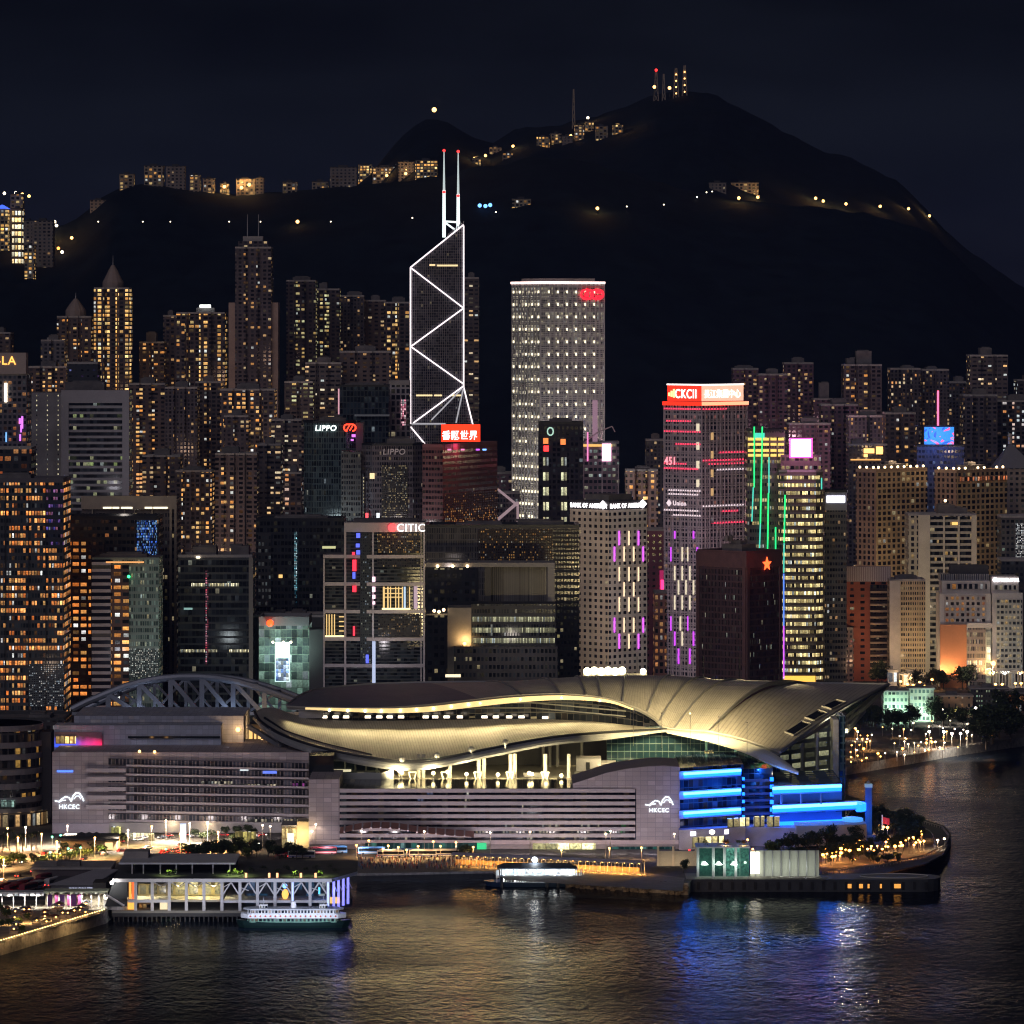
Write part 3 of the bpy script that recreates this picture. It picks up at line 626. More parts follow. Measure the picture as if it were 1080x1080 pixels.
# ================================================================ office towers
# --- triangulated tower with white light lines
d = 3300
def boc():
    q = lambda px, py, dy=0: (X(px, d)-X(460, d), dy, Z(py, d)-LZ)
    t = thing('office_tower', 'dark glass tower outlined by white zigzag light lines with twin masts', 'tower', (X(460, d), d, LZ))
    G1 = facade('triangulated_glass', CW=1.55, FH=1.95, WX=.80, WY=.80, Lit=.010, FloB=.0, Run=.0, C1=PALE, C2=(1, .8, .5), Str=.5, Wall=(.16, .15, .17), Glass=(.012, .013, .018), GRough=.12)
    b = MB(); dp = 46
    def side(pts, mi=0):
        us = [(p[0]+400, p[2]) if abs(pts[0][1]-pts[1][1]) < 1e-3 else (p[1]+p[0]+900, p[2]) for p in pts]; b.face(pts, mi, us)
    side([q(433, 722), q(489, 722), q(489, 408), q(489, 237), q(433, 282)])
    side([q(489, 722), q(499, 722), q(499, 449), q(489, 408)])
    side([q(499, 722), q(499, 722, dp), q(499, 449, dp), q(499, 449)])
    side([q(489, 408), q(489, 408, dp), q(489, 237, dp), q(489, 237)]); side([q(499, 449), q(499, 449, dp), q(489, 408, dp), q(489, 408)])
    side([q(433, 722, dp), q(433, 722), q(433, 282), q(433, 282, dp)])
    side([q(499, 722, dp), q(433, 722, dp), q(433, 282, dp), q(489, 237, dp), q(489, 408, dp), q(499, 449, dp)])
    side([q(433, 282), q(489, 237), q(489, 237, dp), q(433, 282, dp)])
    b.build('body', G1, t)
    LW = mat('white_light_line', (.1, .1, .1), .5, 0, (1, .86, .90), 1.5); LD = mat('dim_light_line', (.1, .1, .1), .5, 0, (.8, .78, .85), .45)
    def line(a, c, m=LW, r=.5):
        MB().bar(q(*a, -.9), q(*c, -.9), r*2).build('light_line', m, t)
    for a, c in (((433, 282), (489, 237)), ((433, 282), (433, 447)), ((489, 238), (489, 408)), ((434, 283), (489, 325)), ((489, 325), (434, 365)), ((434, 366), (489, 405)), ((489, 407), (436, 446)), ((489, 408), (499, 449)), ((432, 449), (432, 466)), ((433, 450), (448, 468))): line(a, c)
    for a, c in (((434, 447), (470, 447)), ((489, 408), (481, 446)), ((487, 410), (455, 443))): line(a, c, LD, .5)
    LG = mat('warm_floor_light', (.1, .1, .1), .5, 0, (1, .75, .4), 1.0, sample=False)
    for (x0, x1, y) in ((439, 456, 417), (458, 466, 417), (476, 487, 417), (453, 459, 279.5), (461, 483, 280)): MB().bar(q(x0, y, -.3), q(x1, y, -.3), 1.2).build('lit_floor', LG, t)
    LWM = mat('mast_light', (.4, .4, .42), .5, 0, (.8, .95, .95), .55, sample=False); LWB = mat('mast_light_bright', (.4, .4, .42), .5, 0, (.85, 1, 1), 1.1, sample=False)
    for px, top, br in ((468, 159, 200), (483, 160, 204)):
        MB().tube([q(px, 250 if px < 480 else 242, 14), q(px, br, 14)], [1.3, 1.1], 8).build('mast', LWB, t); MB().tube([q(px, br, 14), q(px, top, 14)], [.9, .35], 8).build('mast', LWM, t)
        MB().ball(q(px, top-1, 14), 1.1).build('beacon', RED, t); MB().ball(q(px, br+2, 12.6), 1.1).build('beacon', RED, t)
    for a, c in (((469, 233), (484, 234)), ((470, 235), (484, 245)), ((484, 233), (484, 246))): MB().bar(q(*a, 14), q(*c, 14), 1.4).build('mast_brace', LWB, t)
    tf = MB()
    for i in range(9): tf.bar(q(472+2*i, 250-1.6*i, 4), q(473+2*i, 246-1.6*i, 4), .7)
    tf.build('roof_frame', STEEL, t)
boc()
# --- tall square tower with silver lattice and rows of lamps
def ckc():
    GL = facade('silver_lattice_left', CW=1.6, FH=3.12, WX=.66, WY=.62, Lit=.75, C1=(1, .86, .55), C2=(1, .92, .72), Str=.9, Wall=(.52, .50, .50), Glass=(.03, .03, .035), Jit=.9)
    GRr = facade('silver_lattice_right', CW=1.7, FH=3.12, WX=.78, WY=.64, Lit=.42, Run=.4, FloB=.25, C1=(1, .86, .52), C2=(1, .92, .7), Str=.8, Wall=(.52, .49, .50), Glass=(.03, .03, .035), Jit=.9)
    t = corner_tower('tall square tower in silver lattice with regular rows of pale lamps', 540.5, 570, 637, 299, 3400, GL, GRr, 62, plant=False, par=0)
    h, wl, wr = t['_h'], t['_wl'], t['_wr']
    SV = mat('silver_mullion', (.62, .58, .60), .5)
    LP = mat('facade_spot_lamp', (.2, .2, .2), .5, 0, (1, .88, .58), 1.7, sample=False); LPD = mat('facade_glow_lamp', (.4, .38, .36), .5, 0, (1, .85, .6), .42, sample=False)
    f = MB(); ST_ = 9.35
    for i in range(8): x = wr*i/7; f.box(x-.35, x+.35, -.8, -.02, 0, h)
    for i in range(15): x = wr*i/14; f.box(x-.16, x+.16, -.5, -.02, 0, h)
    for i in range(10): y = wl*i/9; f.box(-.7, -.02, y-.22, y+.22, 0, h)
    for k in range(int(h/ST_)+1):
        z = h-1-k*ST_; f.box(-.9, wr+.2, -.9, -.01, z-.42, z+.42); f.box(-.9, -.01, -.01, wl+.2, z-.42, z+.42)
        for q_ in (3.1, 6.2): f.box(-.6, wr+.2, -.6, -.01, z-q_-.16, z-q_+.16); f.box(-.6, -.01, -.01, wl+.2, z-q_-.16, z-q_+.16)
    f.build('lattice', SV, t)
    lf = MB(); lg = MB(); rr = random.Random(5)
    for k in range(int(h/ST_)):
        z = h-6.2-k*ST_
        if z < 4: break
        for i in range(6):
            x = wr*(i+.9)/7; lf.box(x-.5, x+.5, -.75, -.02, z-1.0, z+.9)
            if k % 6 == 5 or rr.random() < .5: lg.box(x-1.5, x+1.5, -.7, -.03, z+.9, z+1.5)
        for i in range(9):
            y = wl*(i+.5)/9
            if rr.random() < .85: (lf if i % 2 == 0 or k > 14 else lg).box(-.75, -.02, y-.6, y+.6, z-.9, z+.9)
    o = lf.build('facade_lamps', LP, t); o['kind'] = 'stuff'; o = lg.build('facade_glow', LPD, t); o['kind'] = 'stuff'
    MB().box(-1.4, wr+.4, -1.4, -.1, h, h+1.6).build('roof_light', mat('pink_white_light', (.1, .1, .1), .5, 0, (1, .72, .66), 2.2), t)
    MB().box(-1.4, -.1, -.1, wl+.4, h, h+1.6).build('roof_light', MATS['pink_white_light'], t)
    # red emblem: two linked rings
    REM = mat('red_emblem', (.1, .0, .0), .5, 0, (1, .015, .03), 2.2)
    b = MB(); x0 = wr*.72; z0 = h-8
    for cx in (0, 8.5): b.tube([(x0+cx+5.2*math.cos(a*PI/10), -1.6, z0+3.6*math.sin(a*PI/10)) for a in range(21)], .8, 6)
    b.box(x0-2.2, x0+1.2, -1.9, -1.3, z0-2.2, z0+2.2); b.box(x0+7.5, x0+12, -1.9, -1.3, z0-2.2, z0-.8); b.box(x0+7.5, x0+12, -1.9, -1.3, z0+.8, z0+2.2)
    b.build('emblem', REM, t)
    MB().box(wr*.1, wr*.9, wl*.1, wl*.9, h+.01, h+4).build('plant_room', ROOF, t)
ckc()
# --- black tower with two lit columns
t = tower('black slab tower with two vertical columns of pale windows', 568, 615, 447, 3050, facade('black_slab', CW=3, FH=3.6, WX=.7, WY=.6, Lit=.012, C1=PALE, C2=COOL, Str=.7, Wall=(.02, .02, .028), Glass=(.012, .014, .02)), 30, 'box', name='office_tower', plant=((-.25, .25, 3),), parm=DARKM)
YW = facade('stair_window_column', CW=2.2, FH=10, WX=.86, WY=.55, Lit=.9, C1=(1, .85, .45), C2=(.95, .95, .6), Str=1.0, Wall=(.03, .03, .035))
for x, y0 in ((-12.2, 476), (-.1, 476)): MB().box(x, x+4.4, -.5, -.02, 10, Z(y0, 3050)-LZ).build('window_column', YW, t)
OR = lamp_mat('orange_window', (1, .25, .06), 1.2)
for x, y, m in ((-11.8, 465, OR), (-11.5, 473, RED), (-.2, 466, OR)): MB().box(x, x+3.4, -.6, -.03, Z(y+3, 3050)-LZ, Z(y-3, 3050)-LZ).build('lit_window', m, t)
MB().tube([(-7+2*math.cos(a*PI/5), -.6, Z(455, 3050)-LZ+2.6*math.sin(a*PI/5)) for a in range(11)], .5, 5).build('emblem', mat('pale_green_sign', (.1, .1, .1), .5, 0, (.5, .8, .65), .8), t)
# --- bank block with billboard glowing pink
PKW = mat('pink_white_screen', (.1, .1, .1), .5, 0, (1, .55, .75), 2.6); PK = mat('pink_light', (.1, .05, .1), .5, 0, (1, .25, .55), 1.1)
t = tower('glass bank building with pink glowing screen and stepped roof', 614, 653, 468, 3150, facade('bank_glass', CW=3.2, FH=4.2, WX=.85, WY=.5, Lit=.35, Run=.7, C1=(.55, .75, .7), C2=(1, .85, .5), Str=.7, Wall=(.25, .2, .24), Glass=(.02, .03, .035)), 30, 'box', name='bank_building', cat='building', plant=((-.45, -.05, 3),), parm=STEEL)
h = t['_h']; MB().box(1, 7.2, -.9, -.02, h-12, h).build('screen', PKW, t); MB().box(-9.5, -8.5, -1.0, -.02, h-12, h+8).build('light_column', PK, t); MB().box(-5.5, -2, 6, 10, h, h+30).build('lit_pier', mat('mauve_lit_pier', (.4, .3, .36), .6, 0, (.7, .4, .55), .28), t)
MB().box(-12, 8, -.8, -.02, h-2, h-.3).build('lit_edge', mat('amber_floor', (.1, .1, .1), .5, 0, (1, .55, .15), .9), t)
b = MB(); b.bar((-12, 3, h), (-2, 3, h+8), .8); b.bar((-2, 3, h+8), (8, 3, h+12), .8); b.bar((8, 3, h+12), (10, 3, h+8), .7); b.build('roof_crane', mat('pale_crane', (.6, .5, .52), .5), t)
for x in (-12.3, 1.0, 12.2): MB().box(x-.4, x+.4, -.7, -.02, 20, h-14).build('fin', mat('pale_steel_fin', (.55, .5, .55), .5), t)
# --- white concrete tower with punched windows
def boa():
    WA = (.62, .52, .44)
    L1 = facade('punched_concrete_left', CW=4.55, FH=3.75, WX=.52, WY=.5, Lit=.02, C1=(1, .6, .2), C2=PALE, Str=1.2, Wall=WA, Glass=(.02, .018, .018))
    R1 = facade('punched_concrete_right', CW=4.4, FH=3.75, WX=.58, WY=.5, Lit=.012, C1=PALE, C2=COOL, Str=1.0, Wall=(.60, .54, .53), Glass=(.02, .018, .02))
    t = corner_tower('pale concrete tower with punched square windows and violet light bars', 601, 642, 682.5, 538, 2750, L1, R1, 45, plant=False, par=0)
    h, wl, wr = t['_h'], t['_wl'], t['_wr']
    BD = mat('sign_band_dark', (.05, .045, .055), .6)
    MB().box(0, wr, 0, wl, h+.003, h+5.2).build('sign_band', [BD], t)
    MB().box(wr*.15, wr*.75, wl*.15, wl*.75, h+5.2, h+9).build('plant_room', ROOF, t)
    SG = mat('white_sign_light', (.1, .1, .1), .5, 0, (1, .93, .95), 3.0)
    text('BANK OF AMERICA', 3.9, SG, t, (.9, -.35, h+1.0), 0, sx=.82, bold=.05); text('BANK OF AMERICA', 3.9, SG, t, (-.35, wl-.6, h+1.0), -PI/2, sx=.84, bold=.05)
    for (f, a) in ((0, wr-4.4), (1, 4.4)):
        b = MB(); zc = h+3.0
        pts = [(-3.4, 0), (0, 2.6), (3.4, 0), (0, -2.6)]
        def pt(u, v, e): return (a+u, -e, zc+v) if f == 0 else (-e, a-u, zc+v)
        fr = [pt(u, v, .7) for u, v in pts]; bk = [pt(u, v, .2) for u, v in pts]
        b.face(fr[::-1]); 
        for i in range(4): b.quad(bk[i], bk[(i+1) % 4], fr[(i+1) % 4], fr[i])
        b.build('emblem', SG, t)
    VB = mat('violet_bar', (.1, .0, .1), .5, 0, (.75, .10, .95), 1.7); PB = mat('peach_bar', (.1, .1, .1), .5, 0, (1, .72, .45), 1.15)
    cols = lambda i: wr*(i+.5)/16
    rows = [(560, 575, [(4, VB), (8, PB), (12, VB)]), (576.5, 592, [(2, VB), (6, PB), (10, PB), (14, VB)]), (598, 613, [(4, PB), (8, PB), (12, PB)]), (614, 629, [(6, PB), (10, PB)]), (630, 645, [(4, PB), (8, PB), (12, PB)]),
            (651.5, 667, [(2, VB), (6, PB), (10, PB), (14, VB)]), (668.5, 684, [(4, VB), (8, PB), (12, VB)])]
    for y0, y1, cs in rows:
        for i, m in cs:
            x = wr*i/16+.6; dd = 2750+x*math.cos(math.radians(45)); MB().box(x-.42, x+.42, -.5, -.02, Z(y1, dd)-LZ, Z(y0, dd)-LZ).build('light_bar', m, t)
boa()
# --- red-lit sliver behind it
t = tower('thin building washed in magenta light right of the concrete tower', 683, 700, 560, 2900, facade('magenta_sliver', CW=4, FH=4, WX=.5, WY=.4, Lit=.03, Str=.7, Wall=(.22, .08, .12), C1=AMB, C2=PALE), 26, 'box', name='office_tower', plant=())
MB().box(2.5, 5, -.6, -.02, 4, 80).build('light_column', mat('magenta_light', (.1, 0, .05), .5, 0, (1, .05, .25), .3), t); MB().box(3.2, 5.2, -1.2, -.7, 62, 74).build('sign', mat('magenta_sign', (.1, 0, .05), .5, 0, (1, .03, .16), 2.4), t)
t = tower('short tapering amber lit block at the foot of the lattice office tower', 690, 703, 626, 2860, facade('amber_short', CW=3, FH=4.2, WX=.7, WY=.6, Lit=.5, C1=(1, .35, .1), C2=(1, .5, .2), Str=.9, Wall=(.5, .25, .22)), 20, 'box', name='office_block', cat='building', plant=())
# --- CKC II style tower with red sign box
def red_box_tower():
    L1 = facade('redbox_left', CW=2.6, FH=3.6, WX=.74, WY=.62, Lit=.05, Run=.15, FloB=.25, C1=(1, .7, .3), C2=(1, .4, .4), Str=.8, Wall=(.40, .37, .40), Glass=(.016, .016, .022))
    R1 = facade('redbox_right', CW=2.9, FH=3.6, WX=.78, WY=.62, Lit=.04, Run=.15, FloB=.2, C1=(1, .5, .3), C2=(1, .3, .3), Str=.7, Wall=(.32, .28, .31), Glass=(.016, .014, .02))
    d = 3050
    t = corner_tower('tall dark gridded tower crowned by a red and white illuminated sign box', 700.5, 740, 787.5, 428, d, L1, R1, 45, plant=False, par=0)
    h, wl, wr = t['_h'], t['_wl'], t['_wr']; fm = MB(); SV = mat('grid_mullion', (.50, .46, .50), .5, .2)
    for i in range(13): x = wr*i/12; fm.box(x-.28, x+.28, -.6, -.02, 0, h)
    for i in range(10): y = wl*i/9; fm.box(-.6, -.02, y-.28, y+.28, 0, h)
    for k in range(int(h/7.2)): z = h-3.6-k*7.2; fm.box(-.7, wr, -.7, -.01, z-.3, z+.3); fm.box(-.7, -.01, -.01, wl, z-.3, z+.3)
    fm.build('mullion_grid', SV, t)
    RS = mat('red_sign_face', (.1, 0, 0), .5, 0, (1, .035, .015), 1.25); PS = mat('pale_sign_face', (.1, .1, .1), .5, 0, (1, .52, .36), 1.0); WS = mat('white_sign_letters', (.1, .1, .1), .5, 0, (1, .9, .85), 2.4)
    MB().box(-.9, wr+.9, -.9, wl+.9, h+.005, h+2.6).build('sign_ledge', [RS], t)
    MB().quad((-1.1, -1.1, h+.2), (wr+.9, -1.1, h+.2), (wr+.9, -1.1, h+2.5), (-1.1, -1.1, h+2.5)).build('ledge_light', mat('orange_ledge', (.1, 0, 0), .5, 0, (1, .30, .16), 1.9), t)
    zz = h+2.6; b = MB(); zt = zz+11
    b.box(1.6, wr-1.6, 1.6, wl-1.6, zz, zt); b.build('sign_box', mat('sign_box_metal', (.2, .1, .1), .6), t)
    MB().quad((1.4, 1.5, zz+.4), (wr-1.6, 1.5, zz+.4), (wr-1.6, 1.5, zt), (1.4, 1.5, zt)).build('sign_panel', PS, t)
    MB().quad((1.5, wl-1.6, zz+.4), (1.5, 1.4, zz+.4), (1.5, 1.4, zt), (1.5, wl-1.6, zt)).build('sign_panel', RS, t)
    MB().box(1.2, wr-1.4, 1.0, 1.4, zt, zt+.9).build('sign_edge_light', WS, t); MB().box(1.0, 1.4, 1.4, wl-1.4, zt, zt+.9).build('sign_edge_light', WS, t)
    text('CKCII', 8.6, WS, t, (1.0, wl*.74, zz+2.4), -PI/2, sx=.84, bold=.04)
    b = MB(); y0 = wl*.83
    for i in range(3): b.box(.9, 1.3, y0-3+i*2.2, y0-1.4+i*2.2, zz+2.6+i*.5, zz+8.4-i*1.2)
    b.build('emblem', mat('gold_sign', (.1, .1, 0), .5, 0, (1, .6, .25), 1.8), t)
    for i, ch in enumerate('長江集團中心'[:6]):
        text(ch, 6.2, mat('sign_pale_letters', (.1, .1, .1), .5, 0, (1, .85, .72), 2.6), t, (3.2+i*(wr-8)/6, .9, zz+3), 0)
    # dotted red and white floor lamps
    dr = lamp_mat('red_dot', (1, .05, .12), 1.5); dw = lamp_mat('white_dot', (1, .8, .85), .9)
    for (y, fc, u0, u1, m) in ((431, 'l', 0, 1, dr), (444, 'l', .05, .7, dr), (455, 'l', 0, 1, dr), (468, 'l', .3, 1, dr), (477, 'r', .35, .95, dr), (485, 'r', 0, .9, dr), (489, 'r', .1, 1, dr), (489, 'l', 0, .6, dr), (495, 'r', .3, .9, dw), (494, 'l', 0, .9, dr), (517, 'l', .1, 1, dw), (521, 'l', .1, .9, dw), (539, 'r', .4, .8, dr), (543, 'l', .2, 1, dw), (551, 'r', .2, .9, dr), (431, 'r', .0, .5, dr), (533, 'r', .0, .9, dw), (538, 'l', .0, .9, dw)):
        b = MB(); n = 16
        for i in range(n):
            u = i/n
            if not u0 <= u <= u1: continue
            z = Z(y, d+15)-LZ
            if fc == 'r': b.box(wr*u+.6, wr*u+1.6, -.85, -.62, z-.5, z+.5)
            else: b.box(-.85, -.62, wl*(1-u)-1.6, wl*(1-u)-.6, z-.5, z+.5)
        (b.box(wr*u0, wr*u1, -.66, -.605, z-.5, z-.35) if fc == 'r' else b.box(-.66, -.605, wl*(1-u1), wl*(1-u0), z-.5, z-.35)); b.build('lamp_row', m, t)
    # vertical bars on the lower left face and lit corner stair windows
    V2 = mat('violet_bar_dim', (.1, .0, .1), .5, 0, (.65, .08, .95), 1.1); P2 = mat('pale_bar', (.1, .1, .1), .5, 0, (1, .85, .6), .75)
    for y0, y1, cs in ((560, 568, (3, 8)), (577, 592, (2, 5, 6.5, 9)), (597, 612, (3, 5, 7)), (612, 627, (4, 6, 8)), (628, 643, (3, 5, 7)), (650, 665, (2, 4.5, 6.5)), (666, 681, (3, 5, 8)), (684, 700, (4, 7))):
        for i, c in enumerate(cs):
            y = wl*(1-c/10); m = V2 if (i in (0, len(cs)-1) and (y0 < 595 or y0 > 645)) else P2
            dd = d+y*math.sin(math.radians(45)); MB().box(-.9, -.3, y-.5, y+.5, Z(y1, dd)-LZ, Z(y0, dd)-LZ).build('light_bar', m, t)
    for k in range(4):
        z = h-12-k*12.5; MB().box(-.75, -.05, 2, 4.2, z-5, z).build('lit_window', P2, t); MB().box(9, 11, -.75, -.05, z-11, z-6).build('lit_window', mat('warm_stair', (.1, .1, .1), .5, 0, (1, .6, .25), .5), t)
    text('◆', 5, dw, t, (-.7, wl*.93, Z(534.5, d)-LZ), -PI/2); text('Union', 4.6, dw, t, (-.7, wl*.75, Z(534, d)-LZ), -PI/2, bold=.03)
    text('451', 7.5, mat('red_white_sign', (.1, .1, .1), .5, 0, (1, .25, .3), 1.6), t, (-.8, wl*.97, Z(491, d)-LZ), -PI/2, sx=.9, bold=.1)
red_box_tower()
# --- maroon tower with red star
def star_tower():
    ML = facade('maroon_fins_left', CW=1.15, FH=3.9, WX=.55, WY=.72, Lit=.03, Run=.3, FloB=.12, C1=(.8, 1, .85), C2=(1, .95, .7), Str=.9, Wall=(.085, .045, .052), Glass=(.014, .014, .018))
    MR = facade('maroon_fins_right', CW=1.15, FH=3.9, WX=.5, WY=.72, Lit=.02, Run=.3, C1=(.8, 1, .85), C2=(1, .9, .6), Str=.8, Wall=(.10, .045, .052), Glass=(.014, .012, .016))
    t = corner_tower('squat maroon office block with vertical fins and a red star emblem', 735, 787, 824, 584, 2800, ML, MR, 42, plant=True, parm=mat('maroon_cladding', (.13, .065, .07), .7, var=.2), par=1.5)
    h, wl, wr = t['_h'], t['_wl'], t['_wr']; MC = MATS['maroon_cladding']
    for y in (0, wl-2.4): MB().box(-.8, -.02, y, y+2.4, 0, h).build('corner_pier', MC, t)
    for x in (0.1, wr-2.4): MB().box(x, x+2.3, -.8, -.02, 0, h).build('corner_pier', MC, t)
    if True:
        MB().box(-.85, wr, -.85, -.02, h-9, h+.3).build('fascia', MC, t); MB().box(-.85, -.02, -.02, wl, h-9, h+.3).build('fascia', MC, t)
        MB().box(-.85, wr, -.85, -.02, 0, 14).build('base_band', MC, t); MB().box(-.85, -.02, -.02, wl, 0, 14).build('base_band', MC, t)
    b = MB(); cx, cz = wr*.55, h-7; pts = []
    for i in range(10):
        r = 4.4 if i % 2 == 0 else 1.8; a = PI/2+i*PI/5; pts.append((cx+r*math.cos(a), -1.4, cz+r*math.sin(a)))
    b.face(pts); 
    for i in range(10): p, q = pts[i], pts[(i+1) % 10]; b.quad(p, q, (q[0], -.9, q[2]), (p[0], -.9, p[2]))
    b.build('star', mat('star_light', (.1, 0, 0), .5, 0, (1, .09, .02), 3.4), t)
    point('star_glow', P(806, 587, 2790), 1.2e3, (1, .06, .02), 2)
    for x in (5, 9): MB().lathe([(0, h+7), (1.4, h+7), (1.4, h+10), (0, h+11)], 8, (x, wl*.5)).build('water_tank', ROOF, t)
star_tower()
# --- tower with green neon lines and golden bands
GB = facade('golden_bands', CW=1.3, FH=5.0, WX=.88, WY=.46, Lit=.80, Run=.55, C1=(1, .74, .28), C2=(1, .84, .42), Str=1.7, Wall=(.13, .11, .085), Glass=(.02, .02, .02), Jit=.75)
t = tower('curved tower of golden lit floor bands with small terraces on top', 822, 868.5, 498, 2950, GB, 34, 'cham', name='office_tower', plant=((-.45, .0, 6), (.05, .4, 3)), chm=5)
h = t['_h']
MB().box(-13, 13, 6, 26, h+.01, h+11, 0, 1).build('upper_storey', [facade('golden_bands_top', CW=3, FH=5.6, WX=.8, WY=.4, Lit=.5, C1=(1, .7, .25), C2=(1, .8, .4), Str=1.1, Wall=(.2, .15, .14)), ROOF], t)
MB().box(-6.5, 6.5, 5.2, 5.8, h+10, h+21).build('billboard', mat('pink_billboard', (.1, .1, .1), .5, 0, (1, .62, .92), 4.5), t)
b = MB(); b.box(-7.6, 7.6, 5.0, 5.15, h+9, h+10); b.box(-7.6, 7.6, 5.0, 5.15, h+21, h+22); b.box(-7.6, -6.5, 5.0, 5.15, h+10, h+21); b.box(6.5, 7.6, 5.0, 5.15, h+10, h+21); b.build('billboard_rim', mat('hot_pink_rim', (.1, 0, .05), .5, 0, (1, .08, .45), 1.8), t)
point('billboard_glow', P(845, 475, 2935), 1.2e4, (1, .35, .75), 3)
sp = MB(); 
for k in range(int(h/5.0)): sp.box(-14.4, 9.5, -.8, -.02, k*5.0+3.85, k*5.0+5.0)
o = sp.build('spandrels', mat('grey_spandrel', (.16, .15, .14), .6), t)
MB().box(-11.5, 9, -1.2, -.02, 2, 9).build('lit_canopy', mat('amber_canopy', (.1, .1, 0), .5, 0, (1, .5, .08), 1.3), t)
GN = mat('green_neon', (0, .1, .02), .5, 0, (.02, 1, .22), 1.5); TN = mat('teal_neon', (0, .1, .1), .5, 0, (.1, .85, .65), .8); BN = mat('blue_neon_line', (0, 0, .1), .5, 0, (.10, .25, 1), 1.2); VN = mat('violet_neon', (.05, 0, .1), .5, 0, (.6, .1, 1), 1.4)
def vline(t, d, px, y0, y1, m, r=.42, px1=None, yo=-1.3):
    ox, oy, oz = t.location
    a = P(px, y0, d+yo); b = P(px if px1 is None else px1, y1, d+yo); MB().tube([(a.x-ox, a.y-oy, a.z-oz), (b.x-ox, b.y-oy, b.z-oz)], r, 6).build('neon_line', m, t)
vline(t, 2950, 828, 522, 572, GN, px1=827); vline(t, 2950, 827, 573, 604, TN, px1=826.6); vline(t, 2950, 826.6, 605, 660, BN); vline(t, 2950, 826.6, 660, 716, VN); vline(t, 2950, 866.5, 504, 516, TN)
t2 = tower('gold-topped glass tower crossed by long green neon lines', 788, 828, 455, 2960, facade('green_line_tower', CW=1.6, FH=5.0, WX=.85, WY=.42, Lit=.42, Run=.8, C1=(1, .72, .25), C2=(1, .85, .45), Str=1.0, Wall=(.12, .10, .10), Glass=(.02, .02, .022), Jit=.8), 30, 'box', name='office_tower', plant=((-.45, -.1, 2),), parm=DARKM)
h = t2['_h']
GT = mat('gold_floor_glow', (.1, .1, 0), .5, 0, (1, .66, .16), 1.1)
for y in (463, 468.5, 475, 480):
    for i in range(5): MB().box(-11.8+i*4.9, -8.0+i*4.9, -.8, -.02, Z(y+1.5, 2960)-LZ, Z(y-1.3, 2960)-LZ).build('lit_floor', GT, t2)
vline(t2, 2960, 795.5, 450, 514, GN); vline(t2, 2960, 794.5, 514, 550, TN, px1=793); vline(t2, 2960, 804, 450, 552, GN, px1=802); vline(t2, 2960, 802, 552, 578, TN, px1=801); vline(t2, 2960, 811, 482, 520, TN); vline(t2, 2960, 810.5, 520, 582, GN, px1=809.5); vline(t2, 2960, 818, 556, 582, GN)
MB().box(-8, -1, -.7, -.02, h-5, h-1).build('teal_sign', TN, t2)
# --- slim dark tower with white sign
t = tower('slim dark tower with a plain white lit sign near its top', 870, 893, 519, 2980, facade('slim_dark', CW=1.8, FH=3.9, WX=.85, WY=.5, Lit=.12, Run=.75, C1=(1, .45, .12), C2=(1, .8, .5), Str=1.0, Wall=(.10, .10, .115), Glass=(.015, .018, .022)), 26, 'box', name='office_tower', plant=(), parm=DARKM)
h = t['_h']; MB().box(-6, 6, -.9, -.02, h-6.8, h-2.4).build('sign', mat('white_sign_panel', (.1, .1, .1), .5, 0, (.95, .92, 1), 3.0), t); MB().box(-7.2, 7.2, -.5, -.02, h-12, h-.2).build('sign_surround', mat('blue_grey_panel', (.25, .27, .36), .5), t)
tower('low dark block with red flecks between the slim tower and the red brick tower', 876, 900, 664, 3010, facade('redfleck', CW=3, FH=3.2, WX=.7, WY=.5, Lit=.25, Run=.5, C1=(1, .25, .12), C2=(1, .6, .3), Str=.8, Wall=(.24, .2, .22)), 24, 'box', name='office_block', cat='building', plant=())
# --- brown gridded pair
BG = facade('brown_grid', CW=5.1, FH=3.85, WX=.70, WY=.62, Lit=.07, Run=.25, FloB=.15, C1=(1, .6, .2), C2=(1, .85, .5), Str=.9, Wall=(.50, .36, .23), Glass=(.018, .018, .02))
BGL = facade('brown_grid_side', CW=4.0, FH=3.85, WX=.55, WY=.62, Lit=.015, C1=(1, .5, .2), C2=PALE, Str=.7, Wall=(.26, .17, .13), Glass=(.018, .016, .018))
RL = lamp_mat('roof_lamp_warm', (1, .68, .35), 4.5)
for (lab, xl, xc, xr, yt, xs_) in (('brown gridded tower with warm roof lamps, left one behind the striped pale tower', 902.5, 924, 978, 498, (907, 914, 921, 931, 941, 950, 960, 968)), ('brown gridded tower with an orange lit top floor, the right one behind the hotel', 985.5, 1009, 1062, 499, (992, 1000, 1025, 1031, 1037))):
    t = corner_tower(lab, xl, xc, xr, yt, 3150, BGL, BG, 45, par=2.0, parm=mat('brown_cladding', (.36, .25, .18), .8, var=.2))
    h, wl, wr = t['_h'], t['_wl'], t['_wr']
    for i in range(8): MB().ball((wr*(i+.5)/8, .8, h+3.2), .9, 8, 5).build('roof_lamp', RL, t) if i % 3 != 2 or xl < 950 else None
    for i in range(3): MB().ball((.8, wl*(i+.5)/3, h+3.2), .9, 8, 5).build('roof_lamp', RL, t)
    if xl > 950:
        MB().box(2, wr-.5, -.8, -.02, h-6, h-3).build('lit_floor', facade('orange_top_floor', CW=2.8, FH=6, WX=.7, WY=.9, Lit=.75, C1=(1, .22, .06), C2=(1, .4, .2), Str=1.2, Wall=(.3, .2, .15)), t)
    point('roof_glow', t.matrix_basis @ Vector((wr*.5, wl*.4, h+10)), 1.2e4, (1, .7, .4), 2)
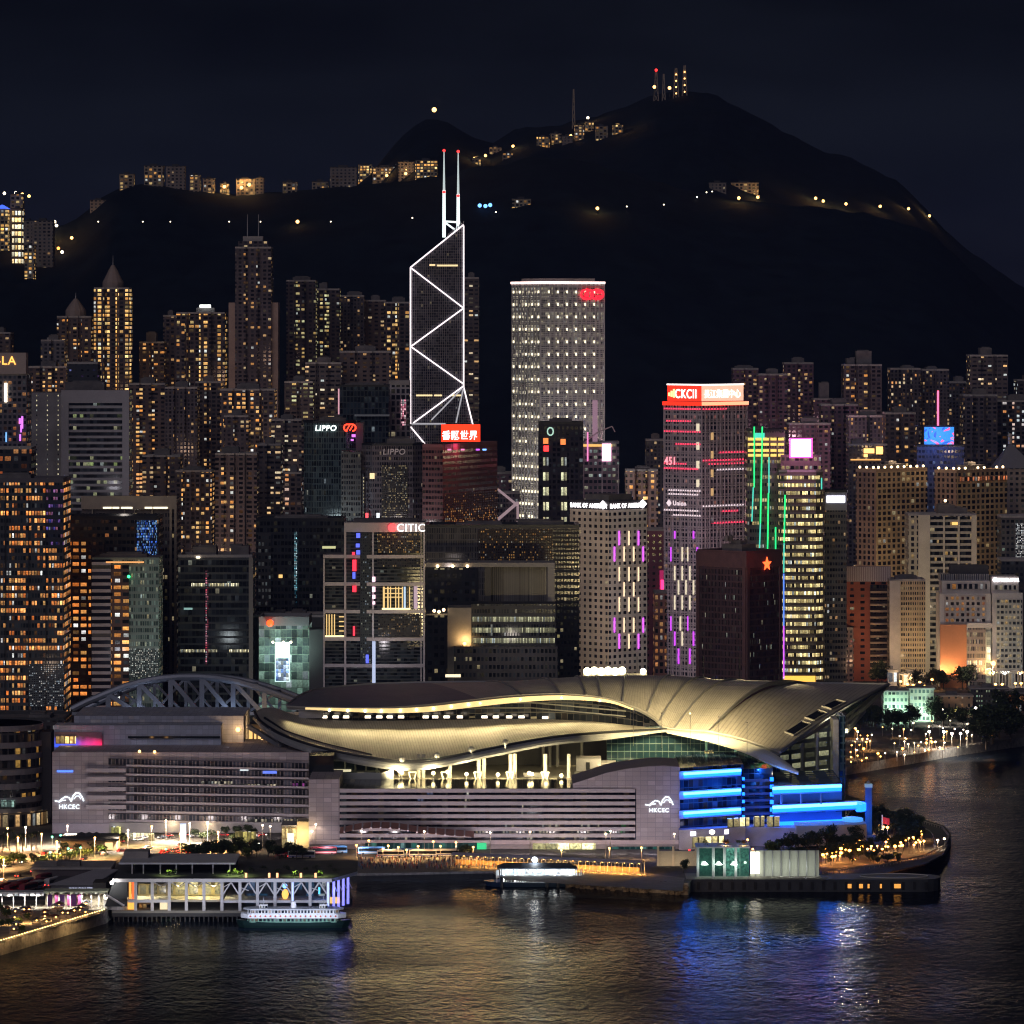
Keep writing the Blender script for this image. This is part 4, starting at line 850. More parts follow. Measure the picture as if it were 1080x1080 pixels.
# --- pale striped tower in front of the pair
PSW = facade('striped_office', CW=1.5, FH=4.0, WX=1.0, WY=.58, Lit=.06, Run=.55, C1=(1, .55, .15), C2=(1, .85, .5), Str=1.0, Wall=(.50, .46, .40), Glass=(.016, .018, .02))
t = tower('pale office tower with white vertical ribs and dark window bands', 958, 1030, 544, 3080, facade('pale_grid', CW=3.8, FH=3.9, WX=.64, WY=.64, Lit=.06, C1=(1, .6, .2), C2=PALE, Str=.9, Wall=(.50, .45, .36), Glass=(.018, .018, .02)), 30, 'box', name='office_tower', plant=((-.05, .2, 7), (.2, .38, 5)), par=1.5)
h, wd = t['_h'], t['_w']
def lx(px): return X(px, 3079)-t.location.x
MB().box(lx(981), lx(1028), -1.2, -.02, 0, h-.6, 0).build('front_bay', PSW, t)
for a, b in ((968.5, 980.8), (1024.5, 1029.8)): MB().box(lx(a), lx(b), -2.4, -.02, 0, h+.5).build('side_pier', mat('pale_rib', (.66, .60, .50), .7, var=.12, vs=.08), t)
for p in (994.5, 1010): MB().box(lx(p), lx(p)+1.3, -2.2, -1.22, 0, h-.2).build('rib', MATS['pale_rib'], t)
MB().box(lx(1004), lx(1012), -1.5, -1.21, h-6.2, h-4.2).build('lit_band', lamp_mat('amber_strip', (1, .55, .15), 1.2), t)
MB().ball((lx(998), 6, h+10), 1.0).build('roof_lamp', RL, t)
# --- red brick tower with striped crown
t = tower('red brick tower with a white striped crown and curved balconies', 893, 939, 612, 3020, facade('red_brick', CW=7.0, FH=4.2, WX=.48, WY=.42, Lit=.02, C1=PALE, C2=PALE, Str=.7, Wall=(.42, .13, .075), Glass=(.012, .012, .015)), 28, 'box', name='apartment_tower', plant=((-.2, .3, 4),))
h, wd = t['_h'], t['_w']
MB().box(-wd*.5-.6, wd*.5+.2, -2.2, -.02, h-1, h+9.5).build('crown', mat('crown_pink', (.46, .36, .36), .7), t)
b = MB(); n = 20
for i in range(n): x = -wd*.5-.4+(wd+.4)*i/n; b.box(x, x+.75, -2.9, -2.22, h-.4, h+9)
b.build('crown_fins', mat('crown_fin_white', (.72, .64, .64), .6), t)
bl = MB()
nb = int((h-6)/4.2)
for k in range(nb):
    z = 4+k*4.2; pts = [(1+wd*.46*i/10, -1.0-3.2*math.sin(PI*(.25+.75*i/10))) for i in range(11)]
    bl.prism(pts+[(wd*.5-.2, -.02), (1, -.02)], z, z+1.3, 0)
bl.build('balconies', mat('balcony_cream', (.55, .40, .28), .7), t)
MB().box(1.1, wd*.5-.6, -.5, -.021, 2, h-3).build('balcony_glazing', facade('balcony_glass', CW=2, FH=4.2, WX=.9, WY=.6, Lit=.04, C1=WARM, C2=PALE, Str=.8, Wall=(.06, .04, .035), Glass=(.012, .012, .014)), t)
# --- beige office
t = tower('beige ribbed office block between the red brick tower and the hotel', 938, 976, 613, 3000, facade('beige_office', CW=1.5, FH=3.4, WX=.62, WY=.55, Lit=.05, Run=.45, FloB=.15, C1=(1, .8, .4), C2=PALE, Str=.8, Wall=(.50, .40, .27), Glass=(.03, .027, .022)), 26, 'box', name='office_block', cat='building', plant=((-.3, .3, 3),))
h, wd = t['_h'], t['_w']; MB().box(-wd*.5, -wd*.2, -2, -.02, 0, h+.4).build('side_block', mat('beige_panel', (.46, .42, .40), .7, var=.12), t)
# --- hotel
def hotel():
    d = 2970
    HL = facade('hotel_left', CW=3.4, FH=3.6, WX=.62, WY=.55, Lit=.45, C1=(1, .20, .04), C2=(1, .5, .15), Str=.8, Wall=(.42, .38, .38), Glass=(.03, .026, .026))
    HR = facade('hotel_right', CW=2.6, FH=3.55, WX=.8, WY=.52, Lit=.22, C1=(1, .6, .2), C2=(1, .8, .45), Str=1.0, Wall=(.50, .50, .46), Glass=(.035, .04, .04))
    t = thing('hotel', 'white hotel in two joined blocks with an orange blank wall and lit glass stair', 'hotel', (X(1034, d), d, LZ))
    l = lambda px: X(px, d)-t.location.x
    z = lambda py: Z(py, d)-LZ
    PW = mat('hotel_white', (.60, .56, .54), .75, var=.15, vs=.08); OW = mat('hotel_orange_wall', (.60, .25, .12), .75, var=.12, vs=.07)
    MB().box(l(991), l(1045), 0, 26, 0, z(626)).build('left_block', [PW], t); MB().box(l(994), l(1044.9), 3, 25, z(626)+.003, z(613)).build('left_block_top', [PW], t)
    MB().box(l(993), l(1044), 6, 24, z(613)+.003, z(606)).build('roof_storey', [facade('hotel_roof_storey', CW=1.2, FH=6, WX=.5, WY=.8, Lit=.0, Wall=(.3, .3, .33))], t)
    MB().box(l(1004), l(1044), 9, 22, z(606)+.003, z(597)).build('plant_room', ROOFD, t)
    MB().box(l(996), l(1040), -.6, -.02, z(657), z(628), 0).build('window_field', HL, t); MB().box(l(998), l(1041), 2.3, 2.98, z(622), z(616)).build('window_field', facade('hotel_top', CW=3.6, FH=4.2, WX=.7, WY=.8, Lit=.1, C1=AMB, C2=AMB, Wall=(.4, .36, .36)), t)
    MB().box(l(991)+.2, l(1019), -3, -.02, 0, z(658.5)).build('orange_wall', OW, t)
    MB().box(l(1019)+.01, l(1039), -2.2, -.02, 0, z(662)).build('glass_block', facade('hotel_glass', CW=1.0, FH=4.6, WX=.75, WY=.6, Lit=.35, FloB=1.1, C1=(1, .75, .3), C2=(1, .85, .5), Str=1.2, Wall=(.32, .26, .25), Glass=(.05, .045, .045)), t)
    MB().box(l(1039)+.01, l(1045), -2.4, -.02, 2, z(666)).build('stair_glass', facade('hotel_stair', CW=4, FH=5, WX=.9, WY=.72, Lit=.95, C1=(.85, .85, .5), C2=(1, .9, .6), Str=.8, Wall=(.5, .5, .45), Glass=(.1, .1, .09)), t)
    MB().box(l(1019.2), l(1046), -2.6, -.022, z(662)+.01, z(657)).build('lintel', PW, t)
    MB().box(l(1046), l(1078), -4, 24, 0, z(625)).build('right_block', [PW], t); MB().box(l(1045.5), l(1074), -2, 22, z(625)+.003, z(608)).build('right_block_top', [PW], t)
    MB().box(l(1050), l(1077), -4.7, -4.02, 12, z(632)).build('window_field', HR, t); MB().box(l(1048), l(1073), -2.7, -2.02, z(622), z(617)).build('window_field', facade('hotel_top_right', CW=3, FH=5, WX=.6, WY=.9, Lit=.15, C1=WARM, C2=PALE, Wall=(.5, .5, .48)), t)
    MB().box(l(1046), l(1080), -9, -4.71, 0, 11).build('podium', [facade('hotel_podium', CW=2.0, FH=11, WX=.55, WY=.7, Lit=.5, C1=(1, .6, .25), C2=PALE, Str=.5, Wall=(.55, .5, .45))], t)
    SG = MATS['white_sign_light']; text('EXCELSIOR', 2.9, SG, t, (l(1051), -2.6, z(613)), 0, sx=.92, bold=.06); MB().ball((l(1049), -2.5, z(611.2)), 1.5).build('sign_dot', SG, t)
    for px, p, c in ((1046.5, 2.2e4, (1, .62, .2)), (1076, 9e3, (1, .6, .2)), (991.5, 9e3, (1, .75, .4)), (1005, 7e3, (1, .5, .2)), (1060, 1.6e4, (.9, 1, .85))): spot('wall_light', (X(px, d-9), d-9, LZ+9), (X(px, d), d+4, LZ+30), p, c, 150, .6, None, .5)
    MB().ball((l(1046.5), -6, 16), 1.6).build('wall_lamp', LAMP_A, t)
hotel()
# --- far right pieces
t = tower('dark tower with a pointed pyramid roof at the right edge', 1052, 1096, 494, 3250, facade('pyramid_tower', CW=4, FH=3.9, WX=.6, WY=.5, Lit=.02, C1=PALE, C2=PALE, Str=.7, Wall=(.20, .17, .16)), 34, 'box', name='office_tower', plant=(), par=0)
h, wd = t['_h'], t['_w']; b = MB(); ap = (-4, 17, h+18)
bs = [(-wd*.55, -1, h), (wd*.45, -1, h), (wd*.45, 35, h), (-wd*.55, 35, h)]
for i in range(4): b.face((bs[i], bs[(i+1) % 4], ap))
b.build('roof', mat('slate_roof', (.16, .16, .17), .6), t); MB().tube([(-4, 17, h+17), (-4, 17, h+22)], [1.6, 1.6], 8).ball((-4, 17, h+23), 1.8).build('finial', CONC, t)
t = tower('dark office block with a tall glittering white light panel at the right edge', 1056, 1096, 546, 3060, facade('right_edge_block', CW=3, FH=3.8, WX=.7, WY=.5, Lit=.03, C1=(.5, .9, .8), C2=PALE, Str=.7, Wall=(.10, .095, .10)), 26, 'box', name='office_block', cat='building', plant=())
MB().box(X(1071, 3060)-t.location.x, X(1094, 3060)-t.location.x, -.8, -.02, t['_h']-29, t['_h']-4).build('light_panel', facade('white_glitter_panel', CW=.9, FH=1.1, WX=.7, WY=.6, Lit=.6, C1=(.9, .95, 1), C2=(1, .95, .9), Str=1.5, Wall=(.03, .03, .04)), t)
tower('low dark block behind the hotel roof', 1056, 1097, 592, 3030, facade('dark_low', CW=3, FH=3.8, WX=.7, WY=.5, Lit=.02, C1=PALE, C2=PALE, Str=.6, Wall=(.05, .055, .065)), 26, 'box', name='office_block', cat='building', plant=())
d = 3260
t = tower('dark blue tower carrying a large blue video screen and a pink neon mast', 967, 1017, 471, d, facade('screen_tower', CW=2.6, FH=4, WX=.8, WY=.5, Lit=.10, Run=.5, C1=(.2, .4, 1), C2=(1, .9, .8), Str=.7, Wall=(.08, .09, .16), Glass=(.02, .03, .06)), 26, 'box', name='screen_tower', plant=(), parm=DARKM)
h = t['_h']
def screen_mat():
    m = bpy.data.materials.new('blue_video_screen'); m.use_nodes = True; n = m.node_tree; b = n.nodes['Principled BSDF']; MATS['bs'] = m
    tcn = n.nodes.new('ShaderNodeTexCoord'); nn = n.nodes.new('ShaderNodeTexNoise'); nn.inputs['Scale'].default_value = .12; nn.inputs['Detail'].default_value = 1; nn.inputs['Distortion'].default_value = 1.5
    r = n.nodes.new('ShaderNodeValToRGB'); r.color_ramp.interpolation = 'CONSTANT'; el = r.color_ramp.elements
    el[0].color = (.02, .16, .9, 1); el[1].position = .60; el[1].color = (.85, .12, .35, 1); e3 = el.new(.68); e3.color = (.05, .45, .8, 1); e4 = el.new(.34); e4.color = (.02, .08, .75, 1); e5 = el.new(.42); e5.color = (.03, .25, .95, 1)
    n.links.new(tcn.outputs['Object'], nn.inputs['Vector']); n.links.new(nn.outputs['Fac'], r.inputs[0]); n.links.new(r.outputs[0], b.inputs['Emission Color']); b.inputs['Emission Strength'].default_value = 1.3; b.inputs['Base Color'].default_value = (.01, .01, .02, 1)
    return m
MB().box(X(975, d)-t.location.x, X(1006, d)-t.location.x, -.8, .5, h+1.6, h+14).build('screen', screen_mat(), t)
MB().box(X(974, d)-t.location.x, X(1007, d)-t.location.x, .51, 4, h+.01, h+15).build('screen_frame', DARKM, t)
MB().tube([(X(990, d)-t.location.x, 5, h+15), (X(990, d)-t.location.x, 5, h+40)], .7, 8).build('neon_mast', mat('pink_neon', (.1, 0, .05), .5, 0, (1, .12, .25), 2.2), t)
point('screen_glow', P(990, 460, d-15), 1.2e4, (.15, .3, 1), 3)
t = tower('dim block with two small golden signs left of the blue screen', 895, 936, 470, 3300, RD, 26, 'box', group=None, name='office_block', cat='building', plant=((-.4, -.1, 4),))
YS = lamp_mat('gold_small_sign', (1, .5, .14), 2.4); h = t['_h']
for a, b, y0, y1 in ((911, 922, 473, 478), (924, 931, 471, 479), (911, 915, 479, 482)): MB().box(X(a, 3300)-t.location.x, X(b, 3300)-t.location.x, -.8, -.02, Z(y1, 3300)-LZ, Z(y0, 3300)-LZ).build('sign', YS, t)
MB().box(X(897, 3300)-t.location.x, X(929, 3300)-t.location.x, -1.6, -.9, Z(485.5, 3300)-LZ, Z(484, 3300)-LZ).build('light_line', lamp_mat('gold_line', (1, .5, .15), .9), t)

# --- added, unseen spots in mid-air between the towers, brightening the facades
for px, py, d_, pw, c in ((600, 700, 3300, 4.5e5, (1, .92, .88)), (552, 690, 3300, 3e5, (1, .93, .84)), (600, 520, 3310, 3.5e5, (1, .9, .88)), (556, 520, 3310, 2.5e5, (1, .93, .84)), (628, 700, 2690, 9e4, (1, .82, .62)), (662, 700, 2690, 9e4, (1, .84, .74)), (622, 620, 2685, 7e4, (1, .82, .62)), (668, 610, 2690, 8e4, (1, .84, .74)),
  (910, 640, 3090, 1.2e5, (1, .72, .42)), (950, 650, 3095, 2.2e5, (1, .76, .42)), (990, 650, 3030, 9e4, (1, .78, .5)), (1045, 640, 3085, 2.2e5, (1, .74, .42)), (958, 700, 2965, 6e4, (1, .7, .38)), (905, 705, 2975, 4e4, (1, .55, .3)), (1020, 700, 2930, 3.5e4, (1, .8, .62)), (1060, 700, 2925, 5e4, (1, .92, .75)), (965, 705, 3035, 8e4, (1, .78, .5)),
  (720, 690, 2990, 1.3e5, (1, .78, .8)), (765, 690, 2990, 1.3e5, (1, .72, .74)), (720, 560, 2975, 1.2e5, (1, .7, .8)), (770, 540, 2975, 1.2e5, (1, .6, .7)), (845, 660, 2900, 5e4, (1, .75, .4)),
  (60, 560, 3400, 5e5, (1, .62, .42)), (120, 520, 3420, 5e5, (1, .62, .40)), (180, 480, 3420, 5e5, (1, .62, .42)), (215, 600, 3080, 2.5e5, (1, .66, .46)), (262, 520, 3380, 5e5, (1, .62, .45)), (310, 480, 3480, 5e5, (1, .66, .48)), (345, 470, 3500, 5e5, (1, .64, .46)), (415, 480, 3720, 4e5, (1, .6, .35)), (100, 420, 3600, 5e5, (1, .6, .38)), (215, 400, 3620, 5e5, (1, .6, .4)), (265, 380, 3560, 6e5, (1, .6, .42)),
  (850, 470, 3330, 4e5, (1, .55, .62)), (815, 460, 3560, 5e5, (1, .52, .62)), (910, 480, 3500, 5e5, (1, .6, .55)), (960, 470, 3560, 5e5, (1, .62, .52)), (1040, 470, 3560, 5e5, (1, .62, .5)), (880, 450, 3560, 4e5, (1, .52, .6)),
  (100, 520, 2880, 3e4, (.95, .9, 1)), (50, 520, 2890, 2e4, (.9, .88, 1)), (345, 560, 2880, 9e4, (.75, .95, 1)), (415, 560, 2840, 9e4, (1, .85, .85)), (500, 560, 2800, 9e4, (1, .6, .5)), (400, 690, 2405, 6e4, (1, .9, .95)), (540, 680, 2480, 3e4, (1, .85, .75)), (225, 690, 2500, 3e4, (.85, .95, 1)), (110, 700, 2480, 3e4, (.9, .9, 1)), (30, 720, 2430, 3e4, (1, .7, .5)), (130, 545, 2600, 4e4, (1, .85, .7)), (475, 600, 2560, 3e4, (1, .85, .8))):
    spot('facade_fill', P(px, py, d_), P(px, py-34, d_+60), pw*(.025 if d_ > 3331 else .19), c, 150, .6, None, 3)
# ================================================================ office towers of the middle and left
def fbox(t, d, x0, x1, y0, y1, m, name, dy=-.8, back=-.02, ti=None):
    ox, oy, oz = t.location
    return MB().box(X(x0, d)-ox, X(x1, d)-ox, dy, back, Z(y1, d)-oz, Z(y0, d)-oz, 0, 0, u0=random.randint(1, 300)*42.0).build(name, m, t)
# --- tower with the golden hotel lettering, cut by the left edge
d = 2880
t = tower('hotel tower cut by the left edge with golden letters on a brown sign box', -22, 28, 396, d, facade('sign_hotel', CW=3, FH=3.6, WX=.75, WY=.55, Lit=.16, Run=.4, C1=(1, .25, .08), C2=(1, .55, .2), Str=1.0, Wall=(.13, .12, .15), Glass=(.02, .025, .035)), 30, 'box', name='hotel_tower', plant=())
h = t['_h']; fbox(t, d, -24, 27.5, 372, 394.5, mat('sign_box_brown', (.42, .34, .33), .6, var=.08), 'sign_box', -1.2, 12)
text('HANGRI-LA'[-4:], 7.6, mat('gold_letters', (.2, .1, 0), .5, 0, (1, .45, .09), 1.9), t, (X(17, d)-t.location.x, -1.35, Z(384.5, d)-LZ), 0, sx=1.0, align='RIGHT', bold=.03)
VP = mat('purple_neon', (.1, 0, .1), .5, 0, (.8, .22, 1), 1.1)
for x0, x1, y0, y1, m in ((20, 22, 441, 447, VP), (21.5, 23, 448, 456, VP), (20.5, 22.2, 458, 465, VP), (22.5, 24.5, 439, 452, VP), (5, 7.5, 404, 424, LAMP_W), (6, 7, 456, 466, lamp_mat('cool_blue', (.2, .5, 1), 1.5))): fbox(t, d, x0, x1, y0, y1, m, 'neon_sign', -.9)
tower('dark podium slab with orange rooms under the golden lettered hotel', -20, 33, 474, 2800, facade('orange_rooms', CW=5, FH=4.6, WX=.8, WY=.6, Lit=.3, Run=.4, C1=(1, .2, .05), C2=(1, .45, .15), Str=1.0, Wall=(.04, .04, .05)), 28, 'box', name='office_block', cat='building', plant=())
# --- grey banded office
d = 2950
t = tower('grey office block with pale horizontal bands and a few greenish lit floors', 66, 135, 412, d, facade('banded_grey', CW=2.2, FH=3.9, WX=1.0, WY=.55, Lit=.05, Run=.9, FloB=.1, C1=(.75, 1, .35), C2=(1, .95, .6), Str=.75, Wall=(.36, .35, .38), Glass=(.02, .024, .03)), 34, 'box', name='office_tower', plant=((-.48, .12, 5.5),), par=0)
h, wd = t['_h'], t['_w']; GP = mat('grey_panel', (.38, .36, .39), .7, var=.08, vs=.06)
MB().box(-wd*.5-.8, wd*.5+.8, -1.0, -.02, h-8, h+.3).build('fascia', GP, t)
for a, b in ((-wd*.5-.8, -wd*.5+4), (wd*.5-3.6, wd*.5+.8)): MB().box(a, b, -1.3, -.021, 0, h-8.01).build('side_pier', GP, t)
o = MB()
for k in range(int((h-9)/3.9)): o.box(-wd*.5+4.01, wd*.5-3.61, -.7, -.022, k*3.9-.75, k*3.9+.75)
o.build('spandrels', GP, t)
t = tower('plain grey side block with columns of dotted lights left of the banded office', 33, 66, 414, 2965, facade('dotted_side', CW=7, FH=3.2, WX=.10, WY=.3, Lit=.8, C1=(1, .9, .6), C2=PALE, Str=1.0, Wall=(.30, .28, .30)), 30, 'box', name='office_block', cat='building', plant=(), par=0)
tower('dark glazed block with violet specks behind the grey banded office', 71, 103, 384, 3060, facade('violet_specks', CW=4, FH=4, WX=.4, WY=.3, Lit=.05, C1=(.6, .2, 1), C2=(.3, .4, 1), Str=1.2, Wall=(.03, .035, .05)), 24, 'box', name='office_block', cat='building', plant=())
# --- orange glass tower far left
d = 2490
ORG = facade('orange_glass', CW=1.55, FH=4.1, WX=.86, WY=.56, Lit=.58, Run=.95, FloB=.3, C1=(1, .24, .04), C2=(1, .55, .18), Str=1.7, Wall=(.06, .065, .08), Glass=(.02, .03, .04), Jit=.9)
t = tower('glass office tower full of orange lit floors at the left edge', -25, 67, 509, d, ORG, 40, 'box', name='office_tower', plant=((-.3, .1, 4),), par=2.4, parm=mat('dark_parapet', (.12, .11, .13), .7))
fbox(t, d, 48.5, 67.2, 512, 577, facade('blue_floor_bay', CW=1.3, FH=4.1, WX=.9, WY=.42, Lit=.45, Run=.6, C1=(.05, .12, 1), C2=(1, .3, .15), Str=.9, Wall=(.03, .035, .06), Glass=(.015, .02, .04), Jit=.9), 'blue_bay')
fbox(t, d, 31, 67.5, 700, 745, facade('sparkle_bay', CW=.95, FH=1.1, WX=.6, WY=.5, Lit=.30, Run=.2, C1=(.6, .8, 1), C2=(1, .9, .8), Str=1.6, Wall=(.08, .1, .12), Jit=.9), 'sparkle_bay', -.9)
m_ = MB(); ox = t.location.x
for px in (-14, 5, 30, 48): m_.box(X(px, d)-ox, X(px, d)-ox+.5, -1.0, -.82, 0, t['_h'])
m_.build('mullions', DARKM, t)
# --- framed tower
d = 2640
FRB = mat('beige_frame', (.34, .29, .24), .75, var=.12)
t = tower('dark tower inside a beige portal frame with a lit strip under its roof', 86, 186, 525, d, facade('framed_dark', CW=2, FH=4, WX=.85, WY=.55, Lit=.03, Run=.1, C1=(1, .7, .3), C2=PALE, Str=.9, Wall=(.11, .095, .10), Glass=(.02, .02, .024)), 34, 'box', name='office_tower', plant=(), par=0)
fbox(t, d, 86, 186.5, 523, 537, FRB, 'portal_beam', -2); fbox(t, d, 179, 181.5, 537.01, 760, FRB, 'portal_post', -2); fbox(t, d, 184, 186.5, 537.01, 760, FRB, 'portal_post', -2)
LSTR = lamp_mat('white_strip', (1, .9, .65), 1.5)
for a, b in ((109, 118), (119, 126), (128, 140), (153, 161), (162, 177)): fbox(t, d, a, b, 534.5, 536.3, LSTR, 'strip_light', -2.3, -2.02)
for p in (97, 131, 141.5, 160): fbox(t, d, p, p+1.2, 537.01, 546, FRB, 'portal_post', -1.5)
# --- dark tower with blue led screen
d = 2570
t = tower('dark glass tower with blue video screen and stacked orange floors', 68, 167, 547, d, facade('dark_led_tower', CW=2.4, FH=3.85, WX=.88, WY=.5, Lit=.035, Run=.2, C1=(1, .3, .07), C2=(1, .6, .3), Str=1.0, Wall=(.03, .028, .034), Glass=(.012, .014, .02)), 34, 'box', name='office_tower', plant=(), parm=DARKM)
fbox(t, d, 70, 96, 568, 735, facade('orange_rooms_stack', CW=4.4, FH=3.85, WX=.86, WY=.5, Lit=.66, Run=.2, C1=(1, .25, .04), C2=(1, .5, .14), Str=1.7, Wall=(.06, .035, .03)), 'lit_bay')
fbox(t, d, 96.5, 110, 568, 735, facade('orange_rooms_few', CW=3.5, FH=3.85, WX=.7, WY=.5, Lit=.2, C1=(1, .25, .04), C2=(1, .5, .14), Str=1.0, Wall=(.04, .03, .03)), 'lit_bay', -.7)
fbox(t, d, 144.5, 165.5, 549, 587, facade('blue_led_screen', CW=.55, FH=1.5, WX=.8, WY=.8, Lit=.62, Run=.5, ColB=.3, C1=(.02, .10, 1), C2=(.25, .6, 1), Str=1.35, Wall=(.005, .02, .12), Jit=1.1), 'video_screen', -1)
d = 2530
t = tower('lower tower of white balconies, orange rooms and green glass before the screen tower', 97, 167.5, 588, d, facade('green_glass_bay', CW=1.25, FH=3.8, WX=.86, WY=.62, Lit=.16, Run=.35, C1=(.5, .75, .6), C2=(1, .75, .35), Str=.75, Wall=(.2, .26, .24), Glass=(.09, .14, .13), Jit=.9), 30, 'box', name='office_tower', plant=((-.4, .3, 1.5),), par=0)
fbox(t, d, 97, 117, 590, 760, facade('balcony_bay', CW=30, FH=3.8, WX=1, WY=.55, Lit=0, Wall=(.44, .40, .44), Glass=(.012, .012, .02)), 'balcony_bay', -1.4); fbox(t, d, 117.2, 136, 596, 760, facade('orange_living', CW=4.8, FH=3.8, WX=.9, WY=.52, Lit=.72, C1=(1, .30, .05), C2=(1, .52, .14), Str=1.7, Wall=(.12, .07, .06)), 'lit_bay', -1.0)
fbox(t, d, 136.2, 167.4, 684, 714, facade('white_sparkle', CW=.8, FH=1.0, WX=.62, WY=.55, Lit=.42, Run=.3, C1=(.8, .95, .9), C2=(1, .9, .75), Str=1.5, Wall=(.12, .16, .15), Jit=.9), 'sparkle_bay', -.7)
fbox(t, d, 112, 152, 592, 593.6, lamp_mat('amber_cornice', (1, .45, .15), .9), 'cornice_light', -1.6, -1.41); MB().ball((X(136, d)-t.location.x, -1.2, Z(608, d)-LZ), .9).build('green_light', lamp_mat('green_lamp', (.05, 1, .3), 2.5), t)
# --- dark tower with two lit floors
d = 2570
t = tower('dark glass tower with two bright floors and a thin red vertical light string', 188, 266, 588, d, facade('dark_two_floors', CW=2.2, FH=4, WX=.95, WY=.7, Lit=.01, Run=.05, C1=(.6, .8, .8), C2=PALE, Str=.6, Wall=(.055, .06, .065), Glass=(.014, .017, .022)), 34, 'box', name='office_tower', plant=((-.32, 0, 5.5), (.2, .44, 6)), par=1.6, parm=mat('grey_parapet', (.3, .28, .29), .7))
FL = facade('bright_floor', CW=.9, FH=2.4, WX=.72, WY=.92, Lit=.86, C1=(1, .85, .45), C2=(1, .95, .7), Str=1.3, Wall=(.06, .06, .06), Jit=.8)
for a, b, y0, y1 in ((202, 252, 615, 618.5), (190, 229, 685, 688), (242, 263, 685, 688)): fbox(t, d, a, b, y0, y1, FL, 'lit_floor')
fbox(t, d, 194, 203, 641, 643, lamp_mat('teal_dim', (.4, .7, .65), .5), 'lit_window')
SR = facade('red_light_string', CW=1.2, FH=1.3, WX=.7, WY=.6, Lit=.75, C1=(1, .05, .12), C2=(.9, .5, .65), Str=1.1, Wall=(.02, .02, .03), Jit=.8)
fbox(t, d, 216.5, 219.5, 602, 701, SR, 'light_string', -1.0); fbox(t, d, 262.5, 267, 588, 740, mat('beige_edge', (.26, .23, .2), .7), 'corner_pier', -1.2)
fbox(t, d, 207, 211, 587.2, 588.6, LAMP_W, 'roof_lamp', -.9)
# --- dark block with blue vertical led
d = 2690
t = tower('broad black glass block with a thin cyan light column', 270, 363, 549, d, facade('black_glass', CW=2.1, FH=3.9, WX=.9, WY=.6, Lit=.012, Run=.08, C1=(.6, .8, .8), C2=(1, .85, .5), Str=.7, Wall=(.025, .028, .036), Glass=(.012, .014, .02)), 34, 'box', name='office_block', cat='building', plant=((-.3, .3, 2),), parm=DARKM)
fbox(t, d, 310.5, 313.6, 561, 622, facade('cyan_led', CW=.85, FH=1.0, WX=.8, WY=.7, Lit=.8, C1=(.15, .75, 1), C2=(.75, .95, 1), Str=1.1, Wall=(0, .02, .03), Jit=1.0), 'light_column'); fbox(t, d, 310.8, 313.2, 622.1, 645, facade('cyan_dim', CW=.85, FH=1.0, WX=.8, WY=.7, Lit=.4, C1=(.05, .3, .5), C2=(.1, .4, .6), Str=.6, Wall=(0, .02, .03)), 'light_column')
fbox(t, d, 340, 354, 576, 578.5, lamp_mat('yellow_strip', (.9, .9, .45), .6), 'lit_window'); fbox(t, d, 294, 298, 606, 609.5, LAMP_A if False else lamp_mat('one_window', (1, .6, .2), 1.0), 'lit_window')
fbox(t, d, 272, 286, 562, 640, facade('left_strip', CW=2, FH=3.9, WX=.7, WY=.5, Lit=.35, C1=(.35, .33, .33), C2=(.3, .35, .38), Str=.35, Wall=(.05, .05, .055)), 'window_strip')
# --- small teal lit cube with bright billboard
d = 2500
t = tower('low teal lit glass cube with a bright white and blue billboard', 273, 326, 660, d, facade('teal_cube', CW=3.0, FH=4.6, WX=.96, WY=.93, Lit=1, C1=(.16, .28, .22), C2=(.2, .32, .25), Str=.55, Wall=(.2, .28, .24), Jit=.5), 34, 'box', name='glass_cube', cat='building', plant=(), par=5, parm=mat('cube_parapet', (.22, .22, .24), .6))
fbox(t, d, 290, 306, 677, 719, mat('billboard_white', (.1, .1, .1), .5, 0, (.55, .95, .80), 1.3), 'billboard', -1.2); fbox(t, d, 291, 305, 694, 718, facade('billboard_picture', CW=1.4, FH=2.2, WX=1, WY=1, Lit=1, C1=(.2, .4, 1), C2=(.9, 1, .95), Str=1.0, Wall=(.5, .5, .5), Jit=.7), 'billboard_picture', -1.4, -1.21)
for x in (288, 299, 307): MB().ball((X(x, d)-t.location.x, -2.4, Z(677, d)-LZ), .7).build('billboard_lamp', LAMP_W, t)
point('billboard_light', P(297, 690, d-10), 1.6e4, (.7, 1, .85), 1)
fbox(t, d, 326.1, 341, 664, 760, mat('cube_side', (.10, .105, .11), .6), 'side_core', 0, 20); MB().ball((X(285, d)-t.location.x, -2.2, Z(657, d)-LZ), 2.0).build('beacon', lamp_mat('red_beacon', (1, .06, .01), 3.5), t)
b = MB(); b.bar((X(285, d)-t.location.x, 2, t['_h']), (X(285, d)-t.location.x, 2, Z(657, d)-LZ), .5); b.build('beacon_post', DARKM, t)
point('beacon_glow', P(285, 657, d-4), 1.2e3, (1, .06, .02), 1)
tower('low dark roof with a line of small white lights behind the teal cube', 268, 345, 651, 2600, ROOFD, 30, 'box', name='low_building', cat='building', plant=((-.3, -.1, 2.5), (0, .2, 3)))
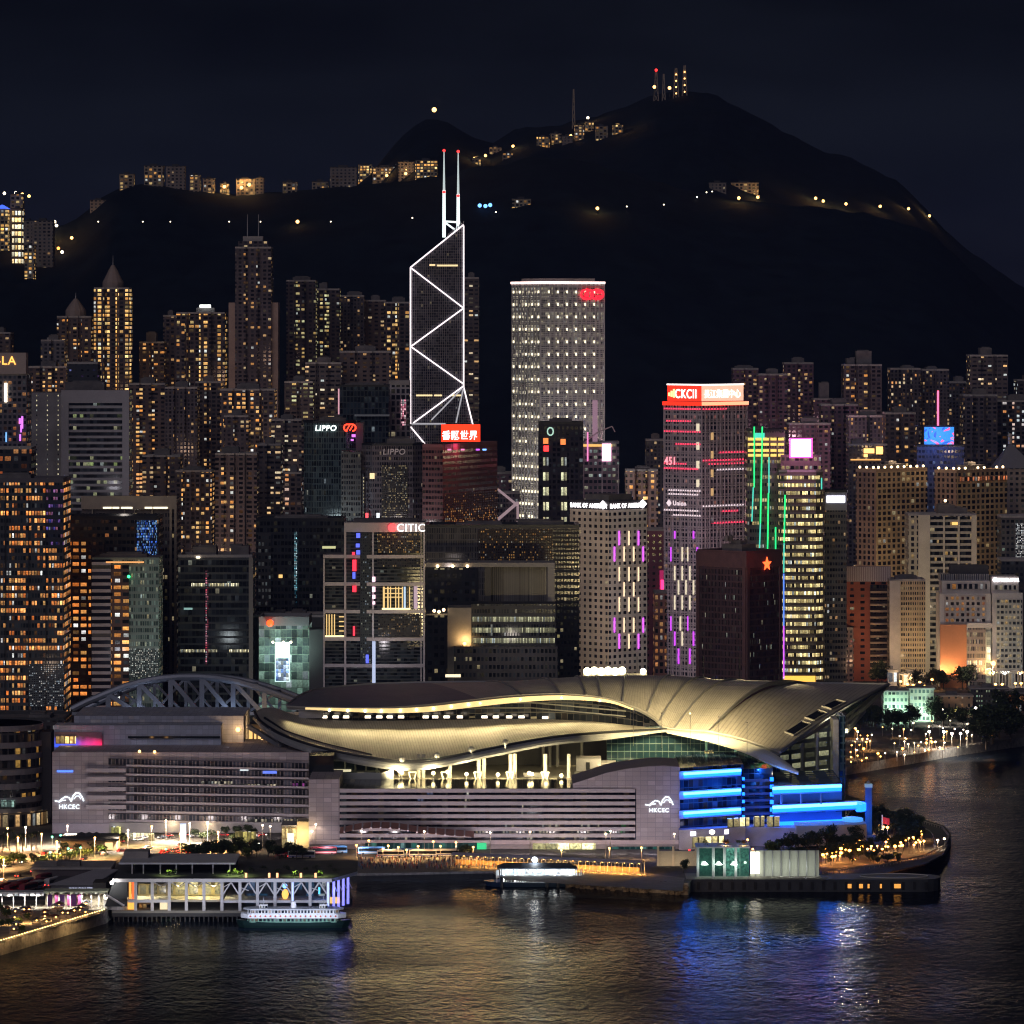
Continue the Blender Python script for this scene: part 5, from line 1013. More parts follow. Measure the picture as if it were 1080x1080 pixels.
# --- banded curved tower with red and white sign
def banded():
    d = 2450
    t = thing('office_tower', 'stepped glass tower with thick pale bands and a red and white roof sign', 'tower', (X(405, d), d, LZ)); ox = t.location.x
    l = lambda px: X(px, d)-ox
    z = lambda py: Z(py, d)-LZ
    G0 = facade('band_tower_dark', CW=1.8, FH=1.9, WX=1.0, WY=.62, Lit=.01, Run=.03, C1=PALE, C2=(.6, .7, .6), Str=.5, Wall=(.045, .05, .055), Glass=(.014, .018, .02))
    GLIT = facade('band_tower_gold', CW=.95, FH=1.15, WX=.66, WY=.55, Lit=.36, Run=.35, C1=(1, .50, .10), C2=(1, .72, .3), Str=1.15, Wall=(.03, .028, .024), Jit=1.0)  # city lights mirrored in the glass, painted as small glowing cells
    GSP = facade('band_tower_sparse', CW=1.3, FH=1.5, WX=.6, WY=.5, Lit=.12, Run=.4, C1=(1, .5, .15), C2=(.9, 1, .5), Str=.9, Wall=(.03, .03, .032), Jit=1.0)
    def curve(x0, x1, dep, bow=2.2, n=14):
        return [(l(x0+(x1-x0)*i/n), -bow*math.sin(PI*i/n)) for i in range(n+1)]+[(l(x1), dep), (l(x0), dep)]
    MB().prism(curve(364, 447.5, 36), 0, z(552), 0, 1, u0=420).build('body', [G0, ROOF], t)
    MB().box(l(342), l(364)-.02, .5, 30, 0, z(586), 0, 1, u0=840).build('side_block', [G0, ROOF], t)
    BM_ = mat('band_cladding', (.47, .43, .45), .55, .1, var=.08)
    def band(y0, y1, x0, x1, name='band', o=1.2):
        MB().prism([(p[0], p[1]-o) for p in curve(x0, x1, 34)[:15]]+[(l(x1), 2), (l(x0), 2)], z(y1), z(y0)).build(name, BM_, t)
    band(551, 561, 363, 448, 'crown_band')
    for y in (585, 614, 643, 672, 700):
        band(y, y+3.6, 363, 448); MB().box(l(341), l(363)-.03, -.8, 2, z(y+3.6), z(y)).build('band', BM_, t)
    for a, b, y0 in ((363, 365.2, 561), (443.5, 444.7, 561), (446.5, 448.2, 561), (392.5, 396.5, 561), (341, 342.6, 589)): MB().box(l(a), l(b), -2.0 if a > 364 and a < 440 else -1.1, -.1, 0, z(y0)).build('vertical_rib', mat('rib_cladding', (.40, .40, .48), .5, .2) if 390 < a < 400 else BM_, t)
    def panel(x0, x1, y0, y1, m, name='glint_panel', o=2.4): MB().box(l(x0), l(x1), -o-.5, -o, z(y1), z(y0), u0=random.randint(1, 200)*42.0).build(name, m, t)
    panel(398, 443, 562, 583, GLIT); panel(398, 443, 589.5, 598, GSP); panel(399, 443, 648, 671, facade('band_tower_gold2', CW=1.0, FH=1.2, WX=.6, WY=.5, Lit=.22, Run=.35, C1=(1, .55, .16), C2=(1, .75, .4), Str=.9, Wall=(.03, .028, .024), Jit=1.0))
    panel(380, 391, 562, 700, facade('band_tower_mid', CW=1.1, FH=1.5, WX=.6, WY=.5, Lit=.18, C1=(.9, .9, .5), C2=(.5, .7, 1), Str=.9, Wall=(.03, .04, .045), Jit=1.0))
    WB = lamp_mat('wood_lit', (1, .66, .25), .85)
    for x0, x1 in ((404, 406), (408.5, 410), (411.5, 412.6), (417, 418), (420, 421.2), (424, 425.2), (431.5, 432.5)): panel(x0, x1, 618.5, 642, WB, 'lit_fin', 2.8)
    for y in (620, 625, 629): panel(404, 425, y, y+.9, WB, 'lit_fin', 2.9)
    panel(426, 428, 618.5, 642, lamp_mat('cool_fin', (.55, .75, 1), .8), 'lit_fin'); panel(436.5, 440.5, 618, 642, lamp_mat('mauve_fin', (.6, .42, .5), .7), 'lit_fin')
    panel(403, 433, 640.8, 642.6, lamp_mat('gold_sill', (1, .8, .4), 1.6), 'sill_light', 3.0)
    for x0 in (344, 346.7, 349.5, 352.3): MB().box(l(x0), l(x0+1), -.6, -.02+.5, z(671), z(648)).build('lit_fin', WB, t)
    for y in (650, 655, 660, 665): MB().box(l(357.5), l(363)-.1, -.6, .48, z(y+1), z(y)).build('lit_fin', WB, t)
    MB().box(l(343), l(363), -.9, .48, z(671.6), z(670.2)).build('sill_light', MATS['gold_sill'], t)
    RDm = mat('red_screen', (.1, 0, 0), .5, 0, (1, .03, .06), 1.7); BLm = mat('blue_screen', (0, 0, .1), .5, 0, (.12, .16, 1), 1.1); PWm = mat('pinkwhite', (.1, .1, .1), .5, 0, (1, .62, .75), 1.9)
    for x0, x1, y0, y1, m in ((372, 376, 590, 602, RDm), (371.5, 374.5, 582, 585, RDm), (372, 376, 617.5, 624, RDm), (372.5, 374.5, 660, 670, RDm), (376, 380, 562, 567, BLm), (375.5, 379.5, 573, 577, BLm), (376, 380, 580, 584.5, BLm), (372, 375, 603, 610, BLm), (386, 389, 690, 699, BLm), (392.8, 396, 608, 613, PWm), (392.8, 396, 618.5, 624, PWm), (393, 396, 627, 631, PWm), (393.2, 395.8, 634, 637, PWm)): panel(x0, x1, y0, y1, m, 'led_sign', 3.0)
    panel(392.8, 396.2, 676, 722, lamp_mat('pale_blue_pier', (.6, .7, 1), .7), 'lit_rib', 2.9)
    MB().ball((l(414), -5, z(556)), 2.3, 10, 6).build('sign_emblem', mat('red_sign_glow', (.1, 0, 0), .5, 0, (1, .06, .06), 2.4), t)
    text('CITIC', 6.0, mat('white_sign_hot', (.1, .1, .1), .5, 0, (1, .92, .88), 1.7), t, (l(418.5), -4.6, z(560.2)), 0, bold=.02, sx=.95)
    point('sign_glow', P(415, 556, d-9), 7e2, (1, .08, .06), 1.5); point('sign_glow', P(430, 556, d-9), 6e2, (1, .85, .8), 1.5)
    MB().box(l(372), l(440), 10, 28, z(552)+.01, z(552)+1.8).build('plant_room', ROOF, t)
banded()
# --- twin dark towers with lettering
d = 2960
TEAL = facade('dark_teal_tower', CW=1.6, FH=3.8, WX=.8, WY=.8, Lit=.006, C1=PALE, C2=COOL, Str=.6, Wall=(.075, .10, .11), Glass=(.02, .028, .032))
t = tower('dark teal tower with white and red lettering at its top', 320, 375, 446, d, TEAL, 30, 'cham', name='office_tower', chm=6, plant=((-.2, .3, 3),), parm=DARKM)
WL = mat('white_letters', (.1, .1, .1), .5, 0, (.85, 1, .95), 2.6); h = t['_h']
text('LIPPO', 5.0, WL, t, (X(332.2, d)-t.location.x, -.9, Z(454.2, d)-LZ), 0, sx=1.0, bold=.07, shear=.12)
b = MB(); cx, cz = X(369, d)-t.location.x, Z(451, d)-LZ
def stadium(cx, cz, w, hh, r, y):
    b = MB(); pts = [(cx+(w-hh)/2*(1 if math.cos(a) >= 0 else -1)+hh/2*math.cos(a), y, cz+hh/2*math.sin(a)) for a in [PI*2*i/24-PI/2 for i in range(25)]]; b.tube(pts, r, 6); return b
b = stadium(cx, cz, 7.6, 4.4, .55, -1.2)
for o in (-1.1, 1.1): b.bar((cx+o-1.1, -1.2, cz-1.9), (cx+o+1.1, -1.2, cz+1.9), .8)
b.build('emblem', mat('red_orange_sign', (.1, 0, 0), .5, 0, (1, .05, .02), 2.6), t)
fbox(t, d, 371, 375, 458, 461, VP, 'violet_lamp', -1.2); fbox(t, d, 370, 373, 463, 465, VP, 'violet_lamp', -1.2)
fbox(t, d, 375.1, 383, 446, 720, mat('mauve_core', (.17, .13, .15), .7), 'side_core', 2, 22)
t = tower('dark bulging tower with dim unlit lettering and golden glitter panel', 381, 447, 470, 2900, facade('dark_mauve_tower', CW=1.5, FH=3.4, WX=.75, WY=.6, Lit=.03, Run=.15, C1=(1, .7, .35), C2=(1, .8, .7), Str=.6, Wall=(.11, .095, .11), Glass=(.022, .02, .024)), 30, 'cham', name='office_tower', chm=7, plant=((-.1, .35, 4),), parm=DARKM)
d = 2900
text('LIPPO', 5.2, mat('dim_letters', (.45, .40, .42), .5, 0, (.5, .4, .4), .12), t, (X(403.5, d)-t.location.x, -.9, Z(479.3, d)-LZ), 0, sx=1.0, bold=.06, shear=.12)
fbox(t, d, 402.5, 430, 491, 546, facade('gold_glitter_panel', CW=.8, FH=1.35, WX=.66, WY=.5, Lit=.36, Run=.55, C1=(1, .72, .32), C2=(1, .85, .55), Str=.85, Wall=(.05, .045, .04), Jit=1.1), 'glint_panel', -1.0)
fbox(t, d, 382, 384, 500, 546, facade('dotted_edge', CW=2, FH=2.2, WX=.5, WY=.5, Lit=.7, C1=(1, .85, .5), C2=PALE, Str=.8, Wall=(.04, .04, .045)), 'edge_lights', -.3); fbox(t, d, 390, 395, 499, 505, lamp_mat('cream_window', (1, .75, .4), 1.1), 'lit_window', -.5)
fbox(t, d, 385.5, 388.5, 541, 547, RDm_ := lamp_mat('small_red_sign', (1, .08, .1), 1.6), 'red_sign', -.5); fbox(t, d, 397, 400.5, 541, 547, lamp_mat('small_white_sign', (.9, .95, 1), 1.0), 'white_sign', -.5)
fbox(t, d, 360, 380.9, 476, 720, facade('dark_olive', CW=1.5, FH=3.4, WX=.75, WY=.6, Lit=.05, Run=.3, C1=(.8, .7, .4), C2=PALE, Str=.5, Wall=(.085, .085, .085), Glass=(.022, .022, .022)), 'side_wing', 1, 25)
# --- dark glass tower and lattice tower before the triangulated tower
t = tower('navy glass tower with a pink light on its left edge', 358, 410, 408, 3080, facade('navy_glass', CW=2.4, FH=4, WX=.9, WY=.8, Lit=.01, C1=COOL, C2=COOL, Str=.7, Wall=(.04, .055, .07), Glass=(.014, .022, .03)), 30, 'box', name='office_tower', plant=((-.4, .4, 2),), parm=DARKM)
fbox(t, 3080, 356.5, 358, 410, 437, mat('pink_edge', (.1, .05, .1), .5, 0, (1, .5, .6), .6), 'edge_light', -.6); fbox(t, 3080, 374, 411, 437, 439, mat('grey_canopy', (.4, .45, .48), .5), 'canopy', -3)
t = tower('pale lattice tower with a pink vertical sign beside the triangulated tower', 410, 432, 406, 3120, facade('lattice_tower', CW=3.4, FH=4.2, WX=.8, WY=.72, Lit=.10, C1=PALE, C2=(1, .8, .7), Str=.8, Wall=(.50, .47, .50), Glass=(.03, .03, .035)), 26, 'box', name='office_tower', plant=(), par=3, parm=CONC)
fbox(t, 3120, 423, 428, 421, 449, facade('pink_sign', CW=1.3, FH=1.5, WX=.85, WY=.8, Lit=.72, C1=(1, .2, .35), C2=(1, .75, .8), Str=1.6, Wall=(.15, .02, .05)), 'vertical_sign', -1.4)
# --- maroon tower with red led sign
d = 2860
t = corner_tower('dark maroon tower under a red screen with four white characters', 445.5, 467, 524.5, 472, d, facade('maroon_left', CW=2, FH=3.6, WX=.9, WY=.5, Lit=.01, C1=PALE, C2=PALE, Str=.7, Wall=(.12, .06, .062), Glass=(.025, .018, .02)), facade('maroon_right', CW=2, FH=3.6, WX=.92, WY=.5, Lit=.006, Run=.04, C1=PALE, C2=PALE, Str=.7, Wall=(.20, .085, .08), Glass=(.03, .02, .022)), 22, plant=False, par=2, parm=mat('maroon_parapet', (.2, .1, .11), .7))
h, wl, wr = t['_h'], t['_wl'], t['_wr']
def pxr(px):   # column -> distance along the right face
    dx, dy = math.cos(PI/2-math.radians(22)), math.sin(PI/2-math.radians(22))
    dx, dy = math.sin(math.radians(22)), math.cos(math.radians(22)); x0 = X(467, d); c = (px-540)/F; return (c*d-x0)/(dx-c*dy)
for (y0, y1, L, S) in ((520, 537, .22, .7), (537.2, 547, .45, 1.0), (547.2, 556, .6, 1.2)):
    MB().box(pxr(468.5), pxr(524), -.6, -.02, Z(y1, d+30)-LZ, Z(y0, d+30)-LZ, u0=4200+y0).build('glitter_panel', facade('amber_glitter_%d' % y0, CW=3.0, FH=1.5, WX=.55, WY=.6, Lit=L, Run=.3, C1=(1, .32, .05), C2=(1, .55, .18), Str=S, Wall=(.10, .04, .03), Jit=1.1), t)
# the sign faces the harbour, square to the view
s = MB(); x0, x1 = X(465.5, d-2)-X(467, d), X(506.5, d-2)-X(467, d)
sg = thing('screen_sign', 'red illuminated screen with four white Chinese characters on a maroon tower roof', 'sign', (X(467, d), d-2, Z(466, d-2)))
MB().box(x0, x1, 0, 2.2, 0, Z(447.5, d)-Z(466, d)).build('sign_box', mat('sign_housing', (.06, .02, .02), .5), sg)
MB().box(x0, x1, -.15, -.01, .05, Z(447.5, d)-Z(466, d)).build('sign_face', mat('red_screen_face', (.1, 0, 0), .5, 0, (1, .035, .008), 1.6), sg)
text('香飄世界', 6.1, mat('screen_characters', (.1, .1, .1), .5, 0, (1, .92, .9), 3.0), sg, (x0+.25, -.35, 1.9), 0, bold=.07, sx=.88, shear=.06, ext=.1)
b = MB()
for k in range(5): b.bar((x0+2+k*5, 1.5, -6.5), (x0+2+k*5, 1.5, 0), .4)
b.build('posts', DARKM, sg)
point('sign_glow', P(486, 456, d-14), 6e3, (1, .05, .02), 3); point('sign_glow', P(486, 470, d+18), 2.5e3, (1, .1, .25), 2)
for x, m in ((472, PK), (486, PK), (502, VN), (509, LAMP_B)): MB().box(X(x, d)-X(467, d), X(x+4, d)-X(467, d), .5, 1, -5.4, -4.4).build('roof_lamp', m, sg)
# --- small white crossed-brace building right of the maroon tower
t = tower('low office with a big white diagonal brace right of the maroon tower', 524, 548, 521, 3000, facade('braced_office', CW=2, FH=3.4, WX=.75, WY=.6, Lit=.10, C1=PALE, C2=COOL, Str=.6, Wall=(.12, .11, .13)), 22, 'box', name='office_block', cat='building', plant=())
o = t.location; q = lambda px, py: (X(px, 3000)-o.x, -1.2, Z(py, 3000)-o.z)
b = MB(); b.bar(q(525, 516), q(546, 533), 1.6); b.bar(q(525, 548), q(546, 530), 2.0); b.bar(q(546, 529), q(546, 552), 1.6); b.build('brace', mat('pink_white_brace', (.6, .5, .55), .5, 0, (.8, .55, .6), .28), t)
# --- government complex
d = 2640
t = tower('wide dark glass slab with amber glitter along its upper right', 448, 611, 556, d, facade('slab_mesh', CW=1.0, FH=3.6, WX=.6, WY=.8, Lit=.012, Run=.05, C1=(1, .6, .2), C2=PALE, Str=.7, Wall=(.10, .095, .10), Glass=(.03, .028, .03)), 40, 'box', name='office_slab', cat='building', plant=((-.3, .0, 2), (.1, .4, 3)), parm=DARKM)
GA = facade('amber_scatter', CW=1.25, FH=1.5, WX=.55, WY=.55, Lit=.26, Run=.3, C1=(1, .42, .08), C2=(1, .6, .22), Str=1.0, Wall=(.05, .035, .03), Jit=1.1)  # glitter reflected by the dark glass, painted as glowing cells
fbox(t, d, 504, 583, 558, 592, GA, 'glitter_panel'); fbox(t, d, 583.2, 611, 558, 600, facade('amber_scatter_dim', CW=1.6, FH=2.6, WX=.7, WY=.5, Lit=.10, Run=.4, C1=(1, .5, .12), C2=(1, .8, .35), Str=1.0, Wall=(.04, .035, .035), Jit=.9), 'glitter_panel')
fbox(t, d, 583.4, 611, 600.2, 720, facade('dark_right_bay', CW=2, FH=3.6, WX=.8, WY=.5, Lit=.03, Run=.2, C1=(.9, .8, .3), C2=PALE, Str=1.0, Wall=(.03, .03, .036)), 'dark_bay')
fbox(t, d, 448, 504, 599, 720, facade('dark_left_bay', CW=3.6, FH=4.6, WX=.7, WY=.5, Lit=.09, C1=(1, .75, .35), C2=(1, .85, .5), Str=1.0, Wall=(.015, .016, .022)), 'dark_bay')
d = 2560
t = thing('gate_building', 'dark gate shaped government block with a pale frame and roof lamps', 'building', (X(516, d), d, LZ)); ox = t.location.x
l = lambda px: X(px, d)-ox
z = lambda py: Z(py, d)-LZ
GF = mat('gate_frame', (.33, .31, .31), .7, var=.1); GD = mat('gate_panel', (.10, .095, .095), .7)
MB().box(l(448.5), l(585), 0, 26, z(598), z(593.5)).build('top_beam', GF, t); MB().box(l(577.5), l(585), 0, 26, 0, z(598)-.01).build('right_leg', GF, t); MB().box(l(511), l(518), 1, 25, 0, z(598)-.01).build('middle_leg', GD, t)
MB().box(l(518)+.02, l(577.5)-.02, 4, 22, 0, z(598)-.02).build('infill', facade('gate_infill', CW=1.2, FH=40, WX=.5, WY=1, Lit=0, Wall=(.15, .14, .14), Glass=(.09, .09, .09)), t)
for x in (461.5, 477.5, 493): MB().ball((l(x), -.8, z(597)), .9).build('roof_lamp', RL, t)
d = 2520
t = thing('office_block', 'low office with three pale lit floors and a blank grey wall on its left', 'building', (X(530, d), d, LZ)); ox = t.location.x
MB().box(l(472), l(497)-.02, 0, 24, 0, z(641)).build('blank_wall', mat('blank_grey_wall', (.30, .28, .29), .8, var=.12), t)
MB().box(l(497), l(586), 0, 24, 0, z(637), 0, 1).build('body', [facade('low_office', CW=1.5, FH=4.2, WX=.8, WY=.5, Lit=.05, Run=.2, C1=PALE, C2=COOL, Str=.6, Wall=(.05, .05, .056)), ROOFD], t)
LF3 = facade('pale_lit_floor', CW=.85, FH=4, WX=.8, WY=1, Lit=.96, C1=(.75, .72, .42), C2=(.85, .85, .55), Str=.62, Wall=(.1, .1, .08), Jit=.5)
for y in (650.5, 662, 673): fbox(t, d, 498, 585, y, y+5.2, LF3, 'lit_floor', -.5)
fbox(t, d, 479, 588, 681, 740, facade('low_office_front', CW=2.2, FH=4.4, WX=.7, WY=.5, Lit=.10, Run=.5, C1=(.9, .85, .55), C2=(1, .8, .4), Str=.7, Wall=(.07, .065, .068)), 'front_block', -8, -.02)
MB().ball((l(490), -3, z(678.5)), 1.0).build('wall_lamp', LAMP_A, t); point('wall_light', P(491, 676, d-4), 4e3, (1, .6, .2), .6)
fbox(t, d, 470, 486, 710, 713, lamp_mat('cream_strip', (1, .85, .55), 1.2), 'lit_window', -8.6, -8.02)
for x, y in ((458, 644), (463, 645), (468, 643)): MB().ball((l(x), -2, z(y)), .9).build('terrace_lamp', RL, t)
MB().box(l(449), l(472)-.02, -1, 20, z(645)-2, z(645)-1.2).build('terrace', GF, t)
# ================================================================ convention centre
CC = thing('convention_centre', 'convention centre with sweeping winged metal roofs, striped mauve blocks and blue light bands', 'convention centre', (X(480, 2100), 2100, LZ))
def cc(mb, name, m, smooth=False, parent=None, label=None, **kw):
    o = mb.build(name, m, parent or CC, smooth=smooth, **kw)
    if parent is None: o.location = -CC.location
    if label: o['label'] = label
    return o
def sub(mb, name, m, par, **kw):      # a sub-part drawn in world coordinates
    o = mb.build(name, m, par, **kw); return o
def wbox(d0, d1, x0, x1, y0, y1, mi=0, u0=0.0, zb=None):
    return MB().box(X(x0, d0), X(x1, d0), d0, d1, Z(y1, d0) if zb is None else zb, Z(y0, d0), mi, mi, u0=u0)
def resample(pts, n):
    L = [0]
    for a, b in zip(pts, pts[1:]): L.append(L[-1]+(b-a).length)
    out = []
    for i in range(n):
        s = L[-1]*i/(n-1); k = 0
        while k < len(L)-2 and s > L[k+1]: k += 1
        t = (s-L[k])/max(L[k+1]-L[k], 1e-9)
        # catmull-rom through the control points
        p1, p2 = pts[k], pts[k+1]; p0 = pts[k-1] if k else p1*2-p2; p3 = pts[k+2] if k+2 < len(pts) else p2*2-p1
        out.append(.5*((2*p1)+(p2-p0)*t+(2*p0-5*p1+4*p2-p3)*t*t+(3*p1-p0-3*p2+p3)*t*t*t))
    return out
def loft(a, b, n, m, bulge, up=(0, -.45, .9)):
    A, B = resample([P(*p) for p in a], n), resample([P(*p) for p in b], n); up = Vector(up); rows = []
    for i in range(m+1):
        t = i/m; rows.append([A[j].lerp(B[j], t)+up*(bulge(j/(n-1)) if callable(bulge) else bulge)*math.sin(PI*t) for j in range(n)])
    return rows
def shell(rows, name, m, thick=1.2, u=1.0, v=1.0, um=None):
    n = len(rows[0]); b = MB(); dn = Vector((0, 0, -thick))
    b.grid(rows[::-1], 0, (u, v))
    lo = [[p+dn for p in r] for r in rows]; b.grid(lo, 1 if um else 0, (u, v))
    rim = rows[0]+[r[-1] for r in rows[1:]]+rows[-1][-2::-1]+[r[0] for r in rows[-2:0:-1]]
    for i in range(len(rim)): p, q = rim[i], rim[(i+1) % len(rim)]; b.quad(p, q, q+dn, p+dn, 1 if um else 0)
    return cc(b, name, [m, um] if um else m, smooth=False)
def ribbed(name, col, rough=.5, metal=.0, rib=1.0):
    m = bpy.data.materials.new(name); m.use_nodes = True; n = m.node_tree; b = n.nodes['Principled BSDF']; MATS[name] = m
    uv = n.nodes.new('ShaderNodeUVMap'); uv.uv_map = 'UVMap'; s = n.nodes.new('ShaderNodeSeparateXYZ'); n.links.new(uv.outputs[0], s.inputs[0])
    def mth(op, a, b2=None):
        k = n.nodes.new('ShaderNodeMath'); k.operation = op
        for i, vv in enumerate((a, b2)):
            if vv is None: continue
            if isinstance(vv, (int, float)): k.inputs[i].default_value = vv
            else: n.links.new(vv, k.inputs[i])
        return k.outputs[0]
    uu = mth('ADD', s.outputs[0], mth('MULTIPLY', s.outputs[1], .25))
    fr = mth('FRACT', mth('DIVIDE', uu, 1.9*rib)); ln = mth('LESS_THAN', fr, .30)
    fr2 = mth('FRACT', mth('DIVIDE', s.outputs[1], 7.0)); ln2 = mth('LESS_THAN', fr2, .08)
    nz = n.nodes.new('ShaderNodeTexNoise'); nz.inputs['Scale'].default_value = .07; nz.inputs['Detail'].default_value = 6; n.links.new(uv.outputs[0], nz.inputs['Vector'])
    pn = n.nodes.new('ShaderNodeTexWhiteNoise'); pn.noise_dimensions = '2D'; cb = n.nodes.new('ShaderNodeCombineXYZ')
    n.links.new(mth('FLOOR', mth('DIVIDE', uu, 1.9*rib)), cb.inputs[0]); n.links.new(mth('FLOOR', mth('DIVIDE', s.outputs[1], 7.0)), cb.inputs[1]); n.links.new(cb.outputs[0], pn.inputs['Vector'])
    k = mth('SUBTRACT', mth('ADD', mth('ADD', .68, mth('MULTIPLY', nz.outputs['Fac'], .45)), mth('MULTIPLY', pn.outputs['Value'], .12)), mth('ADD', mth('MULTIPLY', ln, .30), mth('MULTIPLY', ln2, .12)))
    sc = n.nodes.new('ShaderNodeVectorMath'); sc.operation = 'SCALE'; sc.inputs[0].default_value = col; n.links.new(k, sc.inputs['Scale']); n.links.new(sc.outputs[0], b.inputs['Base Color'])
    b.inputs['Roughness'].default_value = rough; b.inputs['Metallic'].default_value = metal; m.cycles.emission_sampling = 'NONE'
    return m
RIB = ribbed('ribbed_aluminium', (.50, .47, .42)); RIB_SHADED = ribbed('ribbed_aluminium_shaded', (.21, .205, .24)); SOFF = mat('soffit_metal', (.30, .31, .33), .5, .3, var=.1)  # second tone: same roof metal, painted darker where it stays unlit
BEAK = ribbed('beak_panels', (.44, .41, .37), rib=2.2)
EDGE = mat('roof_edge_trim', (.28, .28, .30), .5, .4)
# --- upper shell (left part), barrel and beak
top = [(303, 744, 2205), (318, 733, 2240), (340, 726.5, 2275), (400, 721.5, 2290), (480, 719.5, 2290), (560, 719.5, 2290), (640, 718.5, 2290), (720, 718.8, 2290), (800, 719.8, 2290), (850, 720.6, 2290)]
edg = [(303, 745.5, 2200), (330, 746.5, 2196), (400, 747, 2192), (450, 744, 2192), (500, 738.5, 2195), (545, 734, 2198), (595, 732.5, 2195), (640, 737, 2185), (672, 747, 2170), (690, 757, 2158), (704, 768, 2146), (747, 771.5, 2128)]
rows = loft(top, edg, 90, 14, lambda s: 1.0+10.0*min(1, max(0, s-.42)/.4))
iv = int(90*.40)
left = [r[:iv+1] for r in rows]; right = [r[iv:] for r in rows]
shell(left, 'upper_roof_wing', RIB_SHADED, 1.4, 4.6, 7.5, SOFF); BARREL = shell(right, 'upper_roof_barrel', RIB, 1.4, 4.6, 7.5, SOFF)
top2 = [(850, 720.6, 2290), (880, 721, 2290), (910, 721.4, 2290), (937, 721.8, 2290)]
bt2 = [(747, 771.5, 2128), (775, 777.5, 2118), (800, 785, 2106), (822, 793.5, 2094)]
rows2 = loft(top2, bt2, 24, 16, lambda s: 8-5*s); shell(rows2, 'roof_beak', BEAK, 1.6, 3.5, 7.0, SOFF)
# seams on the barrel
for s in (.50, .575, .64, .665, .73, .80, .855, .92):
    j = min(89, int(s*89)); pts = [r[j]+Vector((0, -.15, .25)) for r in rows]
    cc(MB().tube(pts, .55, 6), 'roof_seam', EDGE, parent=BARREL)
cc(MB().tube([r[-1]+Vector((0, -.2, .2)) for r in rows], .5, 6), 'roof_seam', EDGE)
cc(MB().tube(rows[0], .8, 6), 'ridge_trim', EDGE); cc(MB().tube(rows2[0], .8, 6), 'ridge_trim', EDGE)
cc(MB().tube(rows[-1], .7, 6), 'eave_trim', mat('eave_pale', (.30, .29, .27), .5)); cc(MB().tube(rows2[-1], .7, 6), 'eave_trim', MATS['eave_pale']); cc(MB().tube([r[-1] for r in rows2], .9, 6), 'eave_trim', MATS['eave_pale'])
# skylight slots near the slanted right edge
SLOT = mat('skylight_glass', (.015, .017, .022), .2); SLF = mat('skylight_frame', (.5, .48, .44), .5)
def onbeak(s, t):
    i = min(len(rows2)-2, int(t*(len(rows2)-1))); f = t*(len(rows2)-1)-i; j = min(22, int(s*23)); g = s*23-j
    a = rows2[i][j].lerp(rows2[i][j+1], g); b = rows2[i+1][j].lerp(rows2[i+1][j+1], g); return a.lerp(b, f)
for t0, t1 in ((.38, .50), (.55, .66), (.70, .84)):
    up = Vector((0, -.25, .5)); q = [onbeak(.80, t1)+up, onbeak(.93, t1)+up, onbeak(.95, t0)+up, onbeak(.82, t0)+up]
    o = cc(MB().face(q), 'skylight', SLOT); cc(MB().bar(q[0], q[1], .8).bar(q[2], q[3], .8).bar(q[1], q[2], .5).bar(q[0], q[3], .5), 'skylight_frame', SLF, parent=o)
# slim pale trusses under the right tip
TRM = mat('truss_white', (.62, .60, .50), .5)
tb = MB(); 
for a, b in (((893, 757, 2250), (936, 723.5, 2288)), ((892, 765, 2235), (929, 730, 2280)), ((893, 771, 2215), (912, 749, 2262))): tb.bar(P(*a), P(*b), 1.5, 1.9)
for a, b in (((900, 752, 2255), (896, 761, 2240)), ((911, 743, 2264), (905, 753, 2252)), ((921, 735, 2274), (916, 742, 2264)), ((893, 757, 2250), (893, 772, 2215))): tb.bar(P(*a), P(*b), 1.1)
cc(tb, 'tip_truss', TRM)
point('tip_light', P(893, 772, 2205), 1.4e4, (1, .92, .6), .5, None)
# --- lower gull-wing shell
top = [(269, 751, 2170), (277, 747, 2190), (290, 746.5, 2200), (312, 754, 2204), (345, 759, 2204), (400, 760, 2200), (480, 759, 2196), (560, 758.5, 2190), (620, 760.5, 2180), (665, 765, 2165), (703, 768.5, 2146)]
bot = [(269, 752, 2166), (276, 762, 2150), (300, 776, 2128), (340, 789, 2112), (390, 799, 2102), (430, 803, 2098), (470, 799, 2098), (520, 789, 2100), (580, 778, 2106), (640, 772.5, 2122), (703, 769.5, 2142)]
r3 = loft(top, bot, 80, 14, lambda s: .8*math.sin(PI*min(1, max(0, s)))**.6)
shell(r3, 'lower_roof_wing', RIB, 1.2, 4.5, 6.0, SOFF)
b2 = [(p[0], p[1]+(0 if i in (0, 10) else 4.5+3*math.sin(PI*i/10)), p[2]-3) for i, p in enumerate(bot)]
r4 = loft([(p[0], p[1]+.8, p[2]-.4) for p in bot], b2, 80, 3, .4); shell(r4, 'eave_fascia', SOFF, 1.0, 4.5, 3)
cc(MB().tube([r[-1] if False else r for r in r3[-1]], .8, 6), 'gutter', DARKM)
cc(MB().tube([P(279, 757, 2160), P(300, 771, 2142), P(340, 784, 2125), P(392, 796, 2108)], .6, 6), 'gutter', DARKM)
for px, py in ((424, 800.5), (461, 796.5), (497, 790), (533, 782.5)):
    p = P(px, py, 2097); cc(MB().ball(p, 1.5, 8, 5).bar(p, p+Vector((0, 3, -4)), .7), 'roof_anchor', STEEL)
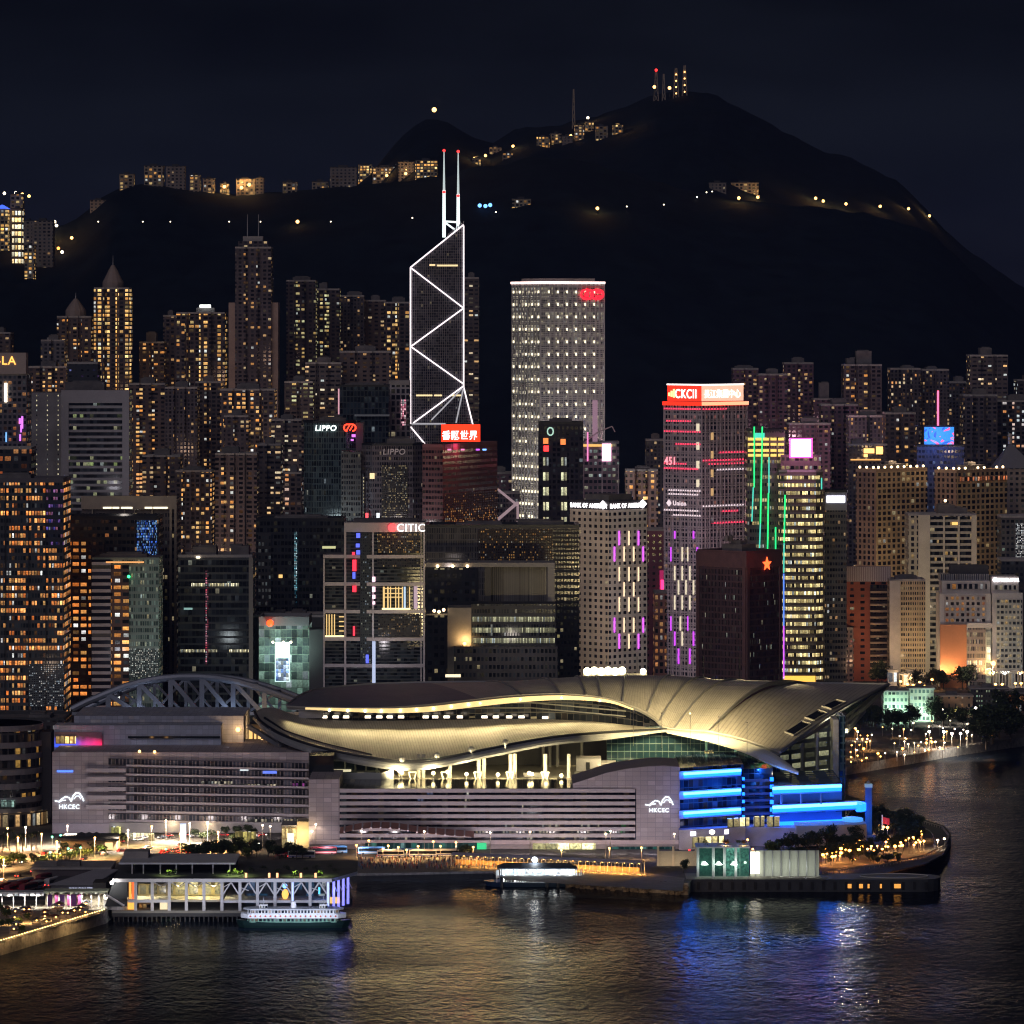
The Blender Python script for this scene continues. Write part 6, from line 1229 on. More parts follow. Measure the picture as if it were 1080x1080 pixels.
# block at the left root and supporting struts
cc(wbox(2198, 2222, 315, 340, 747.5, 757.5), 'roof_root_block', mat('root_block', (.36, .36, .40), .6, var=.1))
for a, b, w_ in (((262, 766, 2160), (298, 788, 2140), 2.0), ((268, 757, 2168), (296, 785, 2140), 1.4), ((310, 783, 2135), (316, 792, 2130), 1.4)): cc(MB().bar(P(*a), P(*b), w_), 'roof_strut', STEEL)
# --- clerestory between the shells
CL = facade('clerestory_glass', CW=3, FH=6, WX=.94, WY=.9, Lit=0, Wall=(.08, .08, .085), Glass=(.015, .018, .024))
cb = MB(); cl = resample([P(318, 757.5, 2222), P(400, 758, 2222), P(480, 757, 2222), P(560, 757, 2216), P(630, 760, 2206), P(692, 764, 2176)], 40)
czt = lambda p: Z(interp([(303, 745), (330, 745.5), (400, 746), (450, 743), (500, 737.5), (545, 733.5), (595, 732), (640, 736.5), (672, 746.5), (690, 757), (704, 768)], 540+p.x*F/p.y)+1.2, p.y)
for a, b in zip(cl, cl[1:]): cb.quad(a-Vector((0, 0, 2)), b-Vector((0, 0, 2)), Vector((b.x, b.y, czt(b))), Vector((a.x, a.y, czt(a))), 0, [(a.x, 0), (b.x, 0), (b.x, 16), (a.x, 16)])
cc(cb, 'clerestory', CL)
for y in (741, 746.5): cc(MB().tube([P(360 if y > 745 else 430, y+1, 2215), P(560, y, 2209), P(660, y+9, 2190)], .35, 5), 'clerestory_rail', SOFF)
soffit_line = resample([P(322, 746.8, 2188), P(400, 748, 2184), P(450, 746, 2184), P(500, 740.5, 2187), P(545, 736, 2190), P(595, 734.2, 2187), P(640, 738.5, 2177), P(668, 748, 2164)], 60)
SOFFIT_GLOW = mat('soffit_glow', (.6, .5, .3), .5, 0, (1, .70, .28), .85); COVB = mat('cove_bulb', (.6, .5, .3), .5, 0, (1, .85, .5), 5)  # uplit soffit strip; its light is painted as emission
b = MB()
for i, (p, q) in enumerate(zip(soffit_line, soffit_line[1:])):
    hgt = .5+1.9*math.sin(PI*min(1, max(0, (i+2)/60)))
    b.quad(p-Vector((0, 0, hgt)), q-Vector((0, 0, hgt)), q+Vector((0, .3, .3)), p+Vector((0, .3, .3)))
cc(b, 'soffit_glow_strip', SOFFIT_GLOW)
b = MB()
for i in range(4, 30, 3): b.ball(soffit_line[i]-Vector((0, .5, .8)), .75, 7, 5)
for i in range(30, 56, 7): b.ball(soffit_line[i]-Vector((0, .5, .8)), .5, 7, 5)
cc(b, 'soffit_bulbs', COVB)
FB = mat('flood_bulb', (.5, .5, .4), .5, 0, (1, .82, .62), 4.5); HSE = mat('lamp_housing', (.25, .24, .22), .5)
for i, px in enumerate((342, 354, 365, 376, 388, 400, 411, 423, 435, 449, 459, 471, 485, 498, 511, 523, 537, 550, 563, 575)):
    p = P(px, 756.3 if px < 560 else 757, 2212)
    cc(MB().box(p.x-1.4, p.x+1.4, p.y, p.y+.6, p.z-.5, p.z+.6), 'flood_lamp', FB if i % 5 != 3 else HSE)
def area(name, loc, target, sx_, sy_, power, color, spr=64):
    l = bpy.data.lights.new(name, 'AREA'); l.shape = 'RECTANGLE'; l.size = sx_; l.size_y = sy_; l.energy = power; l.color = color; l.spread = math.radians(spr)
    o = bpy.data.objects.new(name, l); COL.objects.link(o); o.location = loc; o.rotation_euler = (Vector(target)-Vector(loc)).to_track_quat('-Z', 'Y').to_euler(); return o
for px, py, pw in ((335, 747.5, 4.2e2), (390, 748.5, 8e2), (450, 746.5, 9.5e2), (510, 740, 1.15e3), (570, 736, 1e3), (625, 739, 6e2)):
    p = P(px, py+1.5, 2179); area('roof_edge_fill', p, p+Vector((0, -18, -9)), 26, 1.2, pw, (1, .78, .36))  # area lights added under the roof edge to brighten the lower wing
# ridge lamp cluster, then floods on masts added to brighten the barrel
RF = thing('roof_floodlights', 'cluster of dazzling white floodlights on the roof ridge', 'floodlight', P(638, 719, 2286)+Vector((0, -6, 4.5)))
for i, dx in enumerate((-9, -5.5, -2, 1.5, 5, 8.5, 19)): MB().ball((dx, -1, 1.2+.4*(i % 2)), 1.9 if i < 6 else 1.5, 10, 7).build('bulb', mat('dazzling_bulb', (.5, .5, .4), .5, 0, (1, .86, .48), 14), RF)
MB().box(-11, 21, -.3, .6, -1, .2).build('rail', HSE, RF)
for px, pw, dx in ((640, 7e3, 22), (672, 6e3, 20), (706, 5e3, 18), (742, 4e3, 18), (780, 2.4e3, 16), (822, 1.2e3, 12)):
    p = P(px, 719, 2284)+Vector((0, 0, 13)); cc(MB().tube([p+Vector((0, 2, -13)), p+Vector((0, 1, -.2))], .16, 5), 'added_flood_mast', DARKM); area('added_ridge_flood', p, p+Vector((dx*.6, -44, -28)), 3, 3, pw, (1, .80, .42), 44)
for px, py, tx, ty, pw in ((668, 750, 668, 744, 2.2e5), (698, 752, 692, 750, 4.6e5), (728, 753, 724, 750, 4.2e5), (758, 756, 756, 752, 2e5), (788, 762, 790, 757, 6e4)):
    p = P(px, py, 2082); spot('added_eave_flood', p, P(tx, ty, 2190), pw, (1, .77, .36), 92, .9, None, .8); cc(MB().tube([p-Vector((0, 0, 16)), p], .11, 5).box(p.x-.3, p.x+.3, p.y-.3, p.y+.3, p.z-.2, p.z+.2), 'added_flood_mast', HSE)
# --- wing tip lit blue below
ru = [(703, 769.5, 2143), (747, 773.5, 2120), (780, 781, 2106), (815, 794, 2092), (843, 814, 2078)]; rl = [(703, 771.5, 2139), (748, 781, 2112), (785, 792.5, 2098), (812, 805, 2086), (842, 815.5, 2076)]
shell(loft(ru, rl, 40, 4, .5), 'wing_tip', mat('wing_tip_metal', (.55, .55, .50), .5, .2), .8)
point('tip_blue', P(800, 812, 2080), 6e3, (.05, .25, 1), 1); point('tip_warm', P(838, 822, 2070), 9e2, (1, .9, .6), .6)
# --- dark core behind the deck and under the roofs
cc(wbox(2170, 2300, 300, 660, 772, 900, zb=LZ), 'core', mat('core_dark', (.05, .05, .052), .8, var=.2))
CUR = facade('curtain_wall', CW=3.0, FH=3.6, WX=.94, WY=.92, Lit=.004, C1=PALE, C2=COOL, Str=.6, Wall=(.09, .14, .16), Glass=(.008, .022, .030), GRough=.1, GVar=.2)
CURL = facade('curtain_wall_lit', CW=6.5, FH=4.4, WX=.92, WY=.55, Lit=.9, Run=.2, C1=(.30, .32, .20), C2=(.45, .44, .25), Str=.75, Wall=(.20, .22, .20), Glass=(.02, .03, .035), GRough=.1)
def wall(pts, m, name, dep=3.0, u0=0):
    b = MB(); p = [P(*q) for q in pts]; b.face(p, 0, [(q.x+u0, q.z) for q in p]); bk = [q+Vector((0, dep, 0)) for q in p]; b.face(bk[::-1])
    for i in range(len(p)): j = (i+1) % len(p); b.quad(p[j], p[i], bk[i], bk[j])
    return cc(b, name, m)
wall([(640, 905, 2150), (826, 905, 2150), (826, 790, 2150), (790, 782, 2150), (740, 769, 2150), (700, 766, 2150), (640, 770, 2150)], CUR, 'curtain_wall', u0=4000)
b = MB(); cpts = [(823, 880, 2140), (891, 880, 2175), (891, 754.5, 2175), (860, 773, 2160), (823, 794, 2140)]
wall(cpts, CURL, 'curtain_wall', u0=8000)
for px in (745, 776, 806): cc(MB().tube([P(px, 775+(px-745)*.25, 2148), P(px, 870, 2148)], .7, 6), 'wall_column', mat('teal_column', (.12, .3, .36), .4))
for px in (846, 862): cc(MB().tube([P(px, 784-(px-846)*.7, 2146), P(px, 870, 2146)], .8, 6), 'wall_column', mat('grey_column', (.4, .42, .4), .4))
cc(wbox(2150, 2170, 878.5, 884.5, 759, 880, zb=LZ), 'corner_pylon', mat('pylon_pale', (.50, .50, .46), .5, var=.3, vs=.15)); cc(wbox(2152, 2172, 885, 891.5, 755, 880, zb=LZ), 'corner_pylon', facade('pylon_glass', CW=2, FH=3.2, WX=.8, WY=.75, Lit=.06, C1=(.3, .4, .4), C2=(.5, .5, .4), Str=.5, Wall=(.06, .12, .15), Glass=(.01, .03, .04)))
for px, py in ((748, 797), (748, 806)): cc(wbox(2146, 2149, px-5, px+4.5, py-5, py+3), 'lit_atrium_window', facade('atrium_lit', CW=1.2, FH=1.6, WX=.7, WY=.8, Lit=.8, C1=(.9, .75, .3), C2=(1, .9, .5), Str=.75, Wall=(.1, .1, .05)))
# --- blue banded blocks
BLK = facade('blue_block_glass', CW=2.6, FH=3.5, WX=.94, WY=.9, Lit=.01, C1=(.4, .8, .6), C2=PALE, Str=.5, Wall=(.03, .07, .12), Glass=(.006, .02, .04), GRough=.1)
NB_ = mat('blue_neon_bright', (.0, .05, .1), .5, 0, (.03, .20, 1), 15); NB = mat('blue_neon_deep', (.0, .05, .1), .5, 0, (.006, .10, 1), 5)
def slab(px0, d0, px1, d1, y0, y1, dep, out=0.0):      # a slab whose front runs from (px0,d0) to (px1,d1); rows given at its left end
    za, zb_ = Z(y1, d0), Z(y0, d0); a, b = (X(px0, d0), d0-out), (X(px1, d1), d1-out)
    return [a, b, (b[0], b[1]+dep), (a[0], a[1]+dep)], za, zb_
def slabbox(*a, mi=0, **k):
    p, za, zb_ = slab(*a, **k); return MB().prism(p, za, zb_, mi)
cc(slabbox(716, 2052, 784, 2070, 810, 905, 60), 'blue_block', BLK)
for y in (813.5, 834.5, 855):
    o = cc(slabbox(716, 2051, 781.5, 2069, y, y+8.6, 4, out=1.6), 'neon_band', mat('band_panel', (.35, .33, .38), .6))
    cc(slabbox(721, 2050.2, 781.5, 2067.2, y+3.8, y+6.9, 1.4, out=1.5), 'neon_glow', NB, parent=o); cc(slabbox(721, 2050.0, 781.5, 2067.0, y+1.4, y+3.7, 1.4, out=1.8), 'neon_line', NB_, parent=o)
cc(slabbox(784.2, 2078, 815, 2082, 811, 905, 50), 'recess_block', BLK)
for y in (822, 829, 836, 843, 850, 857): cc(slabbox(784.2, 2077.9, 815, 2081, y, y+2.6, 1.2, out=1.0), 'louvre', mat('blue_louvre', (.10, .14, .24), .4))
for y in (819, 827, 835, 843, 851, 859, 866): cc(MB().box(X(814, 2078)-1.0, X(814, 2078)+.6, 2074, 2075, Z(y+4, 2078), Z(y, 2078)), 'blue_marker', NB); cc(MB().box(X(783, 2070)-.3, X(783, 2070)+.9, 2066, 2067, Z(y+3, 2070), Z(y, 2070)), 'blue_marker', NB)
BL2 = facade('blue_block_rooms', CW=9.6, FH=9.0, WX=.52, WY=.55, Lit=0, Wall=(.10, .15, .24), Glass=(.01, .015, .03))
cc(slabbox(815.2, 2074, 888, 2086, 828, 905, 60), 'blue_block', BL2)
def neon2(y, x0, x1, d0, d1, cap=False):
    o = cc(slabbox(x0, d0, x1, d1, y, y+9, 5, out=2.0), 'neon_band', MATS['band_panel']); cc(slabbox(x0, d0, x1, d1, y+3.4, y+7.2, 1.4, out=3.5), 'neon_glow', NB, parent=o); cc(slabbox(x0, d0, x1, d1, y+.6, y+3.3, 1.4, out=3.8), 'neon_line', NB_, parent=o)
neon2(829, 814.5, 887, 2072, 2084); neon2(849, 814.5, 903, 2070, 2088)
arc = [(X(903, 2088)+5*math.sin(a), 2086-2+9*(1-math.cos(a))) for a in [PI*i/8 for i in range(9)]]
cc(MB().prism([(X(903, 2088)-.1, 2085)]+arc[1:], Z(856.8, 2083), Z(849.2, 2083)), 'neon_band', NB)
cc(slabbox(815.3, 2068, 893, 2080, 868.5, 871, 16, out=2), 'blue_terrace', NB); cc(MB().prism([(p[0]+X(900, 2070), p[1]+2066) for p in roundpoly(9.5, 16, 16)], Z(868.5, 2070), Z(864, 2070)), 'blue_canopy', mat('pale_blue_canopy', (.1, .2, .3), .5, 0, (.08, .36, 1), .8))
for px in (824, 845, 866): cc(MB().tube([P(px, 837, 2069), P(px, 848, 2069)], .5, 6), 'band_post', mat('blue_post', (.2, .3, .5), .4))
cc(slabbox(840, 2050, 914, 2058, 871.5, 893, 18), 'cream_podium', mat('cream_wall', (.55, .48, .38), .7, var=.12))
cc(slabbox(786, 2062, 840, 2056, 872, 905, 14), 'mauve_podium', mat('mauve_podium', (.36, .33, .42), .7, var=.1))
LITY = facade('lit_cafe_glass', CW=3.2, FH=5.5, WX=.86, WY=.9, Lit=1, C1=(.9, .75, .3), C2=(1, .82, .4), Str=1.3, Wall=(.15, .12, .05))
cc(slabbox(767, 2048, 790, 2054, 863, 872.5, 2, out=2.5), 'lit_window', LITY); cc(slabbox(795, 2054, 806, 2056, 861, 872, 2, out=2), 'lit_window', LITY); cc(slabbox(809, 2056, 822, 2058, 861, 872, 2, out=2), 'lit_window', LITY)
cc(slabbox(716, 2046, 786, 2058, 875, 906, 8, out=1), 'mauve_podium', MATS['mauve_podium']); cc(slabbox(730, 2043, 764, 2049, 883, 894, 1, out=1), 'lit_window', LITY)
for x, y, w_ in ((728, 877, 6), (764, 875, 4.5)): cc(slabbox(x, 2043, x+w_, 2044, y, y+4.6, .6, out=1), 'lit_sign', mat('pale_lit_sign', (.1, .1, .1), .5, 0, (.9, .85, 1), 2.2))
for px, pw in ((738, 1.5e3), (765, 2e3), (800, 5e3), (835, 2e3), (870, 2e3)): point('blue_wash', P(px, 850, 2040), pw, (.02, .16, 1), 2)
# --- right striped block
MV = facade('mauve_tiles', CW=3.4, FH=2.1, WX=.94, WY=.9, Lit=0, Wall=(.27, .235, .265), Glass=(.40, .35, .39), GRough=.6, GVar=.10)
MVP = mat('mauve_band', (.47, .42, .47), .6, var=.08, vs=.05)
DR = 2050
STRG = facade('strip_glass', CW=2.4, FH=40, WX=.97, WY=1, Lit=0, Wall=(.10, .09, .11), Glass=(.010, .013, .022), GRough=.12)
cc(wbox(DR+1.4, DR+45, 326, 604, 832, 905, zb=LZ), 'striped_block', STRG)
cc(wbox(DR, DR+44, 325.5, 358, 822, 905, zb=LZ), 'blank_wall', MV)
wall([(671, 905, DR), (717, 905, DR), (717, 808.8, DR), (700, 807.5, DR), (685, 808, DR), (660, 811, DR), (640, 815, DR), (620, 821.5, DR), (604, 826.5, DR), (604, 832, DR), (671, 832, DR)], MV, 'blank_wall', dep=40)
wall([(604.2, 905, DR+1.6), (670.9, 905, DR+1.6), (670.9, 832, DR+1.6), (604.2, 832, DR+1.6)], STRG, 'striped_block', dep=38)
for i in range(8):
    y = 832+i*6.75; cc(wbox(DR-.6, DR+1.38, 358.2, 670, y, y+3.9), 'white_band', MVP)
WL2 = facade('strip_lit', CW=1.5, FH=2.2, WX=.75, WY=.9, Lit=.55, C1=(1, .8, .5), C2=(.9, .9, .75), Str=.9, Wall=(.02, .02, .025), Jit=1.0)
for (a, b, i) in ((487, 520, 6), (526, 585, 6), (601, 640, 6), (532, 542, 5), (571, 590, 5), (612, 632, 5), (555, 563, 7), (605, 620, 7), (395, 402, 7), (423, 432, 7), (550, 552, 2), (549, 552, 3), (488, 495, 0), (486, 496, 1), (489, 493, 2)):
    y = 832+i*6.75+3.95; cc(wbox(DR+.9, DR+1.35, a, b, y, y+2.7, u0=random.randint(0, 99)*3.0), 'lit_window', WL2)
for a, b, i in ((450, 470, 0), (440, 462, 1)): y = 832+i*6.75+3.95; cc(wbox(DR+.9, DR+1.35, a, b, y, y+2.6), 'lit_window', facade('strip_lit_blue', CW=1.5, FH=2, WX=.7, WY=.8, Lit=.35, C1=(.2, .3, .8), C2=(.5, .6, 1), Str=.7, Wall=(.02, .02, .03)))
for a, b, i in ((655, 660, 5), (640, 660, 6)): y = 832+i*6.75+3.95; cc(wbox(DR+.9, DR+1.35, a, b, y, y+2.6), 'lit_window', facade('strip_lit_green', CW=1.2, FH=2, WX=.7, WY=.8, Lit=.5, C1=(.02, .4, .05), C2=(.05, .5, .1), Str=.7, Wall=(.02, .03, .02)))
cc(wbox(DR-1.0, DR+1.3, 326, 716, 886.1, 890.5), 'plinth_band', mat('plinth_rose', (.50, .40, .42), .65, var=.08))
cc(wbox(DR-.4, DR+1.3, 326, 716, 890.6, 905, zb=LZ), 'plinth', mat('plinth_dark', (.30, .25, .26), .7, var=.12))
TG = facade('teal_ground_glass', CW=2.6, FH=5, WX=.9, WY=.9, Lit=.12, C1=(.05, .5, .4), C2=(.3, .9, .7), Str=.5, Wall=(.03, .10, .10), Glass=(.01, .06, .06))
cc(wbox(DR-1.6, DR-.42, 385, 508, 889, 900), 'ground_glazing', TG); cc(wbox(DR-1.6, DR-.42, 640, 712, 893, 900), 'ground_glazing', TG)
cc(wbox(DR-2.0, DR-1.62, 503, 513, 889, 896), 'green_sign', mat('green_sign', (0, .1, .03), .5, 0, (.04, .9, .35), .6))
cc(wbox(DR-1.8, DR-.45, 562, 628, 889.5, 903), 'lit_entrance', facade('lit_entrance_glass', CW=5.5, FH=8, WX=.94, WY=.94, Lit=1, C1=(.85, .78, .34), C2=(.95, .86, .42), Str=1.5, Wall=(.3, .25, .1), Jit=.9))
point('entrance_light', P(595, 896, DR-14), 2e3, (1, .8, .35), 1)
CAN = mat('red_brown_canopy', (.34, .16, .13), .6, var=.1)
cr_ = resample([P(359, 872.5, DR-6), P(385, 867.5, DR-8), P(415, 867.5, DR-8), P(450, 872.5, DR-7), P(500, 876.5, DR-4)], 30); cb2 = [Vector((p.x, DR-.7, p.z-1.5)) for p in cr_]; fr_ = [p+Vector((0, -7, -2.0)) for p in cr_]
o = cc(MB().grid([cb2, cr_, fr_]), 'entrance_canopy', CAN)
for i in range(1, 29, 2): cc(MB().bar(fr_[i]+Vector((0, -.2, .1)), cr_[i]+Vector((0, -.2, .25)), .7), 'canopy_rib', MVP, parent=o)
# --- lit deck above the striped block
DK = mat('deck_floor', (.45, .42, .36), .8); DW = mat('deck_wall', (.55, .50, .38), .75, var=.1)
cc(MB().box(X(358, DR), X(612, DR), DR+45.01, 2168, Z(832, DR)-8, Z(832, DR)-.6), 'deck', DK)
cc(wbox(2118, 2119, 398, 425, 817, 832), 'deck_wall', DW); cc(wbox(2119, 2120, 425.2, 603, 812+8, 834), 'deck_wall', DW)
cc(wbox(2116, 2117.9, 420, 444, 813, 832), 'deck_kiosk', DW); cc(wbox(2112, 2116, 552, 572, 815, 832), 'deck_kiosk', mat('grey_kiosk', (.4, .4, .38), .7)); cc(wbox(2108, 2112, 586, 603, 822, 832), 'deck_kiosk', DW)
for px in (441.5, 446.5, 474.5, 505, 510.5, 538.5, 543, 575, 600): cc(MB().tube([P(px, 838, 2106), P(px, 795, 2106)], .9, 8), 'deck_column', mat('column_white', (.62, .60, .54), .6))
for px in (435, 469.5, 504, 538, 575):
    p = P(px, 828, 2098); cc(MB().bar(p, p+Vector((-1.8, 0, 6)), .6).bar(p, p+Vector((1.8, 0, 6)), .6).bar(p+Vector((-1.8, 0, 6)), p+Vector((1.8, 0, 6)), .5), 'lit_bracket', mat('bracket_lit', (.6, .55, .4), .6, 0, (1, .8, .4), .7))
DLM = mat('deck_bulb', (.5, .5, .4), .5, 0, (1, .78, .36), 5)
for px, py in ((421, 813), (424, 815), (457, 815.5), (472, 814), (492, 816.5), (525, 817), (558, 815.5), (561, 816.5), (576, 816.5), (592, 818)):
    p = P(px, py, 2096); o = cc(MB().tube([p+Vector((0, 0, -8)), p], .15, 5), 'deck_lamp_post', STEEL); cc(MB().ball(p, .9, 8, 6), 'deck_lamp', DLM, parent=o)
for px in (418, 455, 492, 528, 562, 592): point('deck_light', P(px, 813, 2092), 1.6e4, (1, .80, .40), .8)
cc(wbox(2098, 2101, 447, 454, 826, 831), 'deck_kiosk', mat('green_kiosk', (.02, .3, .1), .5, 0, (.02, .5, .12), .5))
for a, b, c in ((480, 488, 828), (490, 508, 829), (515, 526, 828.5), (420, 432, 829)): cc(wbox(2094, 2098, a, b, c-1.8, c+3), 'deck_furniture', mat('deck_table', (.6, .55, .42), .7))
cc(MB().grid([[P(360, 815.5, 2100), P(385, 814.5, 2095), P(402, 815, 2094), P(415, 811.5, 2096)], [P(360, 822, 2100), P(385, 822, 2095), P(402, 831, 2094), P(415, 831, 2096)]]), 'curved_parapet', mat('parapet_grey', (.4, .42, .42), .7))
cc(wbox(2125, 2150, 606, 650, 814, 838), 'plant_block', CONC)
for a, b, y0, y1, dd in ((608, 634, 800, 814, 2128), (634.2, 650, 805, 814, 2130), (652, 672, 806, 812, 2132)): cc(wbox(dd, dd+14, a, b, y0, y1+6), 'plant_block', mat('plant_white', (.46, .46, .50), .7, var=.1))
cc(wbox(2127, 2128-.02, 630.5, 634, 806, 811), 'lit_window', lamp_mat('small_amber_window', (1, .65, .3), 1.6)); cc(wbox(2127.2, 2128-.03, 618, 622, 804, 812), 'plant_door', DARKM)
for px in (573, 580, 588, 614, 651, 687): cc(MB().tube([P(px, 830, 2160), P(px, 775, 2160)], .8, 6), 'core_column', mat('column_grey', (.25, .25, .25), .6))
# --- left striped block
DL = 2112
cc(wbox(DL+1.4, DL+70, 55, 326, 793.5, 884, zb=LZ), 'left_block', MV)
LST = facade('left_strip_glass', CW=1.7, FH=40, WX=.8, WY=1, Lit=0, Wall=(.16, .14, .17), Glass=(.03, .032, .044), GRough=.15)
def diag(d0, x0, ya, x1, yb, hgt, dep, m, name, lab=None):
    a0, b0 = P(x0, ya, d0), P(x1, yb, d0); b = MB(); dz = Vector((0, 0, -hgt)); dy = Vector((0, dep, 0))
    b.face([a0+dz, b0+dz, b0, a0], 0, [(0, 0), ((b0-a0).length, 0), ((b0-a0).length, hgt), (0, hgt)]); b.face([a0, b0, b0+dy, a0+dy]); b.face([a0+dz+dy, b0+dz+dy, b0+dz, a0+dz]); b.face([b0+dz, b0+dz+dy, b0+dy, b0]); b.face([a0, a0+dy, a0+dz+dy, a0+dz])
    return cc(b, name, m)
for i, (ya, yb) in enumerate(((800, 805), (809.5, 814), (819, 823.5), (829, 833), (838.5, 842.5), (848.5, 852.5), (858, 862.5))):
    diag(DL, 114, ya, 325.4, yb, 2.6 if i else 2.8, 1.35, LST, 'window_strip'); diag(DL-.9, 133, ya+6.3, 325.4, yb+6.1, .9, 2.2, MVP, 'pale_ledge')
for y in (810.5, 819.2, 830, 839, 849.2): cc(wbox(DL-1.2, DL+1.38, 91, 132.5, y, y+4.2), 'pale_bar', MVP)
cc(wbox(DL-1.0, DL+1.38, 55, 115, 868.5, 879), 'plinth_band', mat('lilac_plinth', (.50, .45, .54), .65, var=.08)); cc(wbox(DL-1.1, DL+1.38, 115.2, 326, 867.5, 878), 'plinth_band', mat('grey_plinth', (.42, .40, .42), .65, var=.08))
cc(wbox(DL+1, DL+1.38, 60, 77, 812.5, 814.5), 'blue_light', lamp_mat('blue_slit', (.08, .2, 1), 1.6))
for a, b, y in ((253, 262, 810), (277, 292, 813)): cc(wbox(DL-.4, DL-.02, a, b, y, y+3), 'lit_window', lamp_mat('blue_sign' if a > 270 else 'white_sign_small', (.15, .25, 1) if a > 270 else (.8, .9, .95), .8))
for a, b, y in ((212, 245, 824), (230, 292, 827), (258, 326, 864)): cc(wbox(DL-.4, DL-.02, a, b, y, y+3, u0=random.randint(0, 99)*1.5), 'lit_window', WL2)
cc(wbox(DL-.4, DL-.02, 308, 324, 826, 830), 'lit_window', facade('magenta_strip', CW=1.5, FH=3, WX=.7, WY=.9, Lit=.7, C1=(.7, .1, .5), C2=(.5, .1, .6), Str=.7, Wall=(.03, .02, .03)))
# --- emblems: two arching strokes above a bar of small lettering
EM = mat('emblem_light', (.1, .1, .1), .5, 0, (.85, .95, 1), 1.7)
def emblem(d0, px, py, s, bar=True):
    p = P(px, py, d0); q = lambda u, v: p+Vector((u*s, -.3, v*s)); b = MB()
    b.tube([q(-7, -1.2), q(-5, -1.6), q(-3.3, -.2), q(-1.6, .9), q(.2, .4), q(1.2, -1.4)], .34*s, 5)
    b.tube([q(-5, -2.0), q(-3.2, -1.0), q(-1.4, -.9)], .22*s, 5)
    b.tube([q(1.2, -1.6), q(2.2, 1.2), q(3.8, 2.9), q(5.4, 2.6), q(6.8, .6), q(7.6, -1.4)], .36*s, 5); b.tube([q(2.6, -.4), q(3.8, 1.2), q(5.2, 1.2), q(6.2, -.4)], .2*s, 5)
    cc(b, 'emblem', EM)
    o = text('HKCEC', 3.0*s, EM, CC, Vector((p.x-5*s, p.y-.3, p.z-5.2*s))-CC.location, 0, sx=1.0, bold=.03*s)
emblem(DL+1.2, 72.5, 842, .92); emblem(DR, 694.5, 846, .86)
# --- grey upper block with coloured screen
GU = facade('grey_blue_panels', CW=2.6, FH=2.4, WX=.94, WY=.93, Lit=0, Wall=(.27, .29, .38), Glass=(.38, .40, .50), GRough=.5, GVar=.10)
cc(wbox(2165, 2215, 78, 257, 755, 812), 'upper_block', GU); cc(wbox(2150, 2164.9, 57, 233, 765, 812), 'upper_block', GU)
for y in (762, 776.5): cc(wbox(2148.5, 2149.98, 135, 232, y, y+2.2) if y > 770 else wbox(2164.2, 2164.98, 135, 232, y, y+2.2), 'slit_window', DGLASS)
def pic():
    m = bpy.data.materials.new('red_blue_picture'); m.use_nodes = True; n = m.node_tree; b = n.nodes['Principled BSDF']
    uv = n.nodes.new('ShaderNodeUVMap'); uv.uv_map = 'UVMap'; nn = n.nodes.new('ShaderNodeTexNoise'); nn.inputs['Scale'].default_value = .35; nn.inputs['Detail'].default_value = 4; n.links.new(uv.outputs[0], nn.inputs['Vector'])
    s = n.nodes.new('ShaderNodeSeparateXYZ'); n.links.new(uv.outputs[0], s.inputs[0]); r = n.nodes.new('ShaderNodeValToRGB'); el = r.color_ramp.elements
    mr_ = n.nodes.new('ShaderNodeMapRange'); mr_.inputs[2].default_value = 22; n.links.new(s.outputs[0], mr_.inputs[0]); n.links.new(mr_.outputs[0], r.inputs[0])
    el[0].color = (.02, .1, 1, 1); el[1].color = (1, .01, .1, 1); e3 = el.new(.45); e3.color = (.02, .08, .8, 1); e4 = el.new(.58); e4.color = (.4, .02, .3, 1)
    k = n.nodes.new('ShaderNodeMapRange'); k.inputs[1].default_value = 6.2; k.inputs[2].default_value = 1.0; k.inputs[3].default_value = -.35; k.inputs[4].default_value = .9; n.links.new(s.outputs[1], k.inputs[0])
    a = n.nodes.new('ShaderNodeMath'); a.operation = 'ADD'; n.links.new(k.outputs[0], a.inputs[0]); n.links.new(nn.outputs['Fac'], a.inputs[1])
    c = n.nodes.new('ShaderNodeMath'); c.operation = 'MULTIPLY_ADD'; c.inputs[1].default_value = 1.3; c.inputs[2].default_value = -.62; c.use_clamp = True; n.links.new(a.outputs[0], c.inputs[0])
    n.links.new(r.outputs[0], b.inputs['Emission Color']); n.links.new(c.outputs[0], b.inputs['Emission Strength']); b.inputs['Base Color'].default_value = (.16, .11, .15, 1)
    return m
PIC = pic()
b = MB(); x0, x1 = X(57.5, 2149), X(107.5, 2149); z0, z1 = Z(788, 2149), Z(772, 2149); b.face([(x0, 2149, z0), (x1, 2149, z0), (x1, 2149, z1), (x0, 2149, z1)], 0, [(0, 0), (22, 0), (22, 7), (0, 7)]); cc(b, 'colour_screen', PIC)
cc(wbox(2147.6, 2148.4, 58.5, 80, 776.5, 784.5), 'lit_window', facade('gold_lobby', CW=2.2, FH=3.6, WX=.85, WY=.9, Lit=.95, C1=(1, .55, .14), C2=(1, .72, .28), Str=1.2, Wall=(.2, .1, .03)))
cc(MB().ball(P(251, 769.5, 2163.5), 1.1, 8, 5), 'wall_lamp', LAMP_A); point('wall_light', P(251, 770, 2158), 2.2e3, (1, .6, .25), .5)
cc(wbox(2160, 2200, 243, 325, 787.5, 812), 'link_block', mat('link_grey', (.24, .26, .34), .6, var=.1))
for px, py in ((147, 792.5), (163, 793)): cc(MB().ball(P(px, py, DL), .7, 7, 5), 'parapet_lamp', LAMP_A)
AMBW = lamp_mat('amber_glow_panel', (1, .55, .18), 1.1)
